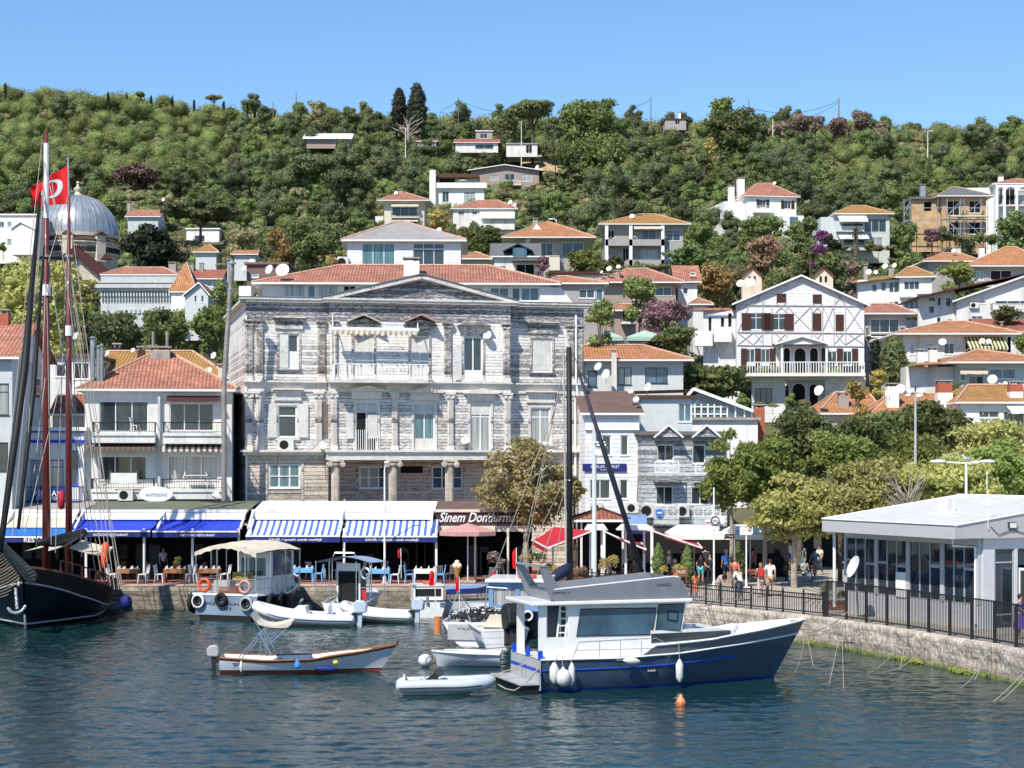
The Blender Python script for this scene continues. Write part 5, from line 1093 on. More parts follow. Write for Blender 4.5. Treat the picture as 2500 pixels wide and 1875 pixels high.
for px,y0,y1 in((2135,695,710),(2157,690,708),(2176,690,712),(2188,688,712),(2176,738,752),(2188,736,750)):MB().box(f.u(px,.6)-.22,f.u(px,.6)+.22,.54,.58,f.w(px,y1,.6),f.w(px,y0,.6)).build('window','glass',r)
f,r=H_('long_gable_house','long white block with a single dark edged sloping roof right of the bay window house',2336,2560,735,800,192,0,10,'white',('gf',668,'tile',2512),wins=[(2372,2408,714,742,'c'),(2430,2520,723,742,'x'),(2372,2400,772,788,'b')],bals=[(2424,2540,740,757,1.2,'rail')],autoside=False,oh=.6);ac_unit(r,f.u(2377),-.02,f.w(2377,753),.9,.6)
MB().wall(f.u(2245),-.01,-3,f.w(2290,725),.9,.3,[(f.u(p,.9),f.u(q,.9),f.w(p,c_,.9),f.w(p,a,.9))for p,q,a,c_ in((2268,2282,720,735),(2289,2296,722,745),(2310,2320,728,748),(2268,2280,748,764),(2288,2296,775,790))]).prism([(f.u(2245),f.w(2290,725)),(-.01,f.w(2290,725)),(-.01,f.w(2336,706)),(f.u(2245),f.w(2245,724))],.9,1.2).build('side_wing','white',r);MB().box(f.u(2246),-.1,1.25,1.3,-1,f.w(2290,715)).build('pane','glass',r)
MB().prism([(f.u(2236),f.w(2236,728,-.5)),(f.u(2512),f.w(2512,667,-.5)),(f.u(2512),f.w(2512,664,-.5)),(f.u(2236),f.w(2236,724,-.5))],-.7,9).build('roof_edge','maroon',r)
f,r=H_('balcony_annex','tile roofed annex with dark glazed balcony attached right of the half timbered house',2112,2212,768,850,185,0,8,'grey',('hip',742,'tile',(2130,2180)),wins=[(2125,2195,778,812,'x')],bals=[(2120,2208,800,816,1.4,'rail')],oh=.8);MB().box(f.u(2120),f.u(2210),-1.4,-.02,f.w(2160,826),f.w(2160,817)).build('balcony_base','white2',r)
f,r=H_('orange_villa','villa with broad orange roof and a yellow striped awning right of the conical tree',2205,2460,818,890,166,0,10,'white',('hip',785,'otile',(2310,2360)),wins=[(2305,2330,838,865,'d'),(2356,2450,830,866,'o'),(2263,2278,838,850,'c'),(2222,2233,840,865,'c')],dishes=[(2301,835,19,-1.5),(2398,832,14,-1.5),(2414,833,13,-1.5)],oh=1.1);awning(r,f.u(2354),f.u(2450),f.w(2400,822),f.w(2400,848,-1.5),1.6,stripes('yellow_black_striped_awning',(.62,.60,.30),(.06,.06,.05),.33));MB().box(f.u(2352),f.u(2470),.3,1.2,0,f.w(2400,822)).build('veranda','dark',r)
f,r=H_('lower_orange_villa','villa with orange roof, small white awning and two wall chimneys below the striped awning',2340,2560,888,955,153,0,10,'paleblue',('hip',855,'otile',(2385,2400)),wins=[(2415,2480,900,925,'b'),(2345,2358,905,930,'d'),(2365,2402,918,948,'d')],awns=[(2345,2412,898,913,1.0,'cloth')],chims=[(2246,852,900,16,2,'white'),(2277,847,905,19,2,'white')],dishes=[(2423,926,24,-2),(2438,942,17,-2),(2457,939,19,-2)],oh=1.2,deep=6);MB().box(f.u(2222),-.01,1.5,8,-3,f.w(2260,893)).build('side_wing','white',r);MB().add([(f.u(2210),.2,f.w(2210,893)),(-.1,.2,f.w(2340,886)),(.5,5,f.w(2370,862)),(f.u(2270),5,f.w(2290,880))],[(0,1,2,3)],0,[[(0,0),(6,0),(6,5),(0,5)]]).build('wing_roof','otile',r)
H_('lane_house','pale low house with tiled shed roof at the right edge below the long white block',2405,2560,812,850,176,0,8,'white',('gs',778,'rtile'),chims=[(2445,785,830,7,1,'brickred')],autoside=False)
f,r=H_('tiled_house','large orange tiled roof with brick chimney and clustered dishes above the plane trees',2128,2330,1024,1060,140,0,9,'taupe',('hip',962,'otile',(2180,2290)),chims=[(2304,928,985,34,1.2,'brickred'),(2178,935,985,28,2,'white2')],dishes=[(2172,958,24,-.5),(2198,950,26,0),(2215,958,20,0),(2245,960,22,0)],autoside=False,oh=.5,deep=8)
H_('tiled_house','orange tiled roof with dish above the dark leaved tree',2010,2142,1012,1050,146,0,8,'cream',('hip',958,'otile',(2040,2120)),chims=[(2058,958,1005,24,1,'concrete')],dishes=[(2000,955,24,-1)],autoside=False,deep=8)
f,r=H_('white_terrace_house','white flat terrace house with striped orange roof and white awnings at the right edge',2345,2560,985,1062,138,0,8,'white2',('hip',940,'ytile',(2365,2480)),wins=[(2450,2500,1005,1045,'d'),(2390,2440,1003,1020,'d')],chims=[(2478,930,975,30,1,'brickred')],dishes=[(2400,1010,4,-1)],autoside=False,oh=.5,deep=8);awning(r,f.u(2455),f.u(2540),f.w(2500,988),f.w(2500,1003,-1.5),1.5,'wcanvas')
f,r=H_('blue_trim_house','pale house with long orange tiled roof and two dishes right of the mansion',1428,1668,882,960,146,0,9,'paleblue',('hip',843,'otile',(1400,1570)),wins=[(1508,1542,897,940,'c'),(1575,1630,897,936,'b'),(1435,1458,905,945,'b')],chims=[(1499,853,945,12,-1.0,'white')],dishes=[(1461,895,22,-2),(1480,913,25,-2.2),(1582,942,17,-3)],oh=.8,fm='dframe',deep=6)
H_('tiled_bungalow','bungalow with red hip roof and two dishes behind the round pine',1472,1650,692,745,200,0,9,'taupe',('hip',656,'tile',(1530,1580)),wins=[(1600,1640,700,722,'d')],chims=[(1478,668,700,12,1,'taupe'),(1508,660,695,15,1,'taupe')],dishes=[(1469,664,8,0),(1487,656,14,0),(1510,651,11,0)],oh=.9)
H_('gabled_white_house','small white gabled house right of the bungalow',1655,1702,690,725,205,0,7,'white2',('gs',648,'tile'),wins=[(1667,1680,702,718,'d'),(1685,1698,665,672,'d')],autoside=False,oh=.5)
H_('flat_roof_house','long flat roofed house with dark veranda below the pink oleander tree',1345,1472,668,690,212,0,6,'taupe',('flat',0,'rtile'),wins=[(1385,1410,674,687,'o'),(1415,1465,674,687,'c')],autoside=False)
H_('grey_annex','grey annex with small orange hip roof beside the long red roof',1340,1475,694,755,160,0,7,'grey',('hip',675,'otile',(1360,1385)),wins=[(1413,1452,706,728,'d'),(1455,1472,702,735,'b')],autoside=False,oh=.4)
H_('balcony_cottage','cottage with orange roof and dark balcony below the round pine',1500,1552,760,800,172,0,6,'taupe',('hip',743,'otile',(1510,1540)),wins=[(1519,1550,766,786,'o')],bals=[(1517,1552,778,786,1,'rail')],autoside=False,oh=.5)
H_('garden_house','small red roofed garden house with satellite dish beside the pink bush',1692,1730,745,775,195,0,6,'white',('hip',728,'tile'),autoside=False)
f=Fr(1430,160);f.z0=at(1500,870,160).z;r=f.root('green_canopy','pale green and white peaked garden canopies above the orange roof','canopy')
for a,c_,t in((1440,1520,803),(1530,1625,803)):
 x0,x1=f.u(a),f.u(c_);z0,z1=f.w(a,822),f.w(a,t);MB().add([(x0,0,z0),(x1,0,z0),(x1,3,z0),(x0,3,z0),((x0+x1)/2,1.5,z1)],[(0,1,4),(1,2,4),(2,3,4),(3,0,4)]).box(x0,x1,-.02,.02,z0-.35,z0).build('canopy',mat('pale_green_canvas',(.36,.50,.42),.8),r)
MB().box(f.u(1490),f.u(1575),.5,.7,-2,f.w(1530,830)).build('glazing','bglass',r);MB().box(f.u(1432),f.u(1458),-.2,.5,-2,f.w(1440,825)).build('curtain',mat('pale_green_curtain',(.45,.55,.50),.8),r)
HY=176.0;f=Fr(1799,HY,-3);f.z0=at(1900,990,HY).z
r=f.root('half_timbered_house','big white half timbered house with brown shutters, arched porch and veranda on the right','house')
W=f.u(2110);U_,Z_=f.u,f.w
ze,zr,xr=Z_(1955,742),Z_(1955,676),U_(1955)
sh=[(1830,1862,764,805),(1885,1918,766,806)];dk=[(1984,2005,765,807),(2040,2060,768,808),(1896,1919,717,738),(1984,2006,719,741)]
gw=[(1820,1843,852,888),(1858,1880,852,888),(2020,2043,858,892),(2058,2080,858,892)]
hp=lambda t:(U_(t[0]),U_(t[1]),Z_(1955,t[3]),Z_(1955,t[2]))
b=MB().wall(0,W,Z_(1955,893),ze,0,.25,[hp(t)for t in sh+dk[:2]+gw]);b.prism([(0,ze),(W,ze),(xr,zr)],0,.25);b.build('wall','cleanside',r)
roof_gable_front(r,0,W,0,13,Z_(1799,738),zr+.2,xr,'otile',.5,zel=Z_(1785,742),zer=Z_(2118,745))
MB().box(0,.3,.25,13,-4,ze).box(W-.3,W,.25,13,-4,ze).build('side_wall','cleanside',r)
for t in sh:h=hp(t);m_=.35*(h[1]-h[0]);wh=(h[0]+m_*.8,h[1]-m_*.8,h[2],h[3]);window(r,h[0],h[1],h[2],h[3],'w',bars=1);MB().box(h[0]-.75,h[0]+.1,-.1,-.04,h[2],h[3]).build('shutter','shutter',r);MB().box(h[1]-.1,h[1]+.75,-.1,-.04,h[2],h[3]).build('shutter','shutter',r)
for t in dk:h=hp(t);MB().box(h[0],h[1],-.06 if t[2]<745 else-.06,-.01,h[2],h[3]).build('closed_shutter','shutter',r)
for t in gw:h=hp(t);window(r,*h,kind='d');
for px in(1816,1850,1886,2013,2050,2087):MB().box(U_(px)-.28,U_(px)+.28,-.1,-.04,Z_(px,892),Z_(px,851)).build('shutter','shutter',r)
b=MB();tb=mat('grey_timber',(.47,.45,.44),.8,var=.1)
def beam(x0,y0,x1,y1,w_=.16):b.bar((U_(x0),-.03,Z_(1955,y0)),(U_(x1),-.03,Z_(1955,y1)),w_,.06)
for y in(744,763-40,810,842):
 if y>730:beam(1800,y+(0),2109,y+4)
for px in(1840,1864,1893,1920,1952,1984,2007,2038,2062,2084):beam(px,745-0,px,700+abs(px-1955)*.37 if px not in()else 700,.11)if px in(1840,1864,2038,2062)else None
for px in(1862,1884,1920,1982,2008,2036,2064):beam(px,745,px,842,.11)
for x0,x1,y0,y1 in((1802,1828,746,808),(1920,1982,746,808),(2008,2036,746,808),(2064,2107,746,808),(1840,1864,712,743),(2038,2062,712,743),(1894,1920,738,762),(1984,2007,741,763),(1840,1864,812,840),(1892,1920,812,840),(1984,2007,812,840),(2036,2062,812,840),(1802,1838,812,840),(2066,2107,812,840)):
 beam(x0,y0,x1,y1,.09);beam(x0,y1,x1,y0,.09)
b.build('timber_beam',tb,r)
xl=U_(1716,2.5);MB().wall(xl,-.01,-4,Z_(1760,752,2),2,.25,[(U_(p,2),U_(q,2),Z_(p,c_,2),Z_(p,a,2))for p,q,a,c_ in((1730,1737,775,808),(1760,1768,775,800),(1778,1786,765,800))]).build('side_wing','cleanside',r);MB().box(xl+.2,-.1,2.3,2.4,-1,Z_(1760,755,2)).build('shutter','shutter',r)
MB().add([(xl-1,1.5,Z_(1702,757,1.5)),(.2,1.5,Z_(1800,735,1.5)),(2.5,9,Z_(1825,722,3)),(xl,9,Z_(1740,740,3))],[(0,1,2,3)],0,[[(0,0),(6,0),(6,5),(0,5)]]).box(xl-1,.0,1.4,1.5,Z_(1750,752,1.5)-.2,Z_(1750,752,1.5)).build('wing_roof','tile',r)
for a,c_,y0,y1 in((1697,1740,808,840),(1743,1786,798,830)):bo=balcony(r,U_(a,.8),U_(c_,.8),Z_(a,y1,.8),Z_(a,y0,.8),1.2,'solid','white2',y=1.99);MB().bar((U_(a+4,.9),.9,Z_(a,y1,.8)-.1),(U_(a+14,.9),1.9,Z_(a,y1+30,.8)),.1).bar((U_(c_-4,.9),.9,Z_(a,y1,.8)-.1),(U_(c_-14,.9),1.9,Z_(a,y1+30,.8)),.1).build('bracket','frame',bo)
zdk=Z_(1955,913);MB().box(U_(1822,-2),U_(2112,-2),-2.2,-.01,zdk-.3,zdk).build('veranda_deck','white2',r);b=MB();x0,x1=U_(1824,-2.1),U_(2110,-2.1);n=44;b.box(x0,x1,-2.15,-2.07,zdk+.98,zdk+1.06)
for i in range(n+1):x=x0+(x1-x0)*i/n;b.bar((x,-2.11,zdk),(x,-2.11,zdk+1),.07)
b.build('railing','frame',r)
xa,xb=U_(1895,-2),U_(2020,-2);zp=Z_(1958,838,-2);zq=Z_(1962,821,-2);roof_gable_front(r,xa,xb,-2.2,-.1,zp,zq+.1,(xa+xb)/2,'rtile',.2);MB().prism([(xa,zp-.1),(xb,zp-.1),((xa+xb)/2,zq-.1)],-2.15,-2.0).build('porch_gable','frame',r)
for px in(1909,2018):MB().box(U_(px,-2)-.1,U_(px,-2)+.1,-2.1,-1.9,zdk,zp).build('porch_post','frame',r)
def arch(px0,px1,py0,py1,v,m='dark',name='arched_door',frame=True):
 x0,x1,z0,z1=U_(px0,v),U_(px1,v),Z_(px0,py1,v),Z_(px0,py0,v);q=(x1-x0)/2;xc=(x0+x1)/2;P=[(x0,z0),(x1,z0)]+[(xc+q*math.cos(t),z1-q+q*math.sin(t))for t in[math.pi*i/10 for i in range(11)]]
 o=MB().prism(P,v-.03,v-.005).build(name,m,r)
 if frame:MB().tube([(x,v-.03,z)for x,z in[(x0,z0)]+P[:1:-1]+[(x1,z0)]],.08,5).build('arch_frame','frame',o)
for a,c_ in((1912,1930),(1938,1968),(1976,1998)):arch(a,c_,848,912,-.0)
zb0=-4;MB().wall(U_(1835,-.3),U_(2113,-.3),-4,zdk-.301,-.3,.3,[(U_(1843,-.3),U_(1885,-.3),Z_(1860,985),Z_(1860,948)),(U_(1917,-.3),U_(2014,-.3),-3.9,Z_(1950,928))]).build('base_wall','cleanside',r);MB().box(U_(1912),U_(2020),1.2,1.4,-4,zdk-.4).build('recess_wall','cleanside',r);window(r,U_(1843,-.3),U_(1885,-.3),Z_(1860,985),Z_(1860,948),'x',y=-.3,fm='dframe')
for a,c_,y in((1914,1927,940),(1933,1967,935),(1975,1998,937)):arch(a,c_,y,990,1.18)
dish(r,U_(2000,-3),-3,Z_(2000,952,-3),.9)
for px,py in((1836,690),(2010,692)):
 cx,v=U_(px,5),5;z0,z1=Z_(px,720,v),Z_(px,652,v);w_=.95;c=MB().prism([(cx-w_,z0-2),(cx+w_,z0-2),(cx+w_,z1-.9),(cx,z1-.1),(cx-w_,z1-.9)],v,v+1.5).build('chimney','cream',r)
 MB().bar((cx-w_-.2,v+.7,z1-1.05),(cx,v+.7,z1+.05),1.9,.12).bar((cx+w_+.2,v+.7,z1-1.05),(cx,v+.7,z1+.05),1.9,.12).build('chimney_roof','otile',c)
 for k in(-.25,.25):MB().box(cx+k-.12,cx+k+.12,v-.01,v+.05,z1-1.5,z1-.9).build('chimney_opening','dark',c)
dish(r,U_(1833,3),3,Z_(1833,690,3),1.0);dish(r,U_(1808,3),3,Z_(1808,692,3),.8)
RECTS.append((1690,2120,660,985,HY))
pts=[(1215,372),(1260,378),(1330,384),(1375,395),(1392,430),(1380,440),(1310,430),(1250,405),(1215,395)]
V=[]
for px,py in pts:Y=solveY(px,py);p=at(px,py,Y);V.append((p.x,p.y,float(ground_z(np.array(p.x),np.array(p.y)))+1.5))
cx=sum(Vector(v)for v in map(Vector,V))if False else Vector((sum(v[0]for v in V)/len(V),sum(v[1]for v in V)/len(V),sum(v[2]for v in V)/len(V)+.8))
g=NT('dry_grass');g.l(g.mix(g.ramp(g.noise(.7,6),.3,.7),(.30,.21,.10),(.52,.40,.22)),g.b.inputs['Base Color']);g.b.inputs['Roughness'].default_value=.95;g.bump(g.noise(3,5),.8,.3);M['drygrass']=g.m
MB().add(V+[tuple(cx)],[(i,(i+1)%len(V),len(V))for i in range(len(V))]).build('dry_grass_slope','drygrass',kind='structure')
RECTS.append((1218,1385,378,432,399))
# ================================================================ vegetation
M['lf_round']=leafm('pine_bright',(0.302,0.386,0.086),(0.174,0.251,0.068),nsc=.08)
M['lf_dark']=leafm('pine_dark',(0.127,0.177,0.068),(0.206,0.243,0.093),nsc=.1)
M['lf_green']=leafm('leaf_green',(0.223,0.315,0.068),(0.144,0.214,0.061),nsc=.12)
M['lf_olive']=leafm('leaf_olive',(0.350,0.328,0.138),(0.238,0.243,0.107),nsc=.15)
M['lf_yellow']=leafm('leaf_yellow_green',(0.636,0.484,0.093),(0.333,0.315,0.067),nsc=.3)
M['lf_syc']=leafm('leaf_plane_tree',(0.42,0.43,0.075),(0.24,0.30,0.045),(0.60,0.56,0.20),nsc=.7);M['lf_dry']=leafm('leaf_plane_tree_dry',(0.42,0.37,0.12),(0.22,0.23,0.05),(0.60,0.50,0.24),nsc=.8)
M['lf_acacia']=leafm('leaf_acacia',(0.30,0.38,0.06),(0.18,0.27,0.04),nsc=.6)
M['lf_laurel']=leafm('leaf_laurel',(0.133,0.189,0.055),(0.206,0.262,0.068),nsc=.5)
M['lf_cypress']=leafm('leaf_cypress',(0.025,0.036,0.020),(0.036,0.050,0.024),trans=.05)
M['lf_brown']=leafm('leaf_dead_brown',(0.24,0.15,0.11),(0.16,0.105,0.08),trans=.1)
M['lf_tan']=leafm('leaf_tan',(0.515,0.315,0.160),(0.303,0.230,0.107),nsc=.3)
M['lf_grey']=leafm('leaf_grey',(0.454,0.338,0.240),(0.303,0.254,0.147),nsc=.2)
M['lf_purple']=leafm('bougainvillea',(0.34,0.05,0.28),(0.20,0.04,0.17),(0.06,0.10,0.03),nsc=.4)
M['lf_pink']=leafm('oleander_pink',(0.42,0.20,0.24),(0.28,0.13,0.15),(0.08,0.09,0.04),nsc=.5)
M['bark']=mat('bark',(0.13,0.10,0.075),.95,var=.35,scale=3)
M['palebark']=mat('pale_bark',(0.36,0.31,0.25),.9,var=.35,scale=3)
def leaves(rs,C,RR,n,a,b,bias=.6,jit=.22,lower=.75):
 """n leaf quads over the surfaces of ellipsoids C (k,3) with radii RR (k,3)"""
 k=len(C);wgt=(RR[:,0]*RR[:,2]);idx=rs.choice(k,n,p=wgt/wgt.sum())
 d=rs.normal(size=(n,3));d/=np.linalg.norm(d,axis=1)[:,None]
 low=(d[:,2]<-.25)&(rs.rand(n)<lower);d[low,2]*=-1
 P=C[idx]+d*RR[idx]*(1+rs.uniform(-jit*1.6,jit,n))[:,None]
 nn=d*bias+rs.normal(size=(n,3))*.55;nn/=np.linalg.norm(nn,axis=1)[:,None]
 t=np.cross(nn,rs.normal(size=(n,3)));t/=np.linalg.norm(t,axis=1)[:,None];u=np.cross(nn,t)
 s=rs.uniform(.65,1.3,n)[:,None];t*=s*a/2;u*=s*b/2
 V=np.stack([P-t,P+u*.9-t*.1,P+t,P-u*.9+t*.1],1).reshape(-1,3)
 return V,np.arange(n*4).reshape(-1,4)
def core(C,RR,sc=.78,nu=10,nv=7):
 th=np.arange(nu)*2*math.pi/nu;ph=np.arange(nv+1)*math.pi/nv
 T,Pp=np.meshgrid(th,ph);S=np.stack([np.sin(Pp)*np.cos(T),np.sin(Pp)*np.sin(T),np.cos(Pp)],-1).reshape(-1,3)
 q=[]
 for i in range(nv):
  for j in range(nu):q.append((i*nu+j,(i+1)*nu+j,(i+1)*nu+(j+1)%nu,i*nu+(j+1)%nu))
 q=np.array(q);V=[];Q=[]
 for c,r in zip(C,RR):Q.append(q+len(V)*len(S));V.append(c+S*r*sc)
 return np.concatenate(V),np.concatenate(Q)
def merge(*parts):
 V=[];Q=[];o=0
 for v,q in parts:V.append(v);Q.append(q+o);o+=len(v)
 return np.concatenate(V),np.concatenate(Q)
def clumps(rs,n,W,Hh,r0=.30,r1=.45,shape='round'):
 """clump centres inside an ellipsoid of half-width W and half-height Hh centred on 0"""
 C=[];RR=[]
 for i in range(n):
  d=rs.normal(size=3);d/=np.linalg.norm(d);q=rs.rand()**.4;r=rs.uniform(r0,r1)
  if shape=='dome':d[2]=abs(d[2])*1.0-.25
  if shape=='flat':d[2]*=.55;d[2]+=.25
  c=d*q*(1-r);C.append(c*[W,W*.9,Hh]);RR.append(np.array([W*r,W*r,min(Hh,W)*r*(.62 if shape=='flat' else.85)]))
 return np.array(C),np.array(RR)
def trunk_mesh(rs,H0,C,r,lean=0.0,limbs=7,z0=-1.5):
 b=MB();top=Vector((lean,0,H0));b.tube(catmull([(0,0,z0),(lean*.2+rs.uniform(-.1,.1)*r*4,0,H0*.45),top],4),[r*(1-.05*i)for i in range(9)],7)
 for i in rs.choice(len(C),min(limbs,len(C)),replace=False):
  c=Vector(C[i]);s=top.lerp(Vector((0,0,H0*.6)),rs.rand()*.6);m_=s.lerp(c,.5)+Vector((0,0,(c-s).length*.12));b.tube([s,m_,c],[r*.5,r*.32,r*.12],5)
 return b
py_low=lambda p:True
def tree(name,label,cat,px,pt,pb,wpx,Y,leafmat='lf_green',leaf=.22,dens=1.0,n=14,shape='round',aspect=1.6,bark='bark',seed=None,group=None,trunk=True,bias=.6,tr=None,r0=.30,r1=.45,corex=.62,zbase=None,zs=None,lean=0):
 seed=seed if seed is not None else int(px*7+pt);rs=np.random.RandomState(seed%100000)
 W=wpx/2*Y/FPX;Hh=(pb-pt)/2*Y/FPX;c=at(px,(pt+pb)/2,Y)
 zb=zbase if zbase is not None else(QZ if Y<118 else float(ground_z(np.array(c.x),np.array(Y))));zb=min(zb,c.z-Hh*.9)
 root=empty(name,(c.x-lean,Y,zb),0,label,cat,group)
 C,RR=clumps(rs,n,W,Hh,r0,r1,shape);C[:,2]+=c.z-zb;C[:,0]+=lean
 gap=c.z-zb-Hh
 if Y>=118 and gap>1.0 and shape=='round' and corex and corex>.55 and py_low(pt):
  m_=int(min(16,5+gap*1.5));A=rs.uniform(0,6.28,m_);q=rs.uniform(.2,.62,m_)*W;C2=np.stack([q*np.cos(A),q*np.sin(A),rs.uniform(.2,gap+Hh*.4,m_)],1);rr_=rs.uniform(.28,.42,m_)*W
  C=np.vstack([C,C2]);RR=np.vstack([RR,np.stack([rr_,rr_,rr_*.9],1)])
 area=4*math.pi*(W*Hh+W*W)/2;nl=int(min(26000,max(400,area*dens*2.6/(leaf*leaf*.5)*.5)))
 parts=[leaves(rs,C,RR,nl,leaf*aspect,leaf,bias if Y>118 else.4,.22 if Y>118 else.34)]
 if corex:parts.append(core(C,RR,corex if Y>118 else corex*.8))
 V,Q=merge(*parts);fast_mesh('crown',V,Q,leafmat,parent=root)
 if trunk:trunk_mesh(rs,max(.5,c.z-zb-Hh*.55),C,tr or max(.12,W*.07),lean).build('trunk',bark,root,smooth=True)
 return root
def cypress(label,px,pt,pb,wpx,Y,leafmat='lf_cypress',group=None,leaf=.35,name='cypress_tree',cat='tree',point=.6):
 rs=np.random.RandomState(int(px));W=wpx/2*Y/FPX;Hh=(pb-pt)*Y/FPX;c=at(px,pb,Y);root=empty(name,(c.x,Y,c.z),0,label,cat,group)
 n=16;C=[];RR=[]
 for i in range(n):
  t=(i+.5)/n;w_=W*(math.sin(min(1,t*2.2+.25)*math.pi/2))*(1-t**4*point);C.append([rs.uniform(-.12,.12)*w_,rs.uniform(-.12,.12)*w_,Hh*t*.97]);RR.append([w_*.9,w_*.9,Hh/n*1.5])
 C=np.array(C);RR=np.array(RR);nl=int(min(9000,max(250,2*math.pi*W*Hh/(leaf*leaf)*2.2)))
 V,Q=merge(leaves(rs,C,RR,nl,leaf*1.8,leaf*.8,.9,.1,0),core(C,RR,.85));fast_mesh('crown',V,Q,leafmat,parent=root)
 MB().cyl((0,0,-1.5),(0,0,Hh*.3),W*.15+.05,6).build('trunk','bark',root);return root
HT={}
def proto(kind,seed):
 rs=np.random.RandomState(seed)
 if kind=='round_pine':
  C,RR=clumps(rs,9,1.0,.85,.38,.5,'dome');C=np.vstack([C,[[0,0,-.05]]]);RR=np.vstack([RR,[[.86,.86,.72]]]);nl,a,b,bias=2000,.13,.075,1.6;m='lf_round'
 elif kind=='dark_pine':
  C,RR=clumps(rs,15,1.0,1.1,.25,.42,'round');nl,a,b,bias=2000,.16,.07,1.1;m='lf_dark'
 elif kind=='broadleaf_tree':
  C,RR=clumps(rs,14,1.0,.95,.28,.42,'round');nl,a,b,bias=1900,.14,.10,1.0;m='lf_green'
 else:
  C,RR=clumps(rs,7,1.0,.6,.35,.5,'dome');nl,a,b,bias=1000,.16,.10,1.0;m='lf_olive'
 Hc={'round_pine':1.15,'dark_pine':1.5,'broadleaf_tree':1.35,'bushy_shrub':.5}[kind]
 C=C+[0,0,Hc];V,Q=merge(leaves(rs,C,RR,nl,a,b,bias),core(C,RR,.82,8,5));nq=len(Q)
 t=trunk_mesh(rs,Hc*.8,C,.06 if kind!='bushy_shrub' else.03,0,4,-.9);tf=[f for f in t.f if len(f)==4];tv=np.array([tuple(v)for v in t.v]);V,Q2=merge((V,Q),(tv,np.array(tf)))
 o=fast_mesh(kind,V,Q2,[m,'bark'],mi=[0]*nq+[1]*len(tf));me=o.data;bpy.data.objects.remove(o);return me
for kd in('round_pine','dark_pine','broadleaf_tree','bushy_shrub'):HT[kd]=[proto(kd,11+i)for i in range(4)]
KL={'round_pine':('round bright green pine','pine tree'),'dark_pine':('dark irregular pine','pine tree'),'broadleaf_tree':('leafy green broadleaf tree','tree'),'bushy_shrub':('low olive green shrub','shrub')}
def zone(px,py):
 h='at the far left' if px<420 else 'left of the cypresses' if px<950 else 'in the middle' if px<1500 else 'right of the big round tree' if px<2000 else 'at the far right'
 v='along the ridge' if py<345 else 'on the upper slope' if py<450 else 'on the middle slope' if py<580 else 'among the hillside houses'
 return v+' '+h
RECTS+=[(270,400,388,480,380),(385,600,478,590,318),(1712,1762,330,385,390),(1350,1435,340,425,385),(1972,2035,548,600,268)]
cnt={k:0 for k in HT};rt=random.Random(42);SCR=[]
def blocked(px,pt,pb,r,Y):
 for a,c_,t,b_,HYy in RECTS:
  if Y<HYy+3 and px+r>a and px-r<c_ and pb>t and pt<t+.80*(b_-t):return True
 return False
py=250.0;row=0
while py<985:
 low=min(1,max(0,(py-430)/250));dx=47+38*low;dy=19+21*low;px=-40+(row%2)*dx/2+rt.uniform(-10,10)
 while px<2540:
  x=px+rt.uniform(-.35,.35)*dx;y=py+rt.uniform(-.5,.5)*dy;px+=dx*rt.uniform(.8,1.25)
  if y<float(ground_py(np.array(x),500.))+1:continue
  Y=solveY(x,y);u=rt.random()
  if y<470 and x<560:kd='round_pine' if u<.80 else 'bushy_shrub' if u<.93 else 'dark_pine'
  elif y<470 and x>1950:kd='round_pine' if u<.62 else 'broadleaf_tree' if u<.75 else 'dark_pine' if u<.88 else 'bushy_shrub'
  elif y<470:kd='dark_pine' if u<.36 else 'broadleaf_tree' if u<.70 else 'round_pine' if u<.85 else 'bushy_shrub'
  elif y<620:kd='dark_pine' if u<.42 else 'broadleaf_tree' if u<.85 else 'round_pine'
  else:kd='broadleaf_tree' if u<.70 else 'bushy_shrub' if u<.85 else 'dark_pine'
  r={'round_pine':rt.uniform(2.3,3.1),'dark_pine':rt.uniform(2.6,4.0),'broadleaf_tree':rt.uniform(2.4,3.6),'bushy_shrub':rt.uniform(1.6,2.4)}[kd]*(1-.12*low)
  rp=r*FPX/Y;top=y-rp*{'round_pine':2.1,'dark_pine':2.5,'broadleaf_tree':2.3,'bushy_shrub':1.1}[kd]
  ok=False
  for tr_ in range(3):
   if not blocked(x,top,y,rp*.75,Y):ok=True;break
   kd='bushy_shrub' if tr_==0 else kd;r*=.62;rp=r*FPX/Y;top=y-rp*1.15
  if not ok or cnt[kd]>=298:continue
  cnt[kd]+=1;p=at(x,y,Y);o=bpy.data.objects.new(kd,HT[kd][rt.randrange(4)]);COL.objects.link(o);z=float(ground_z(np.array(p.x),np.array(Y)))
  o.location=(p.x,Y,z);s=r;o.scale=(s*rt.uniform(.9,1.1),s*rt.uniform(.9,1.1),s*rt.uniform(.88,1.15));o.rotation_euler=(0,0,rt.uniform(0,6.28))
  zn=zone(x,y);tag(o,KL[kd][0]+' '+zn,KL[kd][1],KL[kd][0].replace('tree','trees')+' group '+zn)
 py+=dy;row+=1
gc=0
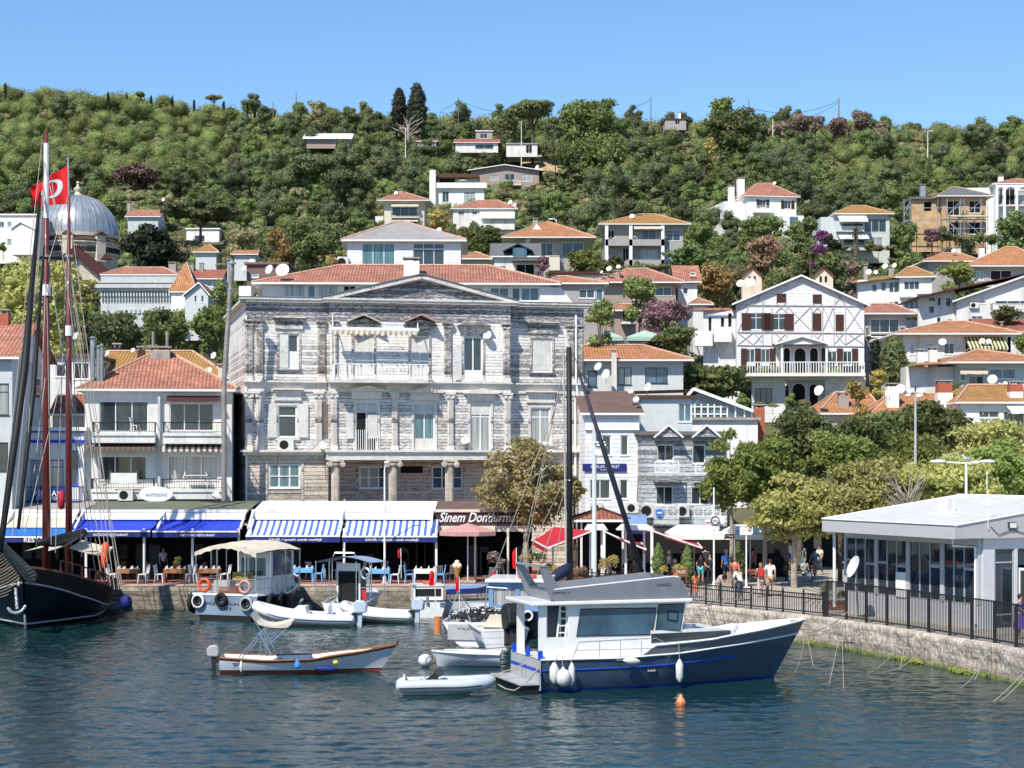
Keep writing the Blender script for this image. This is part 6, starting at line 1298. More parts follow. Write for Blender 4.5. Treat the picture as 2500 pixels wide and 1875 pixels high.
for a,c_,t,b_,HYy in list(RECTS):
 if HYy<150 or t>1000:continue
 n=max(1,int((c_-a)/(26 if HYy>250 else 36)))
 for i in range(n+1):
  x=a+(c_-a)*i/n+rt.uniform(-8,8);yb=b_+rt.uniform(0,10);Y=HYy-rt.uniform(1.6,3.0)-(0 if HYy>250 else.6);rp=rt.uniform(13,22)*(1.25 if HYy<250 else 1.0);r=rp*Y/FPX;p=at(x,yb,Y)
  if blocked(x,yb-rp,yb+rp,rp*.5,Y-5)or gc>295:continue
  gc+=1;o=bpy.data.objects.new('garden_bush',HT['bushy_shrub' if i%3 else 'broadleaf_tree'][rt.randrange(4)]);COL.objects.link(o);k2=.5 if i%3 else 1.35
  o.location=(p.x,Y,p.z-r*k2*.9);o.scale=(r*1.1,r*1.1,r*rt.uniform(.9,1.2));o.rotation_euler=(0,0,rt.uniform(0,6.28));zn=zone(x,yb);tag(o,'garden bush below a hillside house '+zn,'bush','garden bushes '+zn)
print('hill trees',cnt,gc)
rs=np.random.RandomState(77);CC=[];RR=[];
py=240.0
while py<1000:
 low=min(1,max(0,(py-400)/400));st=17+17*low
 for x in np.arange(-40,2540,st):
  xx=x+rs.uniform(-.5,.5)*st;yy_=py+rs.uniform(-.5,.5)*st*.5
  if yy_<float(ground_py(np.array(xx),500.))-1:continue
  Y=solveY(xx,yy_);r=rs.uniform(.7,1.5);rp=r*FPX/Y
  if blocked(xx,yy_-rp,yy_,rp,Y):continue
  p=at(xx,yy_,Y);z=float(ground_z(np.array(p.x),np.array(Y)));CC.append([p.x,Y,z+r*.4]);RR.append([r*1.2,r*1.2,r*.85])
 py+=st*.55
for x in np.arange(-60,2560,8):
 yy_=float(ground_py(np.array(x),500.))+rs.uniform(0,12);Y=solveY(x,yy_);r=rs.uniform(1.3,3.0);p=at(x,yy_,Y);CC.append([p.x,Y,float(ground_z(np.array(p.x),np.array(Y)))+r*.5]);RR.append([r*1.15,r*1.1,r*.95])
CC,RR=np.array(CC),np.array(RR);h=len(CC)//2;perm=rs.permutation(len(CC))
for nm,ids,mt in(('undergrowth',perm[:h],'lf_olive'),('scrub',perm[h:],'lf_green')):
 V,Q=merge(leaves(rs,CC[ids],RR[ids],len(ids)*40,.5,.34,1.0),core(CC[ids],RR[ids],.8,6,4));o=fast_mesh(nm,V,Q,mt);tag(o,{'undergrowth':'olive grey undergrowth covering the hillside between the trees','scrub':'green scrub filling the slope between the pines'}[nm],nm,kind='stuff')
T_=tree
cypress('tallest dark cypress with rounded top on the skyline',1018,206,325,54,440);cypress('shorter dark cypress left of the tallest one on the skyline',975,217,318,44,445)
for i,(px,pt,pb,w_)in enumerate(((13,202,226,8),(264,225,245,6),(309,228,248,6),(369,234,252,6),(421,236,256,5),(474,244,262,6),(546,248,264,7),(604,250,272,6),(622,255,275,6))):cypress('tiny dark pointed cypress on the left skyline',px,pt,pb+12,w_,485,group='tiny cypresses on the left skyline')
T_('skyline_tree','lone airy tree with flat crown on the left skyline','tree',522,228,252,46,485,'lf_olive',.5,.6,8,'flat',corex=0);T_('skyline_tree','small pale tree on the skyline between two tiny cypresses','tree',345,222,244,40,485,'lf_green',.5,1,6,'flat')
T_('yellowish_tree','tall yellowish airy tree on the skyline left of the cypresses','tree',770,236,300,62,460,'lf_olive',.5,.8,12);T_('skyline_pine','pine with dark trunk right of the yellowish skyline tree','pine tree',850,257,330,62,450,'lf_dark',.5,1,12,'flat')
T_('leaning_pine','big dark two tiered pine left of the big round tree on the skyline','pine tree',1300,228,320,125,420,'lf_dark',.5,1.2,18,'flat');T_('leaning_pine','lower dark pine limb crown beside the lamp pole on the ridge','pine tree',1235,262,330,80,425,'lf_dark',.5,1,12)
T_('round_tree','huge round pale green tree dominating the skyline','tree',1445,217,390,185,405,'lf_green',.55,1.3,34,r0=.2,r1=.32);T_('dome_tree','wide dark green domed tree on the right skyline','tree',1790,246,360,160,420,'lf_laurel',.55,1.2,26,r0=.22,r1=.35);T_('crown_tree','pale feathery tree rising behind the wide domed tree','tree',1765,231,300,90,440,'lf_acacia',.5,.8,12)
T_('dense_tree','dense deep green tree below the huge round tree','tree',1392,338,425,80,385,'lf_laurel',.5,1.2,16);T_('bright_yellow_tree','small bright yellow flowering tree on the upper right slope','tree',1737,330,382,50,390,'lf_yellow',.5,1,8)
for i,(px,pt,w_)in enumerate(((1945,268,80),(1990,262,60),(2040,275,80),(2100,262,75),(1900,282,60),(2150,290,50))):T_('bare_thicket_tree',('grey half bare thicket tree on the right skyline, number %s from the left of its row'%('first','second','third','fifth','leftmost','last')[i])if False else['greenish grey thicket tree under the second skyline pole','grey half bare thicket tree left of the red pole','grey thicket tree right below the tall skyline mast','tall grey thicket tree at the right end of the bare row','yellow tipped thicket tree beside the white pole','low brownish thicket tree right of the bare row'][i],'tree',px,pt,pt+75,w_,455,'lf_grey',.45,.55,9,corex=.5)
rb=T_('dead_pine','large dead pine with rusty brown needles on the left slope','pine tree',335,388,490,135,380,'lf_brown',.5,.8,26,'flat',1.8,corex=.35,r0=.2,r1=.34)
T_('umbrella_pine','big umbrella pine with dark trunks above the white half hidden building','pine tree',490,478,575,215,318,'lf_dark',.45,1.2,30,'flat',1.8,tr=.35,r0=.18,r1=.3);T_('cedar','dark drooping cedar right of the church dome','cedar',375,540,665,190,270,'lf_cypress',.4,1.2,28,'round',2.2,r0=.2,r1=.33)
T_('olive_tree','grey green olive tree right of the umbrella pine','tree',592,535,625,95,288,'lf_olive',.4,1,14);T_('yellow_leaf_tree','tall tree with yellowing left side above the mauve house','tree',690,540,660,95,235,'lf_yellow',.35,1,16);T_('lush_tree','lush dark green tree left of the penthouse','tree',775,505,660,160,225,'lf_laurel',.35,1.1,26);T_('lush_tree','yellowish bush tucked against the penthouse left wall','bush',810,610,670,60,180,'lf_yellow',.3,1,10)
T_('dark_slope_pine','very dark large pine in the middle of the slope','pine tree',855,400,500,150,350,'lf_dark',.45,1.1,22);T_('dark_slope_pine','dark spreading pine above the balcony house','pine tree',760,360,470,170,370,'lf_dark',.45,1.1,26,'flat')  # both pines have the dark pine leaf colour
T_('autumn_bush','yellow green bush between the balcony house and hip roof house','bush',1068,500,572,64,300,'lf_yellow',.35,1.1,10);T_('sparse_tree','sparse green tree in front of the hip roof house','tree',1185,545,630,135,285,'lf_green',.35,.7,16,corex=.5)
T_('acacia_tree','light green acacia in front of the orange pyramid roof house','tree',1425,600,668,105,235,'lf_acacia',.3,1,14);T_('round_tree','small round dark tree below the grey balcony house','tree',1502,615,665,60,225,'lf_laurel',.3,1.1,8)
T_('pine_tree','round headed pine right of the grey balcony house','pine tree',1722,535,610,105,275,'lf_green',.35,1.1,16);T_('acacia_tree','wide yellow green acacia below the pine right of the balcony house','tree',1690,592,660,150,245,'lf_green',.35,1,18)
T_('rusty_tree','tree with rusty tan leaves above the half timbered house','tree',1863,568,640,105,255,'lf_tan',.35,1,16);T_('dense_tree','dark feathery tree in front of the chimney villa','tree',1860,522,592,135,300,'lf_laurel',.35,1.1,16);T_('dense_tree','glossy dark tree left of the purple bougainvillea','tree',1978,522,590,58,275,'lf_laurel',.35,1.2,10)
T_('bougainvillea','purple bougainvillea bush left of the seaview house','flowering bush',2003,550,610,62,268,'lf_purple',.3,1.3,10);T_('dark_vine','dark vine mass right of the purple bougainvillea','bush',2032,562,640,50,264,'lf_cypress',.35,1.1,8)
T_('bougainvillea','pale pink bougainvillea below the unfinished house','flowering bush',2276,546,612,50,262,'lf_pink',.3,1.2,9);T_('leafy_tree','green tree between the seaview house and the scaffolding','tree',2212,530,620,85,262,'lf_green',.35,1,14);T_('dense_tree','big dark tree at the right edge below the arcaded villa','tree',2475,508,610,100,262,'lf_laurel',.35,1.2,18)
T_('needle_tree','feathery green tree in front of the orange annex','tree',2335,630,705,115,205,'lf_acacia',.28,1,16);T_('glossy_tree','yellow green tree left of the half timbered house chimney','tree',1752,632,735,130,215,'lf_yellow',.28,1.1,20);T_('wild_tree','wild bush row above the half timbered house ridge','bush',2050,600,690,150,225,'lf_laurel',.32,1,18);T_('wild_tree','pale flowering shrub above the right half of the half timbered roof','bush',2080,625,680,60,215,'lf_grey',.3,1,9)
T_('round_pine_tree','bright round pine in front of the bungalow','pine tree',1563,668,755,120,172,'lf_round',.26,1.2,16);T_('round_pine_tree','bright green pine at the right corner of the mansion roof','pine tree',1465,727,812,90,150,'lf_round',.24,1.2,14)
T_('oleander_tree','big pink flowering tree right of the mansion','flowering tree',1625,725,805,135,162,'lf_pink',.22,1.3,16);T_('dark_bush','dark green shrubs below the pink flowering tree','bush',1650,785,880,120,158,'lf_laurel',.25,1.1,18)
T_('oleander_tree','small pink flowering shrub beside the gabled white house porch','flowering tree',1325,608,680,42,205,'lf_pink',.26,1.2,9)
T_('fig_tree','dark broad leaved tree in front of the half timbered house base','tree',1735,880,985,215,148,'lf_laurel',.32,1.2,26);cypress('conical dark tree right of the half timbered house veranda',2182,825,945,80,158,'lf_laurel',leaf=.3,name='conical_tree');cypress('dark clipped column shrub beside the conical tree',2138,832,905,30,165,'lf_cypress',leaf=.25,name='column_shrub',cat='shrub');T_('lime_bush','lime green bush below the dark column shrub','bush',2140,895,950,70,156,'lf_yellow',.25,1.1,9)
T_('climbing_bush','climbing greenery on the long white block','bush',2455,742,790,100,178,'lf_laurel',.25,1.1,10);T_('edge_tree','green tree at the right edge beside the orange villa','tree',2500,795,880,70,160,'lf_green',.28,1.1,12)
T_('roof_garden_tree','green bush between the tiled roofs below the half timbered house','bush',2090,925,985,75,142,'lf_yellow',.25,1.1,10)
T_('tall_plane_tree','tall yellow green plane tree at the left edge behind the masts','plane tree',95,600,870,260,150,'lf_syc',.26,1.2,40,r0=.2,r1=.32);T_('tall_plane_tree','small plane tree between the masts and corbelled building','plane tree',205,640,800,70,160,'lf_syc',.26,1,12)
T_('garden_pine','dark pine behind the apartment house chimneys','pine tree',285,745,880,150,150,'lf_dark',.28,1.2,24);T_('garden_tree','feathery green tree right of the dark garden pine','tree',400,735,885,130,148,'lf_green',.25,1.1,22);T_('garden_tree','dense green tree behind the tall flue pipe','tree',510,728,890,125,144,'lf_green',.25,1.2,24);T_('pine_sapling','young pine beside the gable cottage','pine tree',532,672,755,60,190,'lf_round',.26,1.1,10)
c=at(2090,560,286);pr=empty('palm_tree',(c.x,286,c.z-3.2),0,'short palm tree in front of the seaview house awnings','palm tree');MB().cyl((0,0,-1),(0,0,3),.35,8).build('trunk','bark',pr);V=[];Q=[];rs=np.random.RandomState(1)
for i in range(26):
 a=rs.rand()*6.28;e=rs.uniform(-.3,1.2);L=rs.uniform(1.3,1.9)
 for j in range(8):
  t0,t1=j/8,(j+1)/8;P0=np.array([math.cos(a)*L*t0*math.cos(e*(1-t0)),math.sin(a)*L*t0*math.cos(e),3+L*math.sin(e)*t0-t0*t0*.9]);P1=np.array([math.cos(a)*L*t1*math.cos(e*(1-t1)),math.sin(a)*L*t1*math.cos(e),3+L*math.sin(e)*t1-t1*t1*.9]);s=np.array([-math.sin(a),math.cos(a),0])*.16*(1-t0*.7);k=len(V);V+=[P0-s,P0+s,P1+s*.9,P1-s*.9];Q.append((k,k+1,k+2,k+3))
fast_mesh('fronds',V,Q,'lf_green',parent=pr)
c=at(995,358,418);b=MB();rr=random.Random(4);lb=empty('bare_tree',(c.x,418,c.z-1),0,'bare grey tree in front of the two tall cypresses','tree');b.tube([(0,0,-2),(.2,0,3),(.1,0,6)],[.35,.28,.2],6)
for i in range(14):a=rr.uniform(-1.2,1.2);z0=rr.uniform(2.5,6);L=rr.uniform(2.5,4.5);p=Vector((.1,0,z0));q=p+Vector((math.sin(a)*L,rr.uniform(-1,1),math.cos(a)*L));b.tube([p,p.lerp(q,.5)+Vector((0,0,.3)),q],[.14,.1,.04],4);b.tube([p.lerp(q,.6),q+Vector((rr.uniform(-1.2,1.2),0,rr.uniform(0,1)))],[.07,.03],4)
b.build('trunk','palebark',lb)
T_('plane_tree','plane tree with yellow brown leaves in front of the mansion columns','plane tree',1285,1062,1318,262,104,'lf_dry',.17,1.0,60,bark='palebark',seed=5,r0=.15,r1=.25,corex=.5)
T_('plane_tree_limb','leafy plane sapling right of the black mast','plane tree',1402,1140,1260,55,104.6,'lf_syc',.18,.8,8,corex=.4)
T_('acacia_tree','airy light green acacia with pale trunk behind the street signs','tree',1785,1045,1265,200,99,'lf_acacia',.13,.8,44,'round',2.4,'palebark',corex=.35,tr=.14,r0=.16,r1=.26);T_('acacia_tree','second airy acacia right of the signposts','tree',1868,1040,1225,190,100.5,'lf_acacia',.13,.8,40,'round',2.4,'palebark',corex=.35,tr=.15,r0=.16,r1=.26)
T_('laurel_tree','glossy dark evergreen tree rising above the acacias','tree',1950,975,1200,225,110,'lf_laurel',.22,1.3,44,r0=.18,r1=.3);T_('laurel_tree','dark evergreen tree right of the glossy one below the tiled roofs','tree',2095,1000,1150,210,111,'lf_laurel',.22,1.2,34,r0=.2,r1=.32)
T_('laurel_tree','dark evergreen crown above the feathery acacias left of the white terrace house','tree',2165,985,1120,190,112.5,'lf_laurel',.22,1.2,30);T_('edge_plane_tree','yellow green plane tree at the right edge below the white terrace house','tree',2420,1015,1150,240,108,'lf_syc',.19,1.1,34)
T_('laurel_tree','dark evergreen tree in front of the white terrace house','tree',2260,972,1140,260,112,'lf_laurel',.22,1.2,40,r0=.18,r1=.3);T_('laurel_tree','green acacia at the right edge behind the terminal roof','tree',2450,1040,1270,270,100,'lf_acacia',.14,1,50,aspect=2.2,r0=.16,r1=.27,corex=.45)
T_('yellow_plane_tree','yellow green plane tree over the seated people','plane tree',1940,1150,1345,265,97,'lf_syc',.17,1.1,46,bark='palebark',r0=.16,r1=.27);T_('yellow_plane_tree','golden plane tree left of the tall pole','plane tree',2105,1095,1330,310,96,'lf_syc',.17,1.1,60,bark='palebark',seed=9,r0=.15,r1=.25);T_('yellow_plane_tree','golden plane tree behind the terminal roof','plane tree',2310,1085,1290,290,95,'lf_syc',.17,1.1,52,bark='palebark',r0=.15,r1=.26)
T_('acacia_tree','feathery green acacia above the golden plane trees','tree',2050,1045,1170,190,101,'lf_acacia',.14,.9,28,aspect=2.2,corex=.4);T_('acacia_tree','feathery green acacia right of the tall crossbar pole','tree',2215,1050,1210,200,102,'lf_acacia',.14,.9,30,aspect=2.2,corex=.4);T_('dense_tree','dense green trees closing the plaza behind the acacias','tree',1905,1180,1330,190,113,'lf_laurel',.22,1.1,26)
b=MB();rr=random.Random(8);c=at(2235,1262,90);rb=empty('bare_shrub_tree',(c.x,90,c.z-2),0,'dry leafless twiggy tree beside the terminal roof','tree');b.tube([(0,0,-1.5),(-.1,0,1.2),(-.5,0,2.2)],[.12,.1,.08],6)
for i in range(60):a=rr.uniform(-1.1,.6);p=Vector((-.3+rr.uniform(-.3,.2),rr.uniform(-.3,.3),rr.uniform(1.2,3.0)));L=rr.uniform(.8,2.2);q=p+Vector((math.sin(a)*L,rr.uniform(-.5,.5),math.cos(a)*L));b.tube([p,q],[.03,.008],4)
b.build('trunk','palebark',rb)
for px,pt,pb,w_,lb in((1607,1326,1408,34,'small conical conifer at the left of the cafe entrance'),(1678,1330,1412,32,'small conical conifer between the cafe and the people'),(1800,1325,1410,44,'conical evergreen beside the man in the blue shirt')):cypress(lb,px,pt,pb,w_,98,'lf_green',leaf=.10,name='conical_conifer',cat='conifer',point=.9)
# ================================================================ boats
M['gel']=mat('white_gelcoat',(0.78,0.78,0.77),.3,var=.06,dirt=.12,coat=.3)
M['rubber']=mat('pale_rubber_tube',(0.62,0.64,0.66),.5,var=.08,dirt=.15)
M['greytube']=mat('grey_rubber_tube',(0.46,0.50,0.56),.45,var=.08,dirt=.1)
M['slatehull']=mat('slate_blue_paint',(0.055,0.09,0.145),.28,var=.12,scale=1.5,coat=.4)
M['greypaint']=mat('grey_boat_paint',(0.19,0.21,0.235),.4,var=.12,scale=2)
M['lgrey']=mat('light_grey_paint',(0.40,0.41,0.42),.45,var=.12,scale=2,dirt=.25)
M['antifoul']=mat('blue_antifouling',(0.012,0.05,0.30),.5,var=.2);M['redfoul']=mat('red_antifouling',(0.28,0.05,0.035),.6,var=.2)
M['bluestripe']=mat('blue_stripe',(0.015,0.07,0.50),.4,var=.1);M['fender']=mat('white_fender',(0.70,0.69,0.66),.5,var=.12,dirt=.4)
M['rope']=mat('pale_rope',(0.36,0.33,0.28),.9,var=.2,scale=20);M['tyre']=mat('tyre_rubber',(0.012,0.012,0.013),.8,var=.2)
M['cowl']=mat('silver_blue_cowl',(0.42,0.50,0.60),.35,var=.05,coat=.4);M['fazli']=mat('steel_blue_hull',(0.20,0.27,0.36),.4,var=.25,scale=1.2,dirt=.15)
M['yellow']=mat('yellow_plastic',(.70,.50,.03),.4);M['darkwood']=mat('dark_bare_wood',(.10,.045,.03),.6,var=.3,scale=4)
def lerpf(pts):
 xs_,ys_=[p[0]for p in pts],[p[1]for p in pts];return lambda t:float(np.interp(t,xs_,ys_))
def hull(L,beam,sheer,hb,p=lerpf([(0,.28),(.6,.4),(1,.95)]),keel=lerpf([(0,-.35),(1,-.35)]),rake=.8,bands=(),n=30,stern_rake=0.0,cy=0.0,sub=3):
 """bands: [(z or function of t, material index above it)], first index is below everything"""
 b=MB();mis=[bands[0][1]]+[x[1]for x in bands[1:]]if bands else[0]
 zl=[x[0]if callable(x[0])else(lambda t,z=x[0]:z)for x in bands[1:]]if bands else[]
 levels=[keel]+zl+[sheer];fr=[];row_mi=[]
 def pt(t,z,side):
  zk,zs=keel(t),sheer(t);s=min(1,max(0,(z-zk)/(zs-zk)));y=hb(t)*beam/2*s**p(t)
  x=L*t+rake*s*max(0,t-.72)**1.5/(.28**1.5)-stern_rake*(1-t)**8*s
  return Vector((x,cy+side*y,z))
 rows=[]
 for li in range(len(levels)-1):
  for k in range(sub):
   rows.append((li,k/sub));row_mi.append(mis[min(li,len(mis)-1)])
 rows.append((len(levels)-2,1.0));m=len(rows)
 for side in(-1,1):
  vs=[]
  for i in range(n+1):
   t=i/n
   for li,k in rows:
    z0,z1=min(levels[li](t),sheer(t)),min(levels[li+1](t),sheer(t));vs.append(pt(t,z0+(z1-z0)*k,side))
  fs=[];ms=[]
  for i in range(n):
   for j in range(m-1):
    q=(i*m+j,i*m+j+1,(i+1)*m+j+1,(i+1)*m+j);fs.append(q if side>0 else q[::-1]);ms.append(row_mi[j])
  o=len(b.v);b.v+=[tuple(v)for v in vs];b.f+=[[o+k for k in f]for f in fs];b.m+=ms
 for j in range(m-1):
  a,c_=[pt(0,0,s)for s in(-1,1)],None
  z0,z1=b.v[j][2],b.v[j+1][2];P=[b.v[j],b.v[j+1]];Q=[(P[1][0],2*cy-P[1][1],P[1][2]),(P[0][0],2*cy-P[0][1],P[0][2])];b.add(P+Q,[(0,3,2,1)],row_mi[j])
 return b,pt
def deck(L,beam,zf,hb,rake=.8,cy=0,inset=.04,t0=0,t1=.985,n=24,mi=0,b=None,ptf=None):
 b=b or MB();vs=[]
 for i in range(n+1):
  t=t0+(t1-t0)*i/n;p=ptf(t,zf(t),1)if ptf else None;y=max(.01,abs(p.y-cy)-inset);vs+=[(p.x,cy-y,zf(t)),(p.x,cy+y,zf(t))]
 b.add(vs,[(2*i,2*i+2,2*i+3,2*i+1)for i in range(n)],mi);return b
def strake(ptf,zf,r,t0=0,t1=1,n=30,off=.01,sides=(-1,1),b=None):
 b=b or MB()
 for s in sides:
  P=[]
  for i in range(n+1):
   t=t0+(t1-t0)*i/n;q=ptf(t,zf(t),s);P.append(q+Vector((0,s*off,0)))
  b.tube(P,r,5)
 return b
def outboard(par,loc,s=1.0,cowl='black',rz=0,tilt=0,txt=None):
 o=empty('outboard_motor',loc,rz);o.parent=par;tm=Matrix.Rotation(R(tilt),3,'Y')
 def tr(b):b.v=[tuple(tm@Vector(v))for v in b.v];return b
 c=MB();prof=[(.0,.05),(.17,.07),(.24,.2),(.25,.45),(.21,.62),(.12,.70),(.0,.72)]
 c.prism([(x*s,z*s)for x,z in((-.30,.10),(.18,.08),(.24,.25),(.22,.52),(.10,.64),(-.20,.60),(-.34,.44))],-.17*s,.17*s);co=tr(c).build('cowling',cowl,o,bevel=.06*s)
 l=MB().prism([(-.12*s,.08*s),(.12*s,.08*s),(.08*s,-.75*s),(-.08*s,-.75*s)],-.06*s,.06*s).box(-.28*s,.1*s,-.09*s,.09*s,-.5*s,-.47*s);l.ell((-.02*s,0,-.8*s),.2*s,.06*s,.07*s,8,6);tr(l).build('shaft','cowl' if cowl=='cowl' else 'iron',o)
 tr(MB().box(.1*s,.3*s,-.14*s,.14*s,-.2*s,.1*s)).build('bracket','iron',o)
 pr=MB()
 for k in range(3):a=2.1*k;pr.bar((-.22*s,0,-.8*s),(-.24*s,.14*s*math.cos(a),-.8*s+.14*s*math.sin(a)),.02,.07*s)
 tr(pr).build('propeller','iron',o)
 if txt:text(txt,co,(-.03*s,-.215*s,.38*s),.42*s,'navy')
 return o
def fender(label,top,L=.7,r=.13,m='fender',shape='long',rope=None,group=None):
 o=empty('fender',top,0,label,'fender',group)
 if shape=='long':prof=[(.001,-L),(r*.35,-L+.01),(r*.5,-L+.06),(r,-L+.18),(r,-.18),(r*.5,-.05),(r*.3,0),(.001,.01)]
 else:prof=[(.001,-L)]+[(r*math.sin(a),-L/2-.0+-(L/2)*math.cos(a))for a in[i*math.pi/10 for i in range(1,9)]]+[(r*.22,-.02),(r*.2,.04),(.001,.05)]
 MB().lathe(prof,(0,0,0),14).build('body',m,o,smooth='all')
 if rope:MB().tube([(0,0,-.02),tuple(Vector(rope)-Vector(top))],.012,4).build('rope','rope',o)
 return o
def rope(label,pts,r=.016,sag=0.0,m='rope',group='mooring ropes',name='mooring_rope'):
 P=[Vector(p)for p in pts]
 if len(P)==2:P=[P[0].lerp(P[1],i/12)-Vector((0,0,sag*4*(i/12)*(1-i/12)))for i in range(13)]
 c=P[0].copy();o=MB().tube([p-c for p in P],r,5).build(name,m,None,loc=c);return tag(o,label,'rope',group)
f=Fr(1323,62.8,18);gb=f.root('motor_boat','large slate blue motor boat with white wheelhouse and grey flybridge in the foreground','boat')
U_,Z_=f.u,f.w
LW,BM,CY=9.3,3.4,1.72;ub=U_(1585,0)/LW;uc=U_(1617,.1)/LW
rub=lerpf([(0,1.13),(.3,1.11),(.55,1.19),(.8,1.38),(1,1.60)])
sh=lerpf([(0,1.13),(.3,1.11),(ub-.035,1.12),(uc-.03,1.50),(.7,1.63),(.85,1.83),(1,2.10)])
hb=lambda t:(1-max(0,(t-.45)/.55)**2.3)**.72*(1-.06*max(0,.3-t)/.3)if t<1 else 0
hbb=lambda t:max(.02,hb(t))
b,pt=hull(LW,BM,sh,hbb,lerpf([(0,.16),(.5,.22),(.8,.55),(1,.9)]),lerpf([(0,-.4),(1,-.4)]),1.5,[(None,0),(.08,1),(rub,2)],44,0,CY,6)
b.build('hull',['antifoul','slatehull',mat('grey_bulwark_paint',(.15,.165,.19),.35,var=.12,coat=.3)],gb,smooth=True)
MB().add([v for v in[]],[])if False else None
s_=strake(pt,rub,.035,0,1,40,.015);s_.build('rubbing_strake','gel',gb,smooth=True)
strake(pt,lerpf([(0,.74),(.45,.78),(.85,.96)]),.028,0,.80,36,.0).build('blue_stripe','bluestripe',gb);strake(pt,lambda t:sh(t)+.01,.045,uc-.03,1,24,0).build('bulwark_cap','gel',gb)
deck(LW,BM,lambda t:rub(t)-.02,hbb,cy=CY,ptf=pt,inset=.03).build('deck','gel',gb)
b2=MB()
for s in(-1,1):
 vs=[]
 for i in range(20):t=uc-.02+(1-uc)*i/19*.99;a=pt(t,sh(t),s);c_=pt(t,rub(t),s);vs+=[a-Vector((0,s*.06,0)),Vector((c_.x,c_.y-s*.07,rub(t)-.02))]
 b2 .add(vs,[(2*i,2*i+1,2*i+3,2*i+2)for i in range(19)])
b2 .build('inner_bulwark','gel',gb)
MB().box(-.03,-.004,CY-1.62,CY+1.62,.08,1.1).build('transom','lgrey',gb);MB().box(-.045,-.03,CY-1.62,CY+1.62,.70,.80).build('transom_stripe','bluestripe',gb)
pf=MB().box(-.75,-.035,CY-1.6,CY+1.75,.26,.34).build('swim_platform','lgrey',gb,bevel=.02);MB().box(-.6,-.04,CY-1.5,CY+1.6,-.2,.255).build('platform_support','black',gb)
for v in(.25,1.6,3.1):MB().box(-.02,.12,v,v+.12,1.1,1.42).build('mooring_post','bluestripe',gb)
V0,V1=.48,2.96
P_=lambda px,py,v=V0:(U_(px,v),Z_(px,py,v))
zr0=Z_(1500,1472,V0);prof=[P_(1388,1608),P_(1388,1474),P_(1676,1466),P_(1664,1541),P_(1632,1541),P_(1602,1560),P_(1572,1609)]
cb=MB().prism(prof,V0,V1).build('wheelhouse','gel',gb)
b=MB()
def pane(q,name='side_window',m='bglass',v=V0,th=.012):
 P=[P_(*t,v)for t in q];o=MB().prism(P,v-th,v-.001).build(name,m,cb);e=MB().tube([(x,v-th,z)for x,z in P],.022,4,closed=True).build('window_seal','iron',o);return o
pane([(1417,1487),(1602,1484),(1592,1549),(1407,1553)]);pane([(1608,1476),(1670,1474),(1660,1538),(1600,1540)])
q=[P_(*t,V0-.02)for t in((1630,1491),(1655,1493),(1653,1516),(1629,1512))];w_=MB().tube([(x,V0-.03,z)for x,z in q],.025,4,closed=True).build('framed_picture','iron',cb)
fx0,fx1=P_(1664,1541),P_(1676,1468);MB().add([(fx0[0]+.012,V0+.1,fx0[1]+.02),(fx0[0]+.012,V1-.1,fx0[1]+.02),(fx1[0]+.012,V1-.1,fx1[1]-.08),(fx1[0]+.012,V0+.1,fx1[1]-.08)],[(0,1,2,3)]).build('windscreen','bglass',cb)
fc=MB();fw=MB();T_c=[.45+.37*i/10 for i in range(11)];vs=[]
for i,t in enumerate(T_c):a=pt(t,rub(t),-1);y=abs(a.y-CY)*.86-.12;zt=1.98-.0*i if i<9 else 1.98-.12*(i-8);vs+=[(a.x,CY-y,1.1),(a.x,CY-y,zt),(a.x,CY+y,zt),(a.x,CY+y,1.1)]
fc.add(vs,[(4*i+j,4*i+4+j,4*i+5+j,4*i+1+j)for i in range(10)for j in range(3)]+[(0,1,2,3),(43,42,41,40)]).build('fore_cabin','gel',gb);wv=[]
for i in range(10):a=vs[4*i];wv+=[(a[0],a[1]-.012,1.55+.012*i),(a[0],a[1]-.012,1.88)]
fw.add(wv,[(2*i,2*i+2,2*i+3,2*i+1)for i in range(9)]).build('fore_cabin_window','glass',gb)
MB().box(U_(1316,V0),U_(1334,V0),V0,V0+.1,1.1,zr0).build('aft_pillar','gel',gb);MB().box(U_(1334,V0)+.002,U_(1388,V0),V0,V0+.06,1.1,1.85).build('cockpit_side','gel',gb);MB().box(U_(1316,V0),U_(1334,V0),V1-.1,V1,1.1,zr0).build('aft_pillar','gel',gb)
MB().box(U_(1388,V0)-.02,U_(1388,V0)-.003,V0+.3,V1-.3,1.15,zr0-.12).build('aft_door','glass',gb);MB().box(U_(1388,V0)-.03,U_(1388,V0)-.021,1.2,1.3,1.15,zr0-.12).build('door_frame','frame',gb)
b=MB();a0,a1=Vector((U_(1354,V0),V0-.02,1.12)),Vector((U_(1374,V0),V0+.25,zr0-.05))
for dx in(0,.30):b.bar(a0+Vector((dx,0,0)),a1+Vector((dx,0,0)),.05)
for k in range(7):p=a0 .lerp(a1,(k+.6)/7.5);b.bar(p,p+Vector((.3,0,0)),.04)
b.build('ladder','frame',gb)
MB().slab([(U_(1292,V0),V0-.25),(U_(1684,V0),V0-.25),(U_(1690,V0),V0),(U_(1690,V0),V1),(U_(1684,V0),V1+.2),(U_(1292,V0),V1+.2)],zr0-.02,zr0+.11).build('roof','gel',gb,bevel=.03)
zr1=zr0+.112;q=[P_(1352,1462,.4),P_(1682,1461,.4),P_(1676,1436,.4),P_(1656,1409,.4),P_(1640,1408,.4),P_(1352,1440,.4)];q[0]=(q[0][0],zr1);q[1]=(q[1][0],zr1)
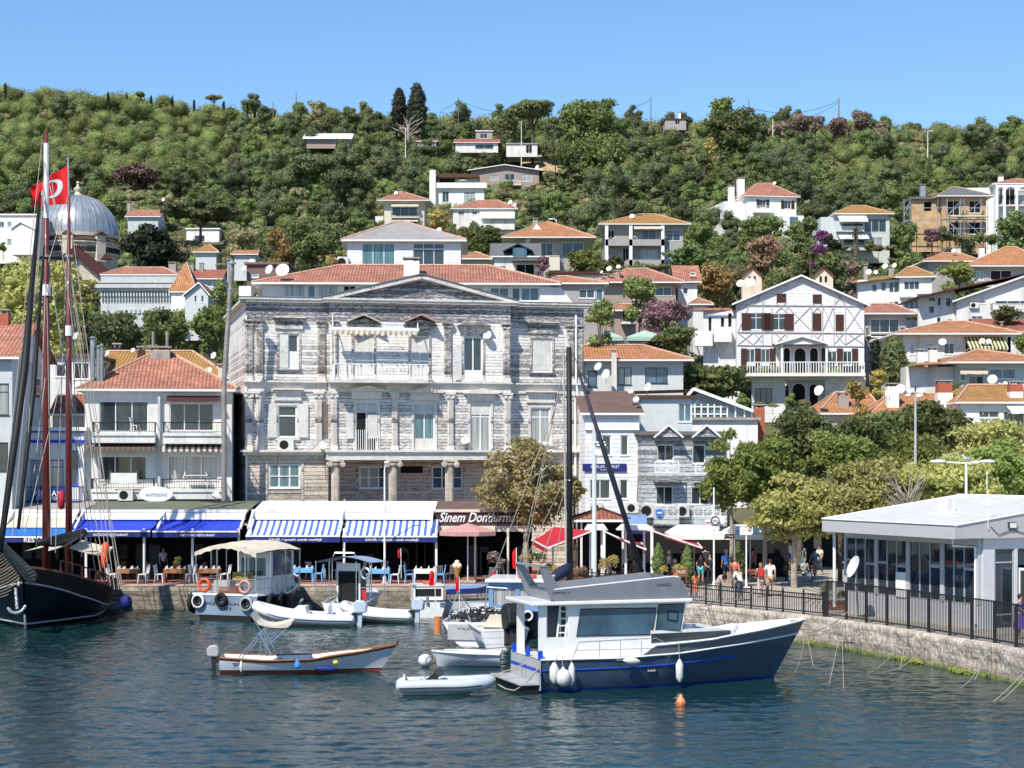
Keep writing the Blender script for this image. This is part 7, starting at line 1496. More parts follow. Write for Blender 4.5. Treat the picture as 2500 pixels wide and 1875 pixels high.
MB().prism(q,.33,.40).prism(q,3.02,3.09).box(q[0][0],q[0][0]+.06,.401,3.019,zr1,q[5][1]).add([(q[1][0]-.02,.4,q[1][1]),(q[1][0]-.02,3.02,q[1][1]),(q[2][0]-.02,3.02,q[2][1]),(q[2][0]-.02,.4,q[2][1]),(q[3][0]-.02,3.02,q[3][1]),(q[3][0]-.02,.4,q[3][1])],[(0,1,2,3),(3,2,4,5)]).build('flybridge','greypaint',gb)
MB().tube([(x,.365,z+.01)for x,z in q[3:]],.03,5).build('flybridge_rim','gel',gb)
text('SONSÖZ',gb,(U_(1622,.3),.318,Z_(1622,1427,.3)),.55,'iron',shear=.2);text('MARMARA 2',gb,(U_(1370,.3),.318,Z_(1370,1447,.3)),.6,'iron');
MB().box(U_(1585,0),U_(1608,0),pt(.42,.62,-1).y-.02,pt(.42,.62,-1).y+.02,.58,.68).build('name_plate','black',gb);text('bebek',gb,(U_(1596,0),pt(.42,.62,-1).y-.028,.63),.3,'frame')
for dv in(.36,2.96):
 b=MB();pl=[P_(1319,1384,.3),P_(1337,1384,.3),P_(1369,1438,.3),P_(1362,1463,.3),P_(1345,1464,.3)];b.prism(pl,dv,dv+.1);b.build('radar_arch','greypaint',gb)
pa=[P_(1318,1387,.3),P_(1342,1390,.3),P_(1340,1383,.3),P_(1320,1381,.3)];MB().prism(pa,.36,3.06).build('arch_top','greypaint',gb,bevel=.01)
b=MB();r0=[(U_(1395,.2),.12,1.12),(U_(1412,.2),.12,Z_(1412,1568,.12)),(U_(1600,.2),.12,Z_(1600,1558,.12)),(U_(1632,.2),.2,1.5)];b.tube(r0,.018,5)
for px in(1464,1515,1566):b.tube([(U_(px,.12),.12,1.1),(U_(px,.12),.12,Z_(px,1564,.12))],.014,5)
b.tube([(U_(1402,.2),.12,1.42),(U_(1600,.2),.12,Z_(1600,1583,.12))],.012,4);b.build('handrail','metal',gb)
lb=MB().torus((U_(1668,.5),1.2,Z_(1668,1430,.5)),.33,.07,Matrix.Rotation(R(75),3,'Z'),20,8).build('life_ring','orange',gb,smooth='all')
td=empty('inflatable_tender',f.P(1720,1538,1.2),f.a,'small white inflatable tender lying on the foredeck of the slate blue boat','dinghy');td.location=(f.Ox+f.P(1715,1,1.5)[0]*f.ca-1.5*f.sa,f.Oy+f.P(1715,1,1.5)[0]*f.sa+1.5*f.ca,1.62)
b=MB();P=[(-.9,-.42,.12),(.5,-.42,.14),(1.0,-.3,.22),(1.25,0,.3),(1.0,.3,.22),(.5,.42,.14),(-.9,.42,.12)];b.tube(catmull(P,5),.14,8);b.build('tube','gel',td,smooth='all');MB().box(-.8,.9,-.3,.3,.0,.06).build('floor','lgrey',td)
wl_=lambda px,py,v:Vector((f.Ox+U_(px,v)*f.ca-v*f.sa,f.Oy+U_(px,v)*f.sa+v*f.ca,Z_(px,py,v)))
fender('left long white fender hanging at the stern quarter of the slate blue boat',wl_(1353,1618,-.12),.72,.16,rope=wl_(1358,1606,.05));fender('round white ball fender between the two long ones at the stern quarter',wl_(1375,1632,-.18),.62,.27,shape='ball',rope=wl_(1372,1606,.05));fender('thin white fender right of the ball fender',wl_(1396,1618,-.12),.78,.11,rope=wl_(1392,1606,.05))
fender('single long white fender hanging below the step of the bulwark',wl_(1659,1610,-.14),.8,.13,rope=wl_(1657,1568,.0));o=fender('white fender lying sideways at mid hull of the slate blue boat',wl_(1522,1612,-.17),.62,.12,rope=wl_(1518,1590,.1));o.rotation_euler=(0,R(-84),f.a)
sx,sy=-23.95,97.4;hd=math.atan2(87.0-97.4,-22.93+23.95);sc=empty('schooner',(sx,sy,0),hd,'black hulled wooden two masted schooner with dark red masts moored at the left','sailing ship');Ls=math.hypot(10.4,1.02)
ssh=lerpf([(0,1.5),(.35,1.3),(.6,1.55),(.8,2.1),(1,2.95)]);shb=lambda t:max(.02,(.82+.18*math.sin(min(1,t/.5)*math.pi/2))if t<.5 else(1-((t-.5)/.5)**2.6)**.8)
M['blackhull']=mat('black_hull_paint',(0.004,0.006,0.012),.3,var=.2,coat=.3);M['hullwood']=mat('dark_topside_wood',(.030,.018,.013),.5,var=.35,scale=3)
b,spt=hull(Ls,7.0,ssh,shb,lerpf([(0,.2),(.6,.3),(1,.85)]),lerpf([(0,-.6),(1,-.6)]),.9,[(None,0),(.16,1),(lambda t:ssh(t)-.75,2)],36,.3)
b.build('hull',['blackhull','blackhull','hullwood'],sc,smooth=True)
strake(spt,lambda t:.22,.05,.05,1,30,0).build('waterline_stripe','lgrey',sc);strake(spt,lambda t:ssh(t)-.75,.05,.0,1,30,.01).build('rubbing_strake','lgrey',sc);strake(spt,lambda t:ssh(t),.08,0,1,30,0).build('rail_cap','darkwood',sc)
deck(Ls,7,lambda t:ssh(t)-.35,shb,ptf=spt,inset=.05).build('deck','darkwood',sc)
inv=sc.matrix_basis.inverted()if False else(Matrix.Translation((sx,sy,0))@Matrix.Rotation(hd,4,'Z')).inverted()
S_=lambda px,py,Y:inv@at(px,py,Y)
M['mast']=mat('dark_red_mast',(.13,.018,.018),.45,var=.25,scale=1.5,coat=.3)
def mast(px,Y,ptop,white,r=.21,lean=0):
 bt,tp=S_(px,1400,Y),S_(px+lean,ptop,Y);bt=Vector((bt.x,bt.y,ssh(.5)-.4));m=MB().tube([bt,bt.lerp(tp,.5),tp],[r,r*.9,r*.45],12).build('mast','mast',sc,smooth='all');q=MB()
 for y0,y1,k in white:a,c_=S_(px,y0,Y),S_(px,y1,Y);MB().tube([(bt.x,bt.y,a.z),(bt.x+(tp.x-bt.x)*.0,bt.y,c_.z)],r*k,12).build('mast_band','frame',m)
 for y in(628,672,770,850,980):a=S_(px,y,Y);MB().tube([(bt.x,bt.y,a.z),(bt.x,bt.y,a.z+.12)],r*1.12,10).build('mast_collar','metal',m);return m,bt,tp
m1,b1,t1=mast(113,94,318,[(722,695,1.0),(560,350,.62)]);m2,b2_,t2=mast(168,96.5,478,[(820,795,1.0)],.185);MB().tube([t2,S_(166,385,96.5)],.05,6).build('flag_pole','metal',m2)
b=MB();b.tube([S_(84,632,93.6),S_(113,626,94),S_(158,632,94.3)],.1,6).build('crosstrees','iron',sc)
bs0,bs1=S_(72,1420,87.4),S_(-45,1262,80.5);MB().tube([bs0+(bs0-bs1)*.12,bs0,bs1],[.26,.24,.16],10).build('bowsprit','oldwood',sc,smooth='all')
b=MB();b.tube([S_(98,470,93.6),S_(60,900,88.5),S_(0,1345,82)],[.06,.20,.13],8).build('furled_jib','black',sc,smooth='all');MB().tube([S_(108,600,93.6),S_(82,950,89.5),S_(45,1290,85)],[.05,.13,.08],8).build('furled_staysail','black',sc,smooth='all')
b=MB();lines=[((103,340),(2,1300)),((113,330),(55,1290)),((113,400),(30,1310)),((113,620),(125,1330)),((113,640),(88,1340)),((168,480),(135,1350)),((168,620),(200,1360)),((166,480),(118,640)),((113,420),(168,640)),((168,500),(290,1440)),((168,640),(280,1440)),((113,610),(250,1420)),((113,600),(235,1410)),((113,630),(262,1420)),((168,640),(300,1440)),((113,350),(270,1430)),((168,700),(295,1438)),((113,900),(78,1200)),((168,850),(60,1300))]
for(x0,y0),(x1,y1)in lines:b.tube([S_(x0,y0,94.5),S_(x1,y1,90.5 if x1>120 else 86)],.020,4)
for k in range(11):
 t=.25+k*.068;p=S_(113+(250-113)*t,610+810*t,94-3.5*t);q=S_(168+(290-168)*t,500+940*t,94.5-3.5*t)
 if k%2:b.ell(p,.09,.09,.07,6,4);b.ell(q,.09,.09,.07,6,4)
b.build('rigging','rope',sc)
b=MB();rr=random.Random(3)
for side,(ex,ey,eY)in enumerate(((152,1452,89.6),(-60,1440,87.0))):
 A0,A1=bs0+(bs1-bs0)*.05,bs1;B0,B1=S_(72,1445,87.2),S_(ex,ey,eY)if side==0 else S_(-70,1430,87);n1,n2=26,20;G=[]
 for i in range(n1+1):
  s=i/n1;top=A0 .lerp(A1,s);bot=B1 .lerp(A1,s*.96)if True else B0;row=[]
  for j in range(n2+1):u=j/n2;p=top.lerp(bot,u);p=p-Vector((0,0,.55*math.sin(math.pi*u)*(1-s)+.15));row.append(p)
  G.append(row)
 for row in G:b.tube(row,.016,3)
 for j in range(0,n2+1):b.tube([G[i][j]for i in range(n1+1)],.016,3)
b.build('bowsprit_net','rope',sc)
def can(corners,sag=.25,m='cloth',name='canopy',par=None,n=8,th=.02):
 a,c_,d,e=map(Vector,corners);return MB().sheet([[a.lerp(c_,i/n).lerp(e.lerp(d,i/n),j/n)-Vector((0,0,sag*math.sin(math.pi*i/n)*(.3+.7*math.sin(math.pi*j/n))))for i in range(n+1)]for j in range(n+1)],th).build(name,m,par)
can((S_(168,1338,92),S_(262,1360,91),S_(276,1335,94.5),S_(200,1318,95.5)),.15,'cloth','deck_awning',sc);can((S_(118,1345,91),S_(165,1325,90.5),S_(205,1305,94),S_(120,1330,95)),.2,'greystone','deck_awning',sc);can((S_(60,1345,90),S_(108,1335,90),S_(108,1330,93),S_(60,1345,93)),.05,'cloth','deck_awning',sc)
MB().tube([S_(92,1325,90),S_(130,1322,91),S_(165,1315,93),S_(205,1300,95)],[.15,.28,.32,.2],8).build('furled_mainsail','black',sc,smooth='all')
b=MB();
for i in range(12):t=.42+i*.04;p=spt(t,ssh(t),-1 if spt(.6,1,-1).y<0 else 1);
for s in(-1,1):
 for i in range(16):p=spt(.35+i*.038,ssh(.35+i*.038),s);b.bar(p,p+Vector((0,0,.55)),.07)
 b.tube([spt(.35+i*.038,ssh(.35+i*.038),s)+Vector((0,0,.55))for i in range(16)],.04,5)
b.build('stanchion','mast',sc)
MB().box(Ls*.3,Ls*.62,-1.3,1.3,1.0,2.1).build('deckhouse','darkwood',sc,bevel=.05);b=MB()
for i in range(3):b.box(Ls*.35+i*.9,Ls*.35+i*.9+.5,-1.33,-1.305,1.5,1.9).box(Ls*.35+i*.9,Ls*.35+i*.9+.5,1.305,1.33,1.5,1.9)
b.build('deckhouse_window','bglass',sc)
b=MB();a=S_(38,1435,86.4);c_=S_(42,1486,86.4);b.tube([a,c_],.07,6);b.tube(catmull([S_(18,1483,86.4),S_(28,1494,86.3),S_(42,1496,86.3),S_(54,1490,86.3),S_(63,1477,86.4)],4),[.03]+[.07]*15+[.03],6);b.tube([S_(47,1405,86.4),S_(45,1430,86.4)],.05,6).build('anchor','dish',sc,smooth=True)
MB().tube([S_(60,1500,86.4),S_(62,1535,86.3)],.05,6).build('bobstay','lgrey',sc)
for px,py in((150,1220),(258,1345),(255,1365)):p=S_(px,py,91);MB().lathe([(.01,-.5),(.16,-.4),(.18,.3),(.05,.45)],p,10).build('red_fender','orange' if py>1300 else 'red',sc,smooth='all')
fender('dark navy ball fender at the quarter of the schooner',at(307,1452,91.5),.75,.33,'navy','ball')
fo=at(166,405,96.5);fg=empty('national_flag',fo,0,'large red flag with white crescent and star flying from the rear mast of the schooner','flag');n,mm=26,12;k=96.5/FPX
def fpt(u,v):
 x=-(88*u)*k;top,bot=-4+58*u-8*u*u,92+12*u-6*u*u
 return Vector((x+.12*math.sin(v*7+u*3)*u,.32*math.sin(u*9+v*1.5)*(.25+u),-(top+(bot-top)*v)*k))
fgm=MB().sheet([[fpt(i/n,j/mm)for i in range(n+1)]for j in range(mm+1)],0).build('cloth','flagred',fg,smooth='all')
def onflag(cx,cy,poly,off):return[fpt(cx+x,cy+y)+Vector((0,-off,0))for x,y in poly]
def disc_strip(cx,cy,R1,ox,R2,off):
 """crescent: disc R1 minus disc R2 shifted by ox"""
 b=MB();m=40;o=[];i_=[]
 a0=0.62
 for q in range(m+1):
  a=a0+(2*math.pi-2*a0)*q/m;o.append((R1*math.cos(a)*.72,R1*math.sin(a)))
 pb=o[0];b0=math.atan2(o[0][1],o[0][0]/.72-ox)
 for q in range(m+1):
  a=b0+(2*math.pi-2*b0)*q/m;r2=math.hypot(o[0][0]/.72-ox,o[0][1]);i_.append(((ox+r2*math.cos(a))*.72,r2*math.sin(a)))
 O,I=onflag(cx,cy,[(-x,y)for x,y in o],off),onflag(cx,cy,[(-x,y)for x,y in i_],off);b.add(O+I,[(q,q+1,m+2+q,m+1+q)for q in range(m)]);return b
cr=MB();m=48;OO=[];II=[]
for q in range(m+1):
 a=.55+(2*math.pi-1.1)*q/m;OO.append((.285*math.cos(a)*.95,.285*math.sin(a)))
ox=.07;rr2=math.hypot(OO[0][0]/.95-ox,OO[0][1]);b0=math.atan2(OO[0][1],OO[0][0]/.95-ox)
for q in range(m+1):a=b0+(2*math.pi-2*b0)*q/m;II.append(((ox+rr2*math.cos(a))*.95,rr2*math.sin(a)))
for off in(.02,-.02):P=onflag(.42,.5,OO,off)+onflag(.42,.5,II,off);cr.add(P,[(q,q+1,m+2+q,m+1+q)for q in range(m)])
cr.build('crescent','frame',fg);st=MB()
sp_=[(.72+(.12 if q%2==0 else.047)*math.cos(math.pi+q*math.pi/5),.5+(.12 if q%2==0 else.047)*math.sin(math.pi+q*math.pi/5))for q in range(10)]
for off in(.02,-.02):P=onflag(0,0,sp_,off)+onflag(.72,.5,[(0,0)],off);st.add(P,[(q,(q+1)%10,10)for q in range(10)])
st.build('star','frame',fg)
def boat(name,label,px,pw,heading,cat='boat'):
 Y=wlY(pw);c_=at(px,pw,Y);return empty(name,(c_.x,Y,0),R(heading),label,cat)
fz=boat('work_boat','blue grey work boat seen from its stern with cream canopy and two orange life rings',550,1514,68)
zs=lerpf([(0,1.25),(.5,1.2),(1,1.9)]);hbz=lambda t:max(.03,(.97+.03*t)if t<.5 else(1-((t-.5)/.5)**2.4)**.75)
b,fpt_=hull(6.2,3.7,zs,hbz,lerpf([(0,.16),(.6,.25),(1,.8)]),lerpf([(0,-.4),(1,-.4)]),.6,[(None,0),(.22,1)],26);
b.build('hull',['black','blackhull'],fz,smooth=True)
MB().prism([(-1.72,.25),(1.72,.25),(1.86,1.25),(-1.86,1.25)],-.0,.03);t=MB().prism([(-1.66,.24),(1.66,.24),(1.84,1.25),(-1.84,1.25)],-.03,-.002);t.v=[(y,x,z)for x,y,z in t.v];tr_=t.build('transom','fazli',fz)
strake(fpt_,zs,.06,0,1,26,0).build('gunwale','gel',fz);deck(6.2,3.7,lambda t:zs(t)-.3,hbz,ptf=fpt_).build('deck','lgrey',fz);MB().box(-.06,.06,-1.86,1.86,1.22,1.32).build('stern_rail','gel',fz)
text('FAZLI ÜZGÜN I',fz,(-.045,0.05,.82),2.0,'iron',rz=R(-90),height=.17,bold=.01);text('LIST',fz,(-.045,-.1,.56),.62,'iron',rz=R(-90),height=.15,bold=.01)
for y,z,m_ in((1.45,.92,'frame'),(.15,1.02,None),(-1.3,.85,'lgrey')):
 ty=MB().torus((-.16,y,z),.25,.11,Matrix.Rotation(R(90),3,'Z'),20,8).build('tyre_fender','tyre',fz,smooth='all')
 if m_:MB().torus((-.2,y,z),.30,.07,Matrix.Rotation(R(90),3,'Z'),20,6).build('tyre_rim',m_,ty,smooth='all')
MB().torus((.3,1.98,.8),.42,.13,None,18,8).build('tyre_fender','tyre',fz,smooth='all');MB().torus((1.2,-1.98,.8),.40,.13,None,18,8).torus((2.2,-2.0,.8),.38,.12,None,18,8).build('tyre_fender','tyre',fz,smooth='all')
zc=3.35;rows=[]
for i in range(9):
 x=.0+4.6*i/8;rows.append([(x,-1.75+3.5*j/10,zc+.42*math.sin(math.pi*j/10)+.10*math.sin(math.pi*i/8)-.02*((i*3+j)%2))for j in range(11)])
can_=MB().sheet(rows,.04).build('canopy','cloth',fz,smooth=True);b=MB()
rows=[[(-.02,-1.75+3.5*j/20,zc+.42*math.sin(math.pi*j/20)-k*.22-.03*k*math.sin(j*2.2))for j in range(21)]for k in(0,1)];MB().sheet(rows).build('canopy_skirt','cloth',can_)
for x in(.05,1.5,3.0,4.5):
 for y in(-1.72,1.72):b.tube([(x,y,1.2),(x,y,zc+.02)],.028,6)
for y in(-1.1,.5):b.tube([(.05,y,1.2),(.05,y,zc+.3)],.028,6)
for z in(1.55,2.05):b.tube([(.05,1.72,z),(.05,.5,z)],.022,5);b.tube([(.05,-1.72,z),(.05,-1.1,z)],.022,5);b.tube([(.05,-1.72,z),(4.5,-1.72,z)],.022,5);b.tube([(.05,1.72,z),(3,1.72,z)],.022,5)
for i in range(9):b.tube([(.4+i*.5,-1.72,1.2),(.4+i*.5,-1.72,2.05)],.016,4)
b.build('canopy_frame','steel',fz)
for y,z in((1.15,1.72),(-1.15,1.68)):lr=MB().torus((-.08,y,z),.29,.075,Matrix.Rotation(R(90),3,'Z'),24,8).build('life_ring','orange' if y>0 else M['pink'],fz,smooth='all')
b=MB()
for k in range(4):b.bar((.1,-1.0,1.35+k*.09),(.1,.45,1.35+k*.09),.03,.06)
b.box(.12,.16,-1.0,.45,1.3,1.4).build('bench','wood',fz)
cbn=MB().wall(-1.5,.35,1.0,3.3,0,.06,[(-1.2,-.25,2.1,3.0),(-.15,.2,2.1,3.0)]);cbn.v=[(y+1.9,x,z)for x,y,z in cbn.v];co_=cbn.build('cabin','gel',fz)
MB().box(1.97,4.2,.29,.35,1.0,3.3).box(1.97,4.2,-1.5,-1.44,1.0,2.1).box(1.97,2.1,-1.5,-1.44,2.1,3.3).box(4.05,4.2,-1.5,-1.44,2.1,3.3).box(4.2,4.26,-1.5,.35,1,3.3).build('cabin_side','gel',co_);MB().box(1.92,1.94,-1.2,.2,2.1,3.0).box(2.1,4.05,-1.48,-1.46,2.1,3.2).build('cabin_window','bglass',co_)
MB().box(.9,1.5,.3,1.2,1.0,1.9).build('engine_box','lgrey',fz);crt=MB();
for k in range(3):crt.box(1.2,1.7,-.6,.3,1.9+k*.14,2.02+k*.14)
crt.build('fish_box','yellow' if False else mat('old_yellow_crate',(.42,.30,.10),.7,var=.3),fz)
def rib(name,label,px,pw,heading,L=5.2,beam=2.1,tube=.24,m='rubber',motor=1.0,cowl='cowl',console=True,txt=None,bowup=.35,stripe='navy',seatm='gel',cones=True):
 r=boat(name,label,px,pw,heading);y=beam/2-tube;zt=tube+.10
 P=[(-.25,-y,zt),(0,-y,zt),(L*.35,-y,zt+.02),(L*.65,-y,zt+bowup*.25),(L*.86,-y*.62,zt+bowup*.7),(L-tube,0,zt+bowup),(L*.86,y*.62,zt+bowup*.7),(L*.65,y,zt+bowup*.25),(L*.35,y,zt+.02),(0,y,zt),(-.25,y,zt)]
 C=catmull(P,5);rs_=[tube]*len(C)
 if cones:
  for k in range(6):rs_[k]=tube*(.35+.65*k/5);rs_[-1-k]=rs_[k]
 MB().tube(C,rs_,14).build('tube',m,r,smooth='all');s=MB()
 s.tube([Vector(p)+Vector((0,-(tube+.005)if p[1]<=0 else tube+.005,-.04))if i<len(C)*.38 or i>len(C)*.62 else Vector(p)+(Vector((p[0],p[1],0))-Vector((L*.6,0,0))).normalized()*(tube+.005)for i,p in enumerate(C)][3:-3],.022,4);s.build('rubbing_strip',stripe,r)
 b,q=hull(L-.5,beam-tube*1.6,lerpf([(0,zt),(1,zt+bowup)]),lambda t:max(.03,1 if t<.5 else(1-((t-.5)/.5)**2.4)**.8),keel=lerpf([(0,-.2),(.7,-.15),(1,.1)]),rake=.3,n=16);b.build('hull','greystone',r,smooth=True);MB().box(0,L*.8,-y+.05,y-.05,.12,.18).build('floor','lgrey',r);MB().box(-.02,.06,-y+.1,y-.1,.1,.62).build('transom','gel',r)
 if console:MB().prism([(L*.42,.18),(L*.60,.18),(L*.58,.75),(L*.52,.98),(L*.45,.95)],-.38,.38).build('console','gel',r,bevel=.04);MB().add([(L*.53,-.33,.96),(L*.53,.33,.96),(L*.50,.3,1.28),(L*.50,-.3,1.28)],[(0,1,2,3)]).build('windscreen','bglass',r);MB().torus((L*.42,0,.9),.16,.018,Matrix.Rotation(R(90),3,'Z'),16,5).build('steering_wheel','iron',r);MB().box(L*.22,L*.34,-.4,.4,.18,.58).box(L*.22,L*.25,-.4,.4,.58,.95).build('seat',seatm,r,bevel=.05)
 if motor:outboard(r,(-.32,0,.52),motor,cowl,0,0,txt)
 return r
rib('inflatable_boat','white inflatable with raised bow and silver outboard in front of the blue grey work boat',862,1528,172,5.0,2.0,.25,motor=1.15,txt='HONDA',bowup=.55)
rib('inflatable_boat','long white inflatable with pink spots and silver outboard right of the first inflatable',1003,1520,168,3.6,1.9,.24,motor=1.1,txt='HONDA',bowup=.45,console=False,stripe='lgrey')
rib('inflatable_boat','small white inflatable with covered black motor beside the quay wall',1215,1496,172,2.6,1.5,.2,motor=.8,cowl='black',bowup=.2,console=False)
dg_=rib('rubber_dinghy','small pale grey rubber dinghy with tilted grey outboard in the foreground',985,1694,3,3.15,1.45,.21,'greytube',motor=0,console=False,bowup=.12,stripe='iron');outboard(dg_,(1.05,0,.62),.6,mat('dark_grey_cowl',(.05,.055,.065),.4),0,55)
wb=boat('wooden_boat','white wooden open boat with varnished red brown gunwale and folded bimini in the foreground',541,1641,2)
wz=lerpf([(0,.62),(.3,.52),(.6,.56),(.85,.78),(1,1.02)]);wh=lambda t:max(.02,(.80+.2*math.sin(min(1,t/.45)*math.pi/2))if t<.45 else(1-((t-.45)/.55)**2.1)**.8)
b,wp=hull(5.75,1.95,wz,wh,lerpf([(0,.3),(.6,.45),(1,.95)]),lerpf([(0,-.25),(1,-.25)]),.85,[(None,0),(.11,1),(.15,2),(.19,3),(lambda t:wz(t)-.10,4)],36);M['boatwhite']=mat('pale_blue_white_paint',(.60,.64,.70),.35,var=.08,coat=.3)
b.build('hull',['redfoul','iron','gel','boatwhite','wood'],wb,smooth=True)
strake(wp,wz,.045,0,1,36,0).build('gunwale','wood',wb,smooth='all')
inn=MB();vs=[];n=24
for s in(-1,1):
 vs=[]
 for i in range(n+1):t=i/n*.9;a=wp(t,wz(t),s);q_=wp(t,.26,s);vs+=[(a.x,a.y*.94,a.z-.01),(min(a.x,q_.x),q_.y*.86,.2)]
 inn.add(vs,[(2*i,2*i+1,2*i+3,2*i+2)for i in range(n)])
inn.build('inner_planking','gel',wb);MB().box(.1,4.0,-.5,.5,.19,.21).build('floor','lgrey',wb)
for x,w_ in((.5,.35),(1.9,.3),(3.2,.3)):MB().box(x,x+w_,-.82,.82,.40,.44).build('thwart','wood',wb)
deck(5.75,1.95,lambda t:wz(t)-.03,wh,t0=.66,ptf=wp,inset=.05).build('foredeck','cream',wb);MB().tube([wp(1,wz(1),1)-Vector((.12,0,.1)),wp(1,wz(1),1)+Vector((.0,0,.14))],.05,6).build('stem_post','darkwood',wb)
wpx=lambda px,py,y=0:Vector(((at(px,py,70).x-wb.location.x),y,at(px,py,70).z))
for y in(-.8,.8):
 b=MB()
 for(a,c_)in(((597,1594),(650,1532)),((650,1532),(626,1492)),((604,1596),(672,1517)),((650,1532),(675,1590)),((675,1590),(645,1535)),((666,1565),(714,1523)),((664,1562),(700,1520)),((649,1534),(650,1595)),((648,1538),(668,1515))):b.tube([wpx(*a,y),wpx(*c_,y)],.018,5)
 b.build('bimini_frame','steel',wb)
cv=catmull([wpx(626,1489),wpx(640,1508),wpx(665,1518),wpx(692,1516),wpx(722,1508),wpx(720,1516),wpx(708,1523),wpx(675,1522),wpx(645,1516)],3);MB().prism([(v.x,v.z)for v in cv],-.85,.85).build('bimini','cloth',wb)
outboard(wb,(-.28,0,.52),.8,M['lgrey'],0,0)
fender('thin white fender slanting on the port quarter of the wooden boat',wpx(607,1600,-1.02)+wb.location,.42,.07);fender('bright blue barrel fender on the wooden boat side',wpx(741,1596,-1.1)+wb.location,.36,.12,'skyblue');o=fender('navy cylinder fender lying along the wooden boat side',wpx(783,1617,-1.12)+wb.location,.82,.11,'navy');o.rotation_euler=(0,R(-88),0);o=MB().ell((0,0,0),.11,.1,.09,10,8).build('yellow_float','yellow',None,loc=wpx(832,1603,-1.1)+wb.location);tag(o,'small yellow float above the navy fender of the wooden boat','float')
rb_=boat('rowing_boat','small white rowing boat behind the white mooring buoy',1222,1627,178);rz_=lerpf([(0,.52),(1,.60)]);rh=lambda t:max(.03,.9 if t<.4 else.9*(1-((t-.4)/.6)**2.4)**.8)
b,rp_=hull(2.4,1.4,rz_,rh,keel=lerpf([(0,-.1),(1,-.05)]),rake=.25,n=20,p=lerpf([(0,.3),(1,.7)]));b.build('hull','boatwhite',rb_,smooth=True);strake(rp_,rz_,.035,0,1,20).build('gunwale','gel',rb_);deck(2.4,1.4,lambda t:rz_(t)-.1,rh,ptf=rp_,inset=.06).build('inside','lgrey',rb_);MB().box(.9,1.2,-.6,.6,.44,.47).build('thwart','wood',rb_)
nb=boat('fishing_boat','white fishing boat with a heap of dark nets and grey transom behind the rowing boat',1160,1578,78);nz_=lerpf([(0,1.02),(1,1.4)]);nh=lambda t:max(.03,.95 if t<.5 else.95*(1-((t-.5)/.5)**2.4)**.8)
b,np_=hull(5.2,3.0,nz_,nh,lerpf([(0,.5),(1,.9)]),rake=.5,n=22,stern_rake=-.0);b.build('hull','gel',nb,smooth=True);strake(np_,nz_,.05,0,1,22).build('gunwale','gel',nb);deck(5.2,3.0,lambda t:nz_(t)-.15,nh,ptf=np_).build('deck','lgrey',nb);MB().box(-.06,-.003,-1.0,1.2,.25,.95).build('transom','lgrey',nb,bevel=.02);text('YILDIZ',nb,(-.075,.3,.75),1.0,'iron',rz=R(-90),height=.09)
M['net']=mat('dark_net',(.06,.06,.065),.95,var=.6,scale=8,bump=1);b=MB();rr=random.Random(6)
for i in range(150):
 a,x,y=rr.uniform(0,6.28),rr.uniform(.2,3.0),rr.uniform(-1.1,1.1);z=.95+.55*math.exp(-((x-1.4)**2)*.5-y*y*.6);r_=rr.uniform(.08,.25)
 b.tube([(x+r_*math.cos(a+t),y+r_*math.sin(a+t),z+.1*math.sin(t*3+i))for t in(0,.8,1.6,2.4,3.2,4.0,4.8)],.022,4)
for i in range(24):x,y=rr.uniform(.3,2.6),rr.uniform(-1,1);b.ell((x,y,1.05+.3*math.exp(-y*y)),.22,.22,.14,8,5)
b.build('net_heap','net',nb);b=MB()
for i in range(60):x,y=rr.uniform(.2,2.8),rr.uniform(-1.1,1.1);b.ell((x,y,1.25+.3*math.exp(-((x-1.4)**2)*.5-y*y*.6)),.05,.05,.035,6,4)
b.build('net_floats','dish',nb);b=MB()
for p,q in(((.1,1.3,.95),(.6,.9,2.3)),((.6,.9,2.3),(1.6,.2,1.0)),((.1,.2,.95),(.9,.9,2.2)),((.4,-.3,1),(.5,-.4,2.5)),((.5,-.4,2.5),(.5,-1.3,2.45)),((.5,-1.3,2.45),(.45,-1.35,1))):b.tube([p,q],.025,5)
b.build('net_frame','metal',nb);MB().cyl((-.1,1.62,.5),(-.1,1.62,1.25),.16,12).build('orange_float',mat('orange_brown_float',(.55,.20,.06),.5),nb)
o=MB().prism([(-.45,0),(.35,0),(.6,.5),(-.15,.5)],-.25,.25).build('cream_cover','cloth',None,loc=at(1205,1530,78.5));tag(o,'cream plastic crate on the stern of the net boat','crate')
kb=boat('speed_boat','white lapped plank boat with a huge black outboard behind the slate blue boat stern',1232,1588,105);kz=lerpf([(0,.85),(1,1.2)]);kh=lambda t:max(.03,.95 if t<.5 else.95*(1-((t-.5)/.5)**2.4)**.8)
b,kp=hull(4.6,2.2,kz,kh,rake=.5,n=20);b.build('hull','cleanside',kb,smooth=True);strake(kp,kz,.05,0,1,20).build('gunwale','gel',kb);deck(4.6,2.2,lambda t:kz(t)-.2,kh,ptf=kp).build('deck','gel',kb);outboard(kb,(-.35,-.25,.75),2.0,'black',0,18)
cbt=boat('cabin_boat','boat with dusty blue canvas cabin enclosure and white roof behind the slate blue boat',1262,1558,84);cz=lerpf([(0,1.2),(1,1.7)]);ch_=lambda t:max(.03,.95 if t<.55 else.95*(1-((t-.55)/.45)**2.4)**.8)
b,cp=hull(7.0,2.9,cz,ch_,rake=.6,n=22);b.build('hull','blackhull',cbt,smooth=True);strake(cp,cz,.05,0,1,22).build('gunwale','gel',cbt);deck(7.0,2.9,lambda t:cz(t)-.1,ch_,ptf=cp).build('deck','gel',cbt)
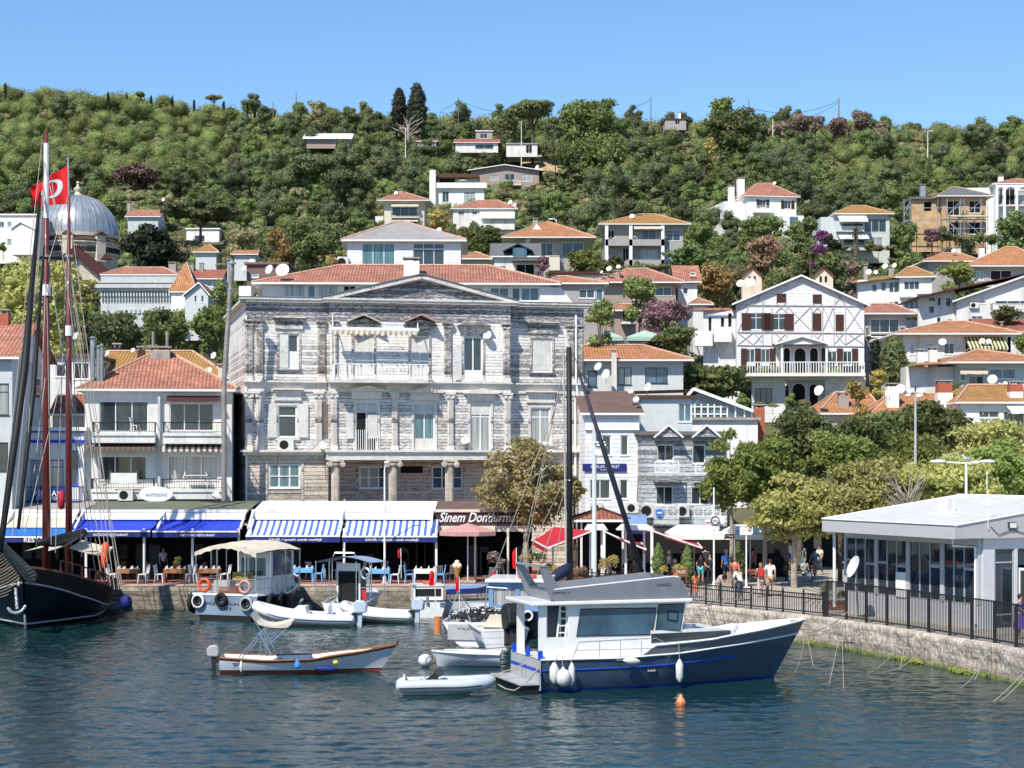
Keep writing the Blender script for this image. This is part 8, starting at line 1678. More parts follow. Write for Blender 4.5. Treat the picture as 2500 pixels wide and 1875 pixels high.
cc=MB().wall(-1.3,1.3,1.15,2.45,0,.05,[(-1.15,-.1,1.45,2.2),(.1,1.1,1.45,2.2)]);cc.v=[(y+.25,x,z)for x,y,z in cc.v];cv_=cc.build('canvas_enclosure','bcanvas',cbt);MB().box(.3,3.2,1.25,1.3,1.15,2.45).box(.3,3.2,-1.3,-1.25,1.15,2.45).box(3.2,3.25,-1.3,1.3,1.15,2.45).build('canvas_side','bcanvas',cv_);MB().box(.32,.34,-1.2,1.2,1.4,2.25).build('clear_panel','cglass',cv_)
MB().box(.0,3.5,-1.45,1.45,2.46,2.62).build('roof','gel',cbt,bevel=.05);MB().torus((.7,-.4,2.72),.36,.08,Matrix.Rotation(R(90),3,'X'),20,8).build('life_ring','orange',cbt,smooth='all');MB().torus((-.08,-.5,1.0),.2,.05,Matrix.Rotation(R(90),3,'Z'),16,6).build('porthole_ring','frame',cbt)
yt=boat('sailing_yacht','sailing yacht with black mast, navy sail cover and furled black genoa behind the motor boat',1135,1528,0,'sailing yacht');YY_=wlY(1528);yz=lerpf([(0,1.0),(1,1.35)]);yh=lambda t:max(.02,.75+.25*math.sin(t/.4*math.pi/2)if t<.4 else(1-((t-.4)/.6)**1.9)**.85)
b,yp=hull(8.0,2.7,yz,yh,rake=.9,n=24);b.build('hull','gel',yt,smooth=True);deck(8.0,2.7,yz,yh,ptf=yp).build('deck','gel',yt);MB().box(2.2,5.5,-.8,.8,1.0,1.45).build('coachroof','gel',yt,bevel=.08)
q=lambda px,py,y=0:Vector((at(px,py,YY_).x-yt.location.x,y,at(px,py,YY_).z));mp_=q(1392,1460);mt_=q(1389,848)
MB().tube([(mp_.x,0,1.3),mt_],[.16,.13],10).build('mast','black',yt,smooth='all');MB().tube([q(1376,855),q(1382,1380)],.05,6).build('halyard_tube','lgrey',yt);MB().tube([q(1412,905),q(1490,1150),q(1578,1432)],[.06,.13,.12],8).build('furled_genoa',mat('black_blue_sailcloth',(.012,.016,.035),.6),yt,smooth='all')
MB().tube([q(1396,1375),q(1375,1395),q(1345,1415),q(1260,1425),q(1165,1440)],[.14,.30,.26,.2,.1],10).build('sail_cover',mat('dark_navy_cloth',(.008,.014,.05),.8,var=.2),yt,smooth='all');b=MB()
for a,c_ in(((1385,855),(1265,1440)),((1385,860),(1255,1440)),((1392,900),(1190,1440)),((1392,1160),(1300,1440)),((1392,1160),(1345,1440)),((1400,860),(1415,905)),((1389,1150),(1270,1395))):b.tube([q(*a,.0),q(*c_,.6)],.018,4)
b.build('rigging','rope',yt);MB().bar(q(1378,1172,0),q(1398,1172,0),.06).bar(q(1389,1172,-.9),q(1389,1172,.9),.05).build('spreader','frame',yt)
ct=boat('covered_boat','low boat under a long navy and grey cover in front of the quay wall',1085,1500,8);b,tp_=hull(3.4,1.7,lerpf([(0,.7),(1,.8)]),wh,rake=.3,n=18);b.build('hull','gel',ct,smooth=True)
MB().sheet([[(0.0+3.6*i/8,-.9+1.8*j/6,1.35+.12*i/8+.10*math.sin(math.pi*j/6))for i in range(9)]for j in range(7)],.03).build('cover','bcanvas',ct);MB().sheet([[(0.0+3.6*i/8,-.91,1.35+.12*i/8-.28*k)for i in range(9)]for k in(0,1)]).build('cover_side','navy',ct)
b=MB()
for x in(.2,1.8,3.4):
 for y in(-.8,.8):b.tube([(x,y,.7),(x,y,1.4)],.02,5)
b.build('cover_frame','metal',ct)
sb=boat('cuddy_boat','small white cuddy boat with black windscreen and orange life ring by the quay',1048,1508,98);sz=lerpf([(0,.75),(1,.95)]);b,sp_t=hull(3.6,1.75,sz,kh,rake=.4,n=18);b.build('hull','gel',sb,smooth=True);deck(3.6,1.75,lambda t:sz(t)-.05,kh,ptf=sp_t).build('deck','gel',sb);b=MB().wall(-.75,.75,.85,1.55,0,.06,[(-.66,.66,1.02,1.42)]);b.v=[(y+.5,x,z)for x,y,z in b.v];c2=b.build('cuddy','gel',sb);MB().box(.56,2.1,-.75,-.69,.85,1.55).box(.56,2.1,.69,.75,.85,1.55).box(.45,2.2,-.8,.8,1.555,1.62).build('cuddy_roof','gel',c2);MB().box(.53,.545,-.66,.66,1.02,1.42).build('windscreen','dark',c2);MB().torus((1.1,-.1,1.68),.3,.06,Matrix.Rotation(R(90),3,'X'),18,6).build('life_ring','orange',sb,smooth='all');MB().cyl((-.05,.1,.7),(-.05,.1,1.1),.08,8).build('exhaust','metal',sb)
lb=boat('canopy_launch','small launch with sagging pale blue canopy and dark wheelhouse beside the inflatables',838,1512,78);lz=lerpf([(0,.8),(1,1.2)]);b,lp_=hull(4.6,2.3,lz,kh,rake=.4,n=20);b.build('hull','gel',lb,smooth=True);strake(lp_,lz,.04,0,1,20).build('gunwale','boatwhite',lb);deck(4.6,2.3,lambda t:lz(t)-.1,kh,ptf=lp_).build('deck','lgrey',lb);MB().wall(-.62,.62,.8,2.75,1.0,.05,[(-.5,.5,2.3,2.6)]).build('wh','lgrey',None).name
bpy.data.objects.remove(bpy.data.objects['wh']);t=MB().box(.9,1.9,-.62,.62,.75,2.35).build('wheelhouse','oldwood',lb);MB().box(.88,.898,-.62,-.54,.75,2.75).box(.88,.898,.54,.62,.75,2.75).box(.88,.898,-.539,.539,2.36,2.75).build('wheelhouse_frame','frame',t);MB().box(.86,.879,-.5,.5,.85,2.3).build('doorway','dark',t)
MB().sheet([[(-.2+2.9*i/6,-1.45+2.9*j/10,2.85+.28*math.sin(math.pi*j/10)-.1*i/6)for i in range(7)]for j in range(11)],.03).build('canopy',mat('pale_blue_tarp',(.26,.36,.50),.7,var=.2),lb,smooth=True);b=MB()
for x in(-.1,2.6):
 for y in(-1.4,-.7,.7,1.4):b.tube([(x,y,.8),(x,y,2.9)],.025,5)
b.tube([(-.1,-1.4,1.6),(-.1,-.7,1.6)],.02,5);b.tube([(.2,-.6,3.12),(.2,-.5,3.3),(.2,.5,3.3),(.2,.6,3.12)],.03,6);b.build('canopy_frame','steel',lb);MB().torus((-.1,.95,2.2),.28,.07,Matrix.Rotation(R(20),3,'Z'),16,6).torus((-.15,-1.2,2.3),.27,.06,Matrix.Rotation(R(70),3,'Z'),16,6).build('winch_wheel','metal',lb)
MB().sheet([[(-.25,-1.05-.12*i+.03*math.sin(j),1.5-.1*j)for i in range(3)]for j in range(6)]).build('small_flag','red',lb)
for px,py,Y,h,lb_,ww in((1055,1393,92,46,'small triangular red flag on a staff above the cuddy boat',14),(1117,1410,88,42,'small drooping red flag in front of the ice cream cone',9),(1207,1395,87,50,'crumpled red and white flag beside the covered boat',14),(1256,1340,84,60,'long folded red flag on the arch of the cabin boat',10),(975,1340,92,28,'small red flag on the roof of the canopy launch',8)):
 c_=at(px,py,Y);k=Y/FPX;o=empty('boat_flag',(c_.x,Y,c_.z-h*k),0,lb_,'flag');MB().sheet([[(ww*k*(.9*i/3-.5)*(1 if j else.3),.05*math.sin(i*2+j),h*k*(1-j/5*.8))for i in range(4)]for j in range(6)]).build('cloth','flagred',o);MB().tube([(ww*k*.45,0,h*k*1.05),(ww*k*.6,0,-.9)],.02,5).build('staff','dish',o)
c_=at(1038,1628,wlY(1628));o=empty('mooring_buoy',(c_.x,c_.y,.12),0,'white round mooring buoy left of the rowing boat','buoy');MB().ell((0,0,.12),.27,.27,.25,18,12).build('float','fender',o,smooth='all');MB().torus((0,0,.4),.05,.015,None,10,5).build('ring','metal',o)
c_=at(1662,1722,wlY(1722));o=empty('orange_buoy',(c_.x,c_.y,.0),0,'small orange buoy in the water in front of the slate blue boat','buoy');MB().lathe([(.001,-.1),(.15,-.02),(.165,.08),(.12,.2),(.05,.3),(.03,.36),(.001,.37)],(0,0,0),16).build('float',mat('orange_float',(.75,.30,.10),.45),o,smooth='all');MB().lathe([(.166,.05),(.168,.08),(.15,.12)],(0,0,0),16).build('float_band','orange',o)
rope('rope from the wooden boat bow to the net boat',(wp(1,.95,1)+wb.location,at(1250,1578,75)),.018,.12);rope('rope from the mooring buoy to the net boat stern',(at(1045,1620,71.2),at(1130,1580,78)),.02,.1);rope('rope from the slate blue boat stern down to the dinghy',(wl_(1322,1600,1.7),at(1185,1652,63.5)),.02,.08);rope('second rope from the stern post to the dinghy bow',(wl_(1320,1602,2.4),at(1190,1655,63.6)),.018,.12)
rope('tangled rope between the dinghy and the swim platform',[at(1205,1665,63.2),at(1235,1682,63),at(1255,1686,63),at(1280,1672,62.8),at(1320,1625,62.7)],.025);rope('loose rope hanging over the grey transom',[wl_(1315,1608,1.0),at(1300,1635,63.8),at(1290,1665,63.7),at(1275,1690,63.5)],.015)
# ================================================================ ferry terminal pavilion
TO=Vector((14.74,81.6,QZ));ta=math.atan2(73.7-81.6,18.67-14.74);tm=empty('terminal_building',TO,ta,'low white and grey glazed ferry terminal with shallow metal roof at the right edge','building')
M['greypanel']=mat('grey_painted_panel',(.36,.38,.41),.45,var=.08);M['roofmetal']=mat('white_roof_sheet',(.74,.74,.71),.5,var=.1,dirt=.15);M['fasciag']=mat('lavender_grey_fascia',(.45,.455,.47),.5,var=.06)
TL,HW=8.82,3.62;bays=[(.15,2.15),(2.35,4.3),(4.5,6.5),(6.7,8.6)]
M['refl']=glassm('dark_reflective_glass',(.012,.018,.026),.03);wins_=[];b=MB()
b.box(0,TL,-.02,.12,0,.95).box(0,TL,-.02,.12,HW-.3,HW)
for x in(0,2.25,4.4,6.6,TL-.12):MB().box(x-(.0 if x==0 else.08),x+.14,-.06,.12,.951,HW-.301).build('wall_post','fasciag',tm)
b.build('wall',mat('pavilion_panel',(.56,.57,.60),.5,var=.06),tm)
for i,(a,c_)in enumerate(bays):
 fr_=MB();n=3
 for k in range(n+1):x=a+(c_-a)*k/n;fr_.box(x-.035,x+.035,-.03,.06,.951,HW-.31)
 fr_.box(a,c_,-.025,.055,.951,1.0)
 if i in(0,1):fr_.box(a,a+(c_-a)/3,-.028,.052,2.3,2.4).box(a+2*(c_-a)/3,c_,-.028,.052,2.2,2.3)
 else:fr_.box(a+2*(c_-a)/3,c_,-.028,.052,2.3,2.42)
 wo=fr_.build('window','greypanel',tm);MB().box(a,c_,.0,.02,.96,HW-.31).build('pane','refl',wo)
MB().box(3.65,4.3,-.08,-.035,.95,2.0).build('blind_panel','white2',tm)
b=MB().box(TL-.02,TL+.12,.121,.7,0,HW).box(TL-.02,TL+.12,.7,9,HW-.45,HW).box(TL-.02,TL+.12,1.75,1.9,0,HW-.451).box(TL-.02,TL+.12,4.2,9,0,HW-.451);b.build('end_wall',mat('pavilion_panel',(.56,.57,.60),.5,var=.06),tm)
fr_=MB().box(TL-.01,TL+.08,.701,.78,0,HW-.46).box(TL-.01,TL+.08,1.68,1.749,0,HW-.46).box(TL,TL+.07,.781,1.679,.5,.56).box(TL,TL+.07,.781,1.679,2.6,2.66).build('door_frame','greypanel',tm);MB().box(TL+.02,TL+.04,.78,1.68,0,HW-.46).build('pane','refl',fr_);MB().box(TL+.02,TL+.04,1.9,4.2,2.5,HW-.46).build('pane','refl',fr_)
dd=MB().box(TL+.12,TL+1.0,1.95,2.0,.05,.15).box(TL+.12,TL+1.0,1.95,2.0,2.3,2.4).box(TL+.12,TL+.2,1.95,2.0,.151,2.299).box(TL+.92,TL+1.0,1.95,2.0,.151,2.299).build('open_door','frame',tm);MB().box(TL+.2,TL+.92,1.97,1.98,.15,2.3).build('pane','refl',dd)
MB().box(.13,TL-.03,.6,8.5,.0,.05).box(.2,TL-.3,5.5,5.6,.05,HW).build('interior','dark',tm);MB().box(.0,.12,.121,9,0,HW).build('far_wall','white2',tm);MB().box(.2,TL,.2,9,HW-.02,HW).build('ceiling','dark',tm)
x0,x1,v0,zr0_,zr1_=.3,9.15,-1.45,4.16,5.12
g=NT('ribbed_roof_sheet');sp=g.n('SeparateXYZ');g.l(g.obj(),sp.inputs[0]);fr2=g.math('FRACT',g.math('DIVIDE',sp.outputs[0],.33));rb2=g.ramp(g.math('ABSOLUTE',g.math('SUBTRACT',fr2,.5)),.38,.48);g.l(g.mix(1.0,(.66,.65,.62),g.math('MULTIPLY',g.ramp(g.noise(1.5,6),.3,.7,.85,1.04),g.ramp(rb2,0,1,1,.72)),'MULTIPLY'),g.b.inputs['Base Color']);g.b.inputs['Roughness'].default_value=.5;g.bump(rb2,.6,.05);M['ribroof']=g.m
MB().add([(x0,v0,zr0_),(x1,v0,zr0_),(x1,6.1,zr1_),(x0,6.1,zr1_),(x0,13.6,zr0_),(x1,13.6,zr0_)],[(0,1,2,3),(3,2,5,4)]).build('roof','ribroof',tm)
MB().box(x0,x1,v0,v0+.04,HW+.0,zr0_-.01).box(x0,x1,v0,.0,HW-.03,HW-.001).prism([(0,0),(0,0)],0,0).build('fascia','fasciag',tm)if False else MB().box(x0,x1,v0,v0+.04,HW+.0,zr0_-.01).box(x0,x1,v0+.041,-.03,HW-.0,HW+.03).build('fascia','fasciag',tm)
P=[(v0,HW),(13.6,HW),(13.6,zr0_-.01),(6.1,zr1_-.01),(v0,zr0_-.01)]
MB().add([(x1,y,z)for y,z in P]+[(x0,y,z)for y,z in P],[(0,1,2,3,4),(9,8,7,6,5)]).box(TL+.13,x1-.01,v0,9,HW,HW+.02).build('gable_fascia','fasciag',tm)
t=MB();t.tube([(x1+.02,v0+.01,zr0_+.01),(x1+.02,6.1,zr1_+.01)],.035,5).tube([(x0,v0-.02,zr0_+.01),(x1,v0-.02,zr0_+.01)],.035,5).tube([(x0,v0,zr0_+.02),(x0,6.1,zr1_+.02)],.04,5).tube([(x0,6.1,zr1_+.03),(x1,6.1,zr1_+.03)],.06,5).build('roof_edge','frame',tm)
b=MB();b.tube([(.45,-.9,HW),(.45,-.9,.3)],.07,8).tube([(.45,-.9,HW-.05),(.45,-1.35,HW)],.07,8);b.build('drainpipe','frame',tm);b=MB();b.tube([(TL-.4,-1.0,HW),(TL-.4,-1.0,HW-.3),(TL-.1,-.1,HW-.35),(TL-.1,-.1,.2)],.05,8);b.build('drainpipe','frame',tm)
MB().box(4.4,5.0,1.6,2.0,zr0_+.2,zr0_+.95).build('air_conditioner','white',tm);fl=MB().box(x1+.01,x1+.09,1.2,1.6,4.0,4.25).build('floodlight','iron',tm);MB().box(x1+.091,x1+.1,1.23,1.57,4.03,4.22).build('lamp_glass','dish',fl);MB().tube([(x1+.05,.15,4.0),(x1+.02,.1,6.3)],.018,5).build('antenna','frame',tm)
MB().tube([(x1+.03,.3,4.1),(x1+.03,.7,3.75),(x1+.03,1.4,3.95),(x1+.03,2.4,3.7),(x1+.03,3.6,3.4)],.015,4).build('cable','iron',tm)
dh=dish(tm,2.95,-1.7,2.2,1.0,az=-15,el=22);MB().tube([(2.95,-1.6,2.0),(2.95,-1.5,.0)],.04,6).build('dish_post','metal',dh)
# ================================================================ railings on the seawall
def railing(name,label,pts,H0,post_step,n_bal,style,post=.05,cat='fence'):
 r=empty(name,(pts[0].x,pts[0].y,QZ+.02),0,label,cat);o=Vector((pts[0].x,pts[0].y));P=along(pts,post_step);b=MB();bb=MB()
 for i,p in enumerate(P):
  q=p-o;po=MB().box(q.x-post/2,q.x+post/2,q.y-post/2,q.y+post/2,0,H0)
  if style=='ball':po.ell((q.x,q.y,H0+.05),.045,.045,.05,8,6)
  if i<100:po.build('post','iron',r)
  if i==len(P)-1:break
  e=P[i+1]-o
  zs_=(H0-.03,.12)if style!='ball' else(H0-.1,H0-.28,.14)
  for z in zs_:b.bar((q.x,q.y,z),(e.x,e.y,z),.045,.05)
  L=(e-q).length;n=max(1,int(L/n_bal))
  for k in range(1,n):m_=q.lerp(e,k/n);bb.bar((m_.x,m_.y,.12),(m_.x,m_.y,H0-.03 if style!='ball' else H0-.1),.03 if style=='ball' else.029)
  if style=='ball':
   m_=q.lerp(e,.5);bb.torus((m_.x,m_.y,H0-.19),.07,.01,None,10,4)
 b.build('rail','iron',r);bb.build('baluster','iron',r);return r
off=lambda i,d=.3:EP[i]+Vector((.25,d))
fp=[EP[2]+Vector((.3,.5)),EP[3]+Vector((.25,.45)),EP[4]+Vector((.25,.35)),EP[5]+Vector((.25,.3)),EP[6]+Vector((.15,.3))]
railing('low_railing','low black iron railing with ball finials along the seawall behind the motor boat bow',fp,1.0,1.05,.14,'ball',.09)
fp2=[EP[6]+Vector((.25,.3)),EP[7]+Vector((.3,.35)),EP[8]+Vector((.3,.35)),EP[9]+Vector((.3,.3))]
railing('tall_railing','tall black railing with close vertical bars in front of the terminal',fp2,1.56,1.45,.105,'bar',.12)
p=EP[6]+Vector((.1,.35));r=empty('spiked_guard',(p.x,p.y,QZ+1.0),0,'fan of black iron spikes at the joint between low and tall railings','spikes');b=MB()
for i in range(16):a=R(60+i*17);b.bar((0,0,0),(.95*math.cos(a),.0,.75*math.sin(a)),.02)
b.build('spikes','iron',r)
MB().box(-.03,.03,-.03,.03,-1,0).build('stake','iron',r)
for i,(a,c_,sg)in enumerate((((1740,1465,88),(1700,1500,68.5),.3),((1865,1432,83),(1700,1480,70),.2),((1765,1418,87),(1660,1475,72),.3),((1725,1420,88),(1655,1455,72),.3),((2092,1470,76.4),(1968,1546,66.6),.25),((2060,1512,77.2),(1968,1552,66.6),.2),((2050,1565,77.5),(2500,1578,66.5),.05),((2048,1560,77.2),(2025,1668,64),.0),((2056,1562,77.2),(2060,1685,63.8),.0),((2185,1590,73.5),(2120,1645,68.5),.1),((2270,1560,72),(2160,1640,69),.3),((2420,1570,67.3),(2345,1680,64.3),.25),((2410,1575,67.5),(2380,1660,66),.1),((2500,1640,62),(2425,1713,60.8),.05),((2505,1650,62),(2442,1712,60.9),.05),((1967,1540,66.3),(1985,1625,66),-.05),((1966,1545,66.2),(1940,1640,66.5),.3),((2215,1540,72.8),(2195,1640,69.5),.1))):
 rope('thin mooring rope hanging between the railings, the seawall and the water',(at(*a),at(*c_)),.015,sg,group='mooring ropes along the seawall')
# ================================================================ lamp posts, poles, signs
def pole(name,label,px,pyb,pyt,r0=.06,r1=.045,Y=None,cat='pole',m='metal'):
 Y=Y or quY(pyb);c_=at(px,pyb,Y);H0=at(px,pyt,Y).z-QZ;o=empty(name,(c_.x,Y,QZ),0,label,cat);MB().lathe([(r0*1.6,0),(r0*1.6,.35),(r0,.45),(r1,H0),(.001,H0)],(0,0,0),12).box(-.18,.18,-.18,.18,0,.03).build('pole',m,o,smooth=True);return o,H0,Y
o,H0,Y=pole('street_lamp','slim white street lamp in front of the striped awnings',939,1424,1146,m='frame',cat='street lamp');b=MB().tube([(0,0,H0),(.05,0,H0+.25),(.1,0,H0+.32)],.035,8).build('arm','frame',o);MB().ell((.13,-.05,H0+.38),.16,.12,.09,12,8).build('lamp_head','dish',o)
o,H0,Y=pole('camera_pole','thick pale grey pole with white camera housings right of the black mast',1451,1432,1044,.13,.11,96,'pole','greystone')
b=MB().bar((-.25,-.05,H0-1.05),(.7,-.05,H0-1.05),.05).box(.1,.6,-.25,.1,H0-.95,H0-.82).box(.0,.55,-.3,.15,H0-.8,H0-.72);b.build('bracket','frame',o);MB().box(.05,.5,-.28,.08,H0-1.45,H0-1.1).build('camera_housing','dish',o,bevel=.03);MB().ell((.5,-.2,H0-1.42),.13,.13,.15,12,8).build('dome_camera','dish',o,smooth='all')
o,H0,Y=pole('lamp_post','double armed street lamp with a gull on top behind the terminal roof',2359,1460,1130,.08,.06,88,'street lamp','frame');b=MB()
for s,L in((-1,1.35),(1,1.0)):b.bar((0,0,H0-.02),(s*L*.7,0,H0+.05),.06);MB().ell((s*L,-.05,H0+.06),.38,.16,.10,14,8).build('lamp_head','dish',o,smooth='all')
b.bar((0,0,H0),(.2,-.6,H0+.02),.05);b.build('arm','frame',o);MB().ell((.25,-.7,H0+.0),.22,.2,.1,12,8).build('lamp_head','dish',o,smooth='all')
gl=empty('seagull',(o.location.x,Y-.05,QZ+H0+.02),R(200),'grey and white gull perched on the double street lamp','gull');MB().tube([(-.30,0,.12),(-.18,0,.14),(0,0,.16),(.12,0,.2),(.17,0,.29),(.21,0,.33),(.26,0,.33)],[.01,.05,.085,.075,.045,.05,.02],10).build('body','dish',gl,smooth='all');MB().ell((-.05,.07,.18),.19,.02,.06,10,6).ell((-.05,-.07,.18),.19,.02,.06,10,6).build('wing','lgrey',gl,smooth='all');MB().cyl((.26,0,.33),(.33,0,.31),.014,5,0,.003).build('beak','yellow',gl);MB().cyl((0,.03,.1),(0,.03,0),.008,4).cyl((0,-.03,.1),(0,-.03,0),.008,4).build('leg','yellow',gl)
o,H0,Y=pole('tall_pole','tall weathered pole with crossbar rising above the plane trees',2235,1440,955,.09,.06,95.7,'pole','lgrey');MB().bar((-.5,0,H0-.1),(.5,0,H0-.1),.05).cyl((0,0,H0),(0,0,H0+.25),.04).build('crossbar','iron',o)
o,H0,Y=pole('sign_pole','white pole with round traffic signs in front of the acacias',1743,1440,1190,.05,.04,96,'sign','frame')
sg=MB().cyl((.06,-.08,H0-1.72),(.06,-.06,H0-1.72),.24,24).build('round_sign','frame',o);MB().torus((.06,-.09,H0-1.72),.205,.03,None,24,5).build('sign_ring','maroon',sg);b=MB();b.torus((-.02,-.09,H0-1.76),.055,.008,None,12,4).torus((.13,-.09,H0-1.76),.055,.008,None,12,4).bar((-.02,-.09,H0-1.76),(.06,-.09,H0-1.66),.014).bar((.13,-.09,H0-1.76),(.06,-.09,H0-1.66),.014).build('bicycle_symbol','iron',sg)
MB().cyl((.33,.1,H0-1.7),(.33,.12,H0-1.7),.26,24).build('sign_back','dish',o);s2=MB().box(-.45,-.12,-.08,-.06,H0-1.9,H0-1.68).build('sign_plate','frame',o);MB().box(-.43,-.14,-.09,-.081,H0-1.86,H0-1.8).build('sign_stripe','red',s2);MB().box(-.15,.28,-.08,-.06,H0-2.2,H0-2.02).build('sign_plate','dish',o)
o,H0,Y=pole('direction_sign','brown red direction sign on a grey post right of the traffic signs',1793,1420,1280,.04,.04,97,'sign','metal');s2=MB().box(-.5,0,-.06,-.04,H0-.75,H0-.5).build('sign_plate','maroon',o);text('İSKELE',s2,(-.25,-.065,H0-.62),.3,'frame')
o,H0,Y=pole('shop_sign','small white shop sign board on a white post',1822,1420,1285,.04,.04,97.5,'sign','frame');s2=MB().box(-.35,.35,-.06,-.04,H0-.45,H0-.02).build('sign_plate','frame',o);text('CAM EVİ',s2,(.05,-.065,H0-.2),.5,'red')
f=Fr(1644,94.2);f.z0=QZ;o=f.root('menu_board','brown wooden menu board behind the railing','sign');x1=f.u(1679);MB().box(0,x1,0,.05,f.w(1650,1408),f.w(1650,1388)).build('board','wood',o);text('TAZE',o,(x1/2,-.01,f.w(1650,1396)),.5,'dish');MB().box(.05,.1,.05,.1,0,f.w(1650,1408)).box(x1-.1,x1-.05,.05,.1,0,f.w(1650,1408)).build('leg','wood',o)
def planter(label,px,Y,w_,kind='lf_acacia',h=.55,hb=.5,fl=None,leafs=700):
 c_=at(px,1400,Y);o=empty('planter',(c_.x,Y,QZ),0,label,'planter');MB().box(-w_/2,w_/2,-.22,.22,0,hb).box(-w_/2-.03,w_/2+.03,-.25,.25,hb-.08,hb).build('box','wood',o);rs=np.random.RandomState(int(px));n=max(3,int(w_*3));C=np.stack([rs.uniform(-w_/2,w_/2,n),rs.uniform(-.1,.1,n),hb+rs.uniform(.1,h,n)],1);RRr=np.ones((n,3))*rs.uniform(.16,.3,(n,1));V,Q=leaves(rs,C,RRr,leafs,.10,.05,.5);fast_mesh('plant',V,Q,kind,parent=o)
 if fl:V,Q=leaves(rs,C,RRr*1.05,60,.08,.08,.5);fast_mesh('flowers',V,Q,fl,parent=o)
 return o
planter('wooden planter with round yellow green bush beside the camera pole',1478,95.5,.95,'lf_yellow',.75,.75,leafs=900);planter('low wooden planter with tan grasses left of the camera pole',1425,96.2,1.3,'lf_tan',.3,.65)
for px,w_,k_,lb in((1268,1.2,'lf_yellow','leafy light green planter left of the yacht sail cover'),(1325,1.1,'lf_green','flowering green planter behind the sail cover'),(1360,.9,'lf_yellow','planter with tall light green stems behind the black mast'),(1220,1.1,'lf_grey','planter with white flowers behind the red flags')):planter(lb,px,98.9,w_,k_,1.15,.45,'frame' if px in(1220,1325)else None,1400)
planter('planter with yellow flowers between the conical conifers',1643,97,1.0,'lf_yellow',.6,.4);planter('shrub planter behind the terminal drainpipe',2040,83,1.1,'lf_green',.8,.4,None,1200)
def bicycle(label,loc,rz):
 o=empty('bicycle',loc,rz,label,'bicycle')
 for x in(-.5,.5):wh_=MB().torus((x,0,.33),.32,.02,None,22,5).build('wheel','tyre',o);b=MB();[b.bar((x,0,.33),(x+.3*math.cos(a),0,.33+.3*math.sin(a)),.006)for a in[k*.785 for k in range(8)]];b.build('spokes','metal',wh_)
 MB().tube([(-.5,0,.33),(-.15,0,.75),(.35,0,.78),(-.02,0,.3),(-.5,0,.33)],.018,5).tube([(-.02,0,.3),(-.18,0,.85)],.018,5).tube([(.5,0,.33),(.33,0,.92)],.018,5).build('frame','frame',o);MB().tube([(.3,-.25,.95),(.33,0,.95),(.3,.25,.95)],.015,5).build('handlebar','iron',o);MB().box(-.3,-.06,-.06,.06,.86,.91).build('saddle','iron',o);return o
bicycle('white bicycle leaning on the railing behind the flybridge',(at(1620,1410,90.5).x,91.3,QZ),.4)
def bench(label,px,Y):
 o=empty('park_bench',(at(px,1400,Y).x,Y,QZ),0,label,'bench');MB().box(-.8,.8,-.22,-.07,.42,.46).box(-.8,.8,-.05,.1,.42,.46).box(-.8,.8,.12,.25,.42,.46).build('seat','wood',o);MB().box(-.8,.8,.27,.31,.55,.68).box(-.8,.8,.27,.31,.72,.86).build('backrest','wood',o)
 for x in(-.7,.7):MB().bar((x,-.2,0),(x,-.2,.42),.05).bar((x,.25,0),(x,.3,.86),.05).bar((x,-.2,.4),(x,.28,.4),.05).build('leg','iron',o)
bench('wooden bench under the plane tree with two seated people',1950,102.3);bench('empty bench behind the woman with the red backpack',1835,99)
f=Fr(1905,116);f.z0=QZ;o=f.root('shop_row','low shaded shop row behind the trees of the plaza','shops');W_=f.u(2620);MB().box(0,W_,0,4,0,4.2).build('wall','stone',o);MB().box(-.3,W_,-.8,4.2,4.2,4.45).build('roof','rtile',o);b=MB()
for i in range(9):b.box(.6+i*2,2.1+i*2,-.03,.02,0,2.6)
b.build('shopfront','dark',o)
# ================================================================ restaurant furniture
def table(label,loc,m='wood',cloth='frame',rz=0,items=True):
 t=empty('dining_table',loc,rz,label,'table');MB().box(-.6,.6,-.4,.4,.70,.74).box(-.55,.55,-.41,-.39,.52,.70).build('tabletop',m,t)
 for sx_ in(-1,1):
  for sy_ in(-1,1):MB().box(sx_*.55-.03,sx_*.55+.03,sy_*.35-.03,sy_*.35+.03,0,.699).build('leg',m,t)
 return t
def chair(label,loc,m,rz=0,group=None):return plastic_chair('dining_chair',label,loc,rz,m,1.05,group)
M['bluepaint']=mat('light_blue_chair_paint',(.16,.42,.72),.5,var=.1);M['tablewood']=mat('honey_wood',(.30,.14,.06),.5,var=.2)
M['whitechair']=mat('white_blue_chair_paint',(.66,.72,.78),.5,var=.1)
sets=[(312,101.2,'tablewood','frame','wooden table laid with white plates right of the schooner'),(428,101.3,'tablewood','frame','wooden table with the potted plant'),(512,101.4,'tablewood','frame','wooden table behind the work boat canopy'),(740,101.8,'bluepaint','bluepaint','bright blue table between work boat and canopy launch'),(926,100.9,'bluepaint','whitechair','blue table with picture apron beside the white street lamp'),(1037,101.0,'frame','bluepaint','white plank table left of the ice cream cone')]
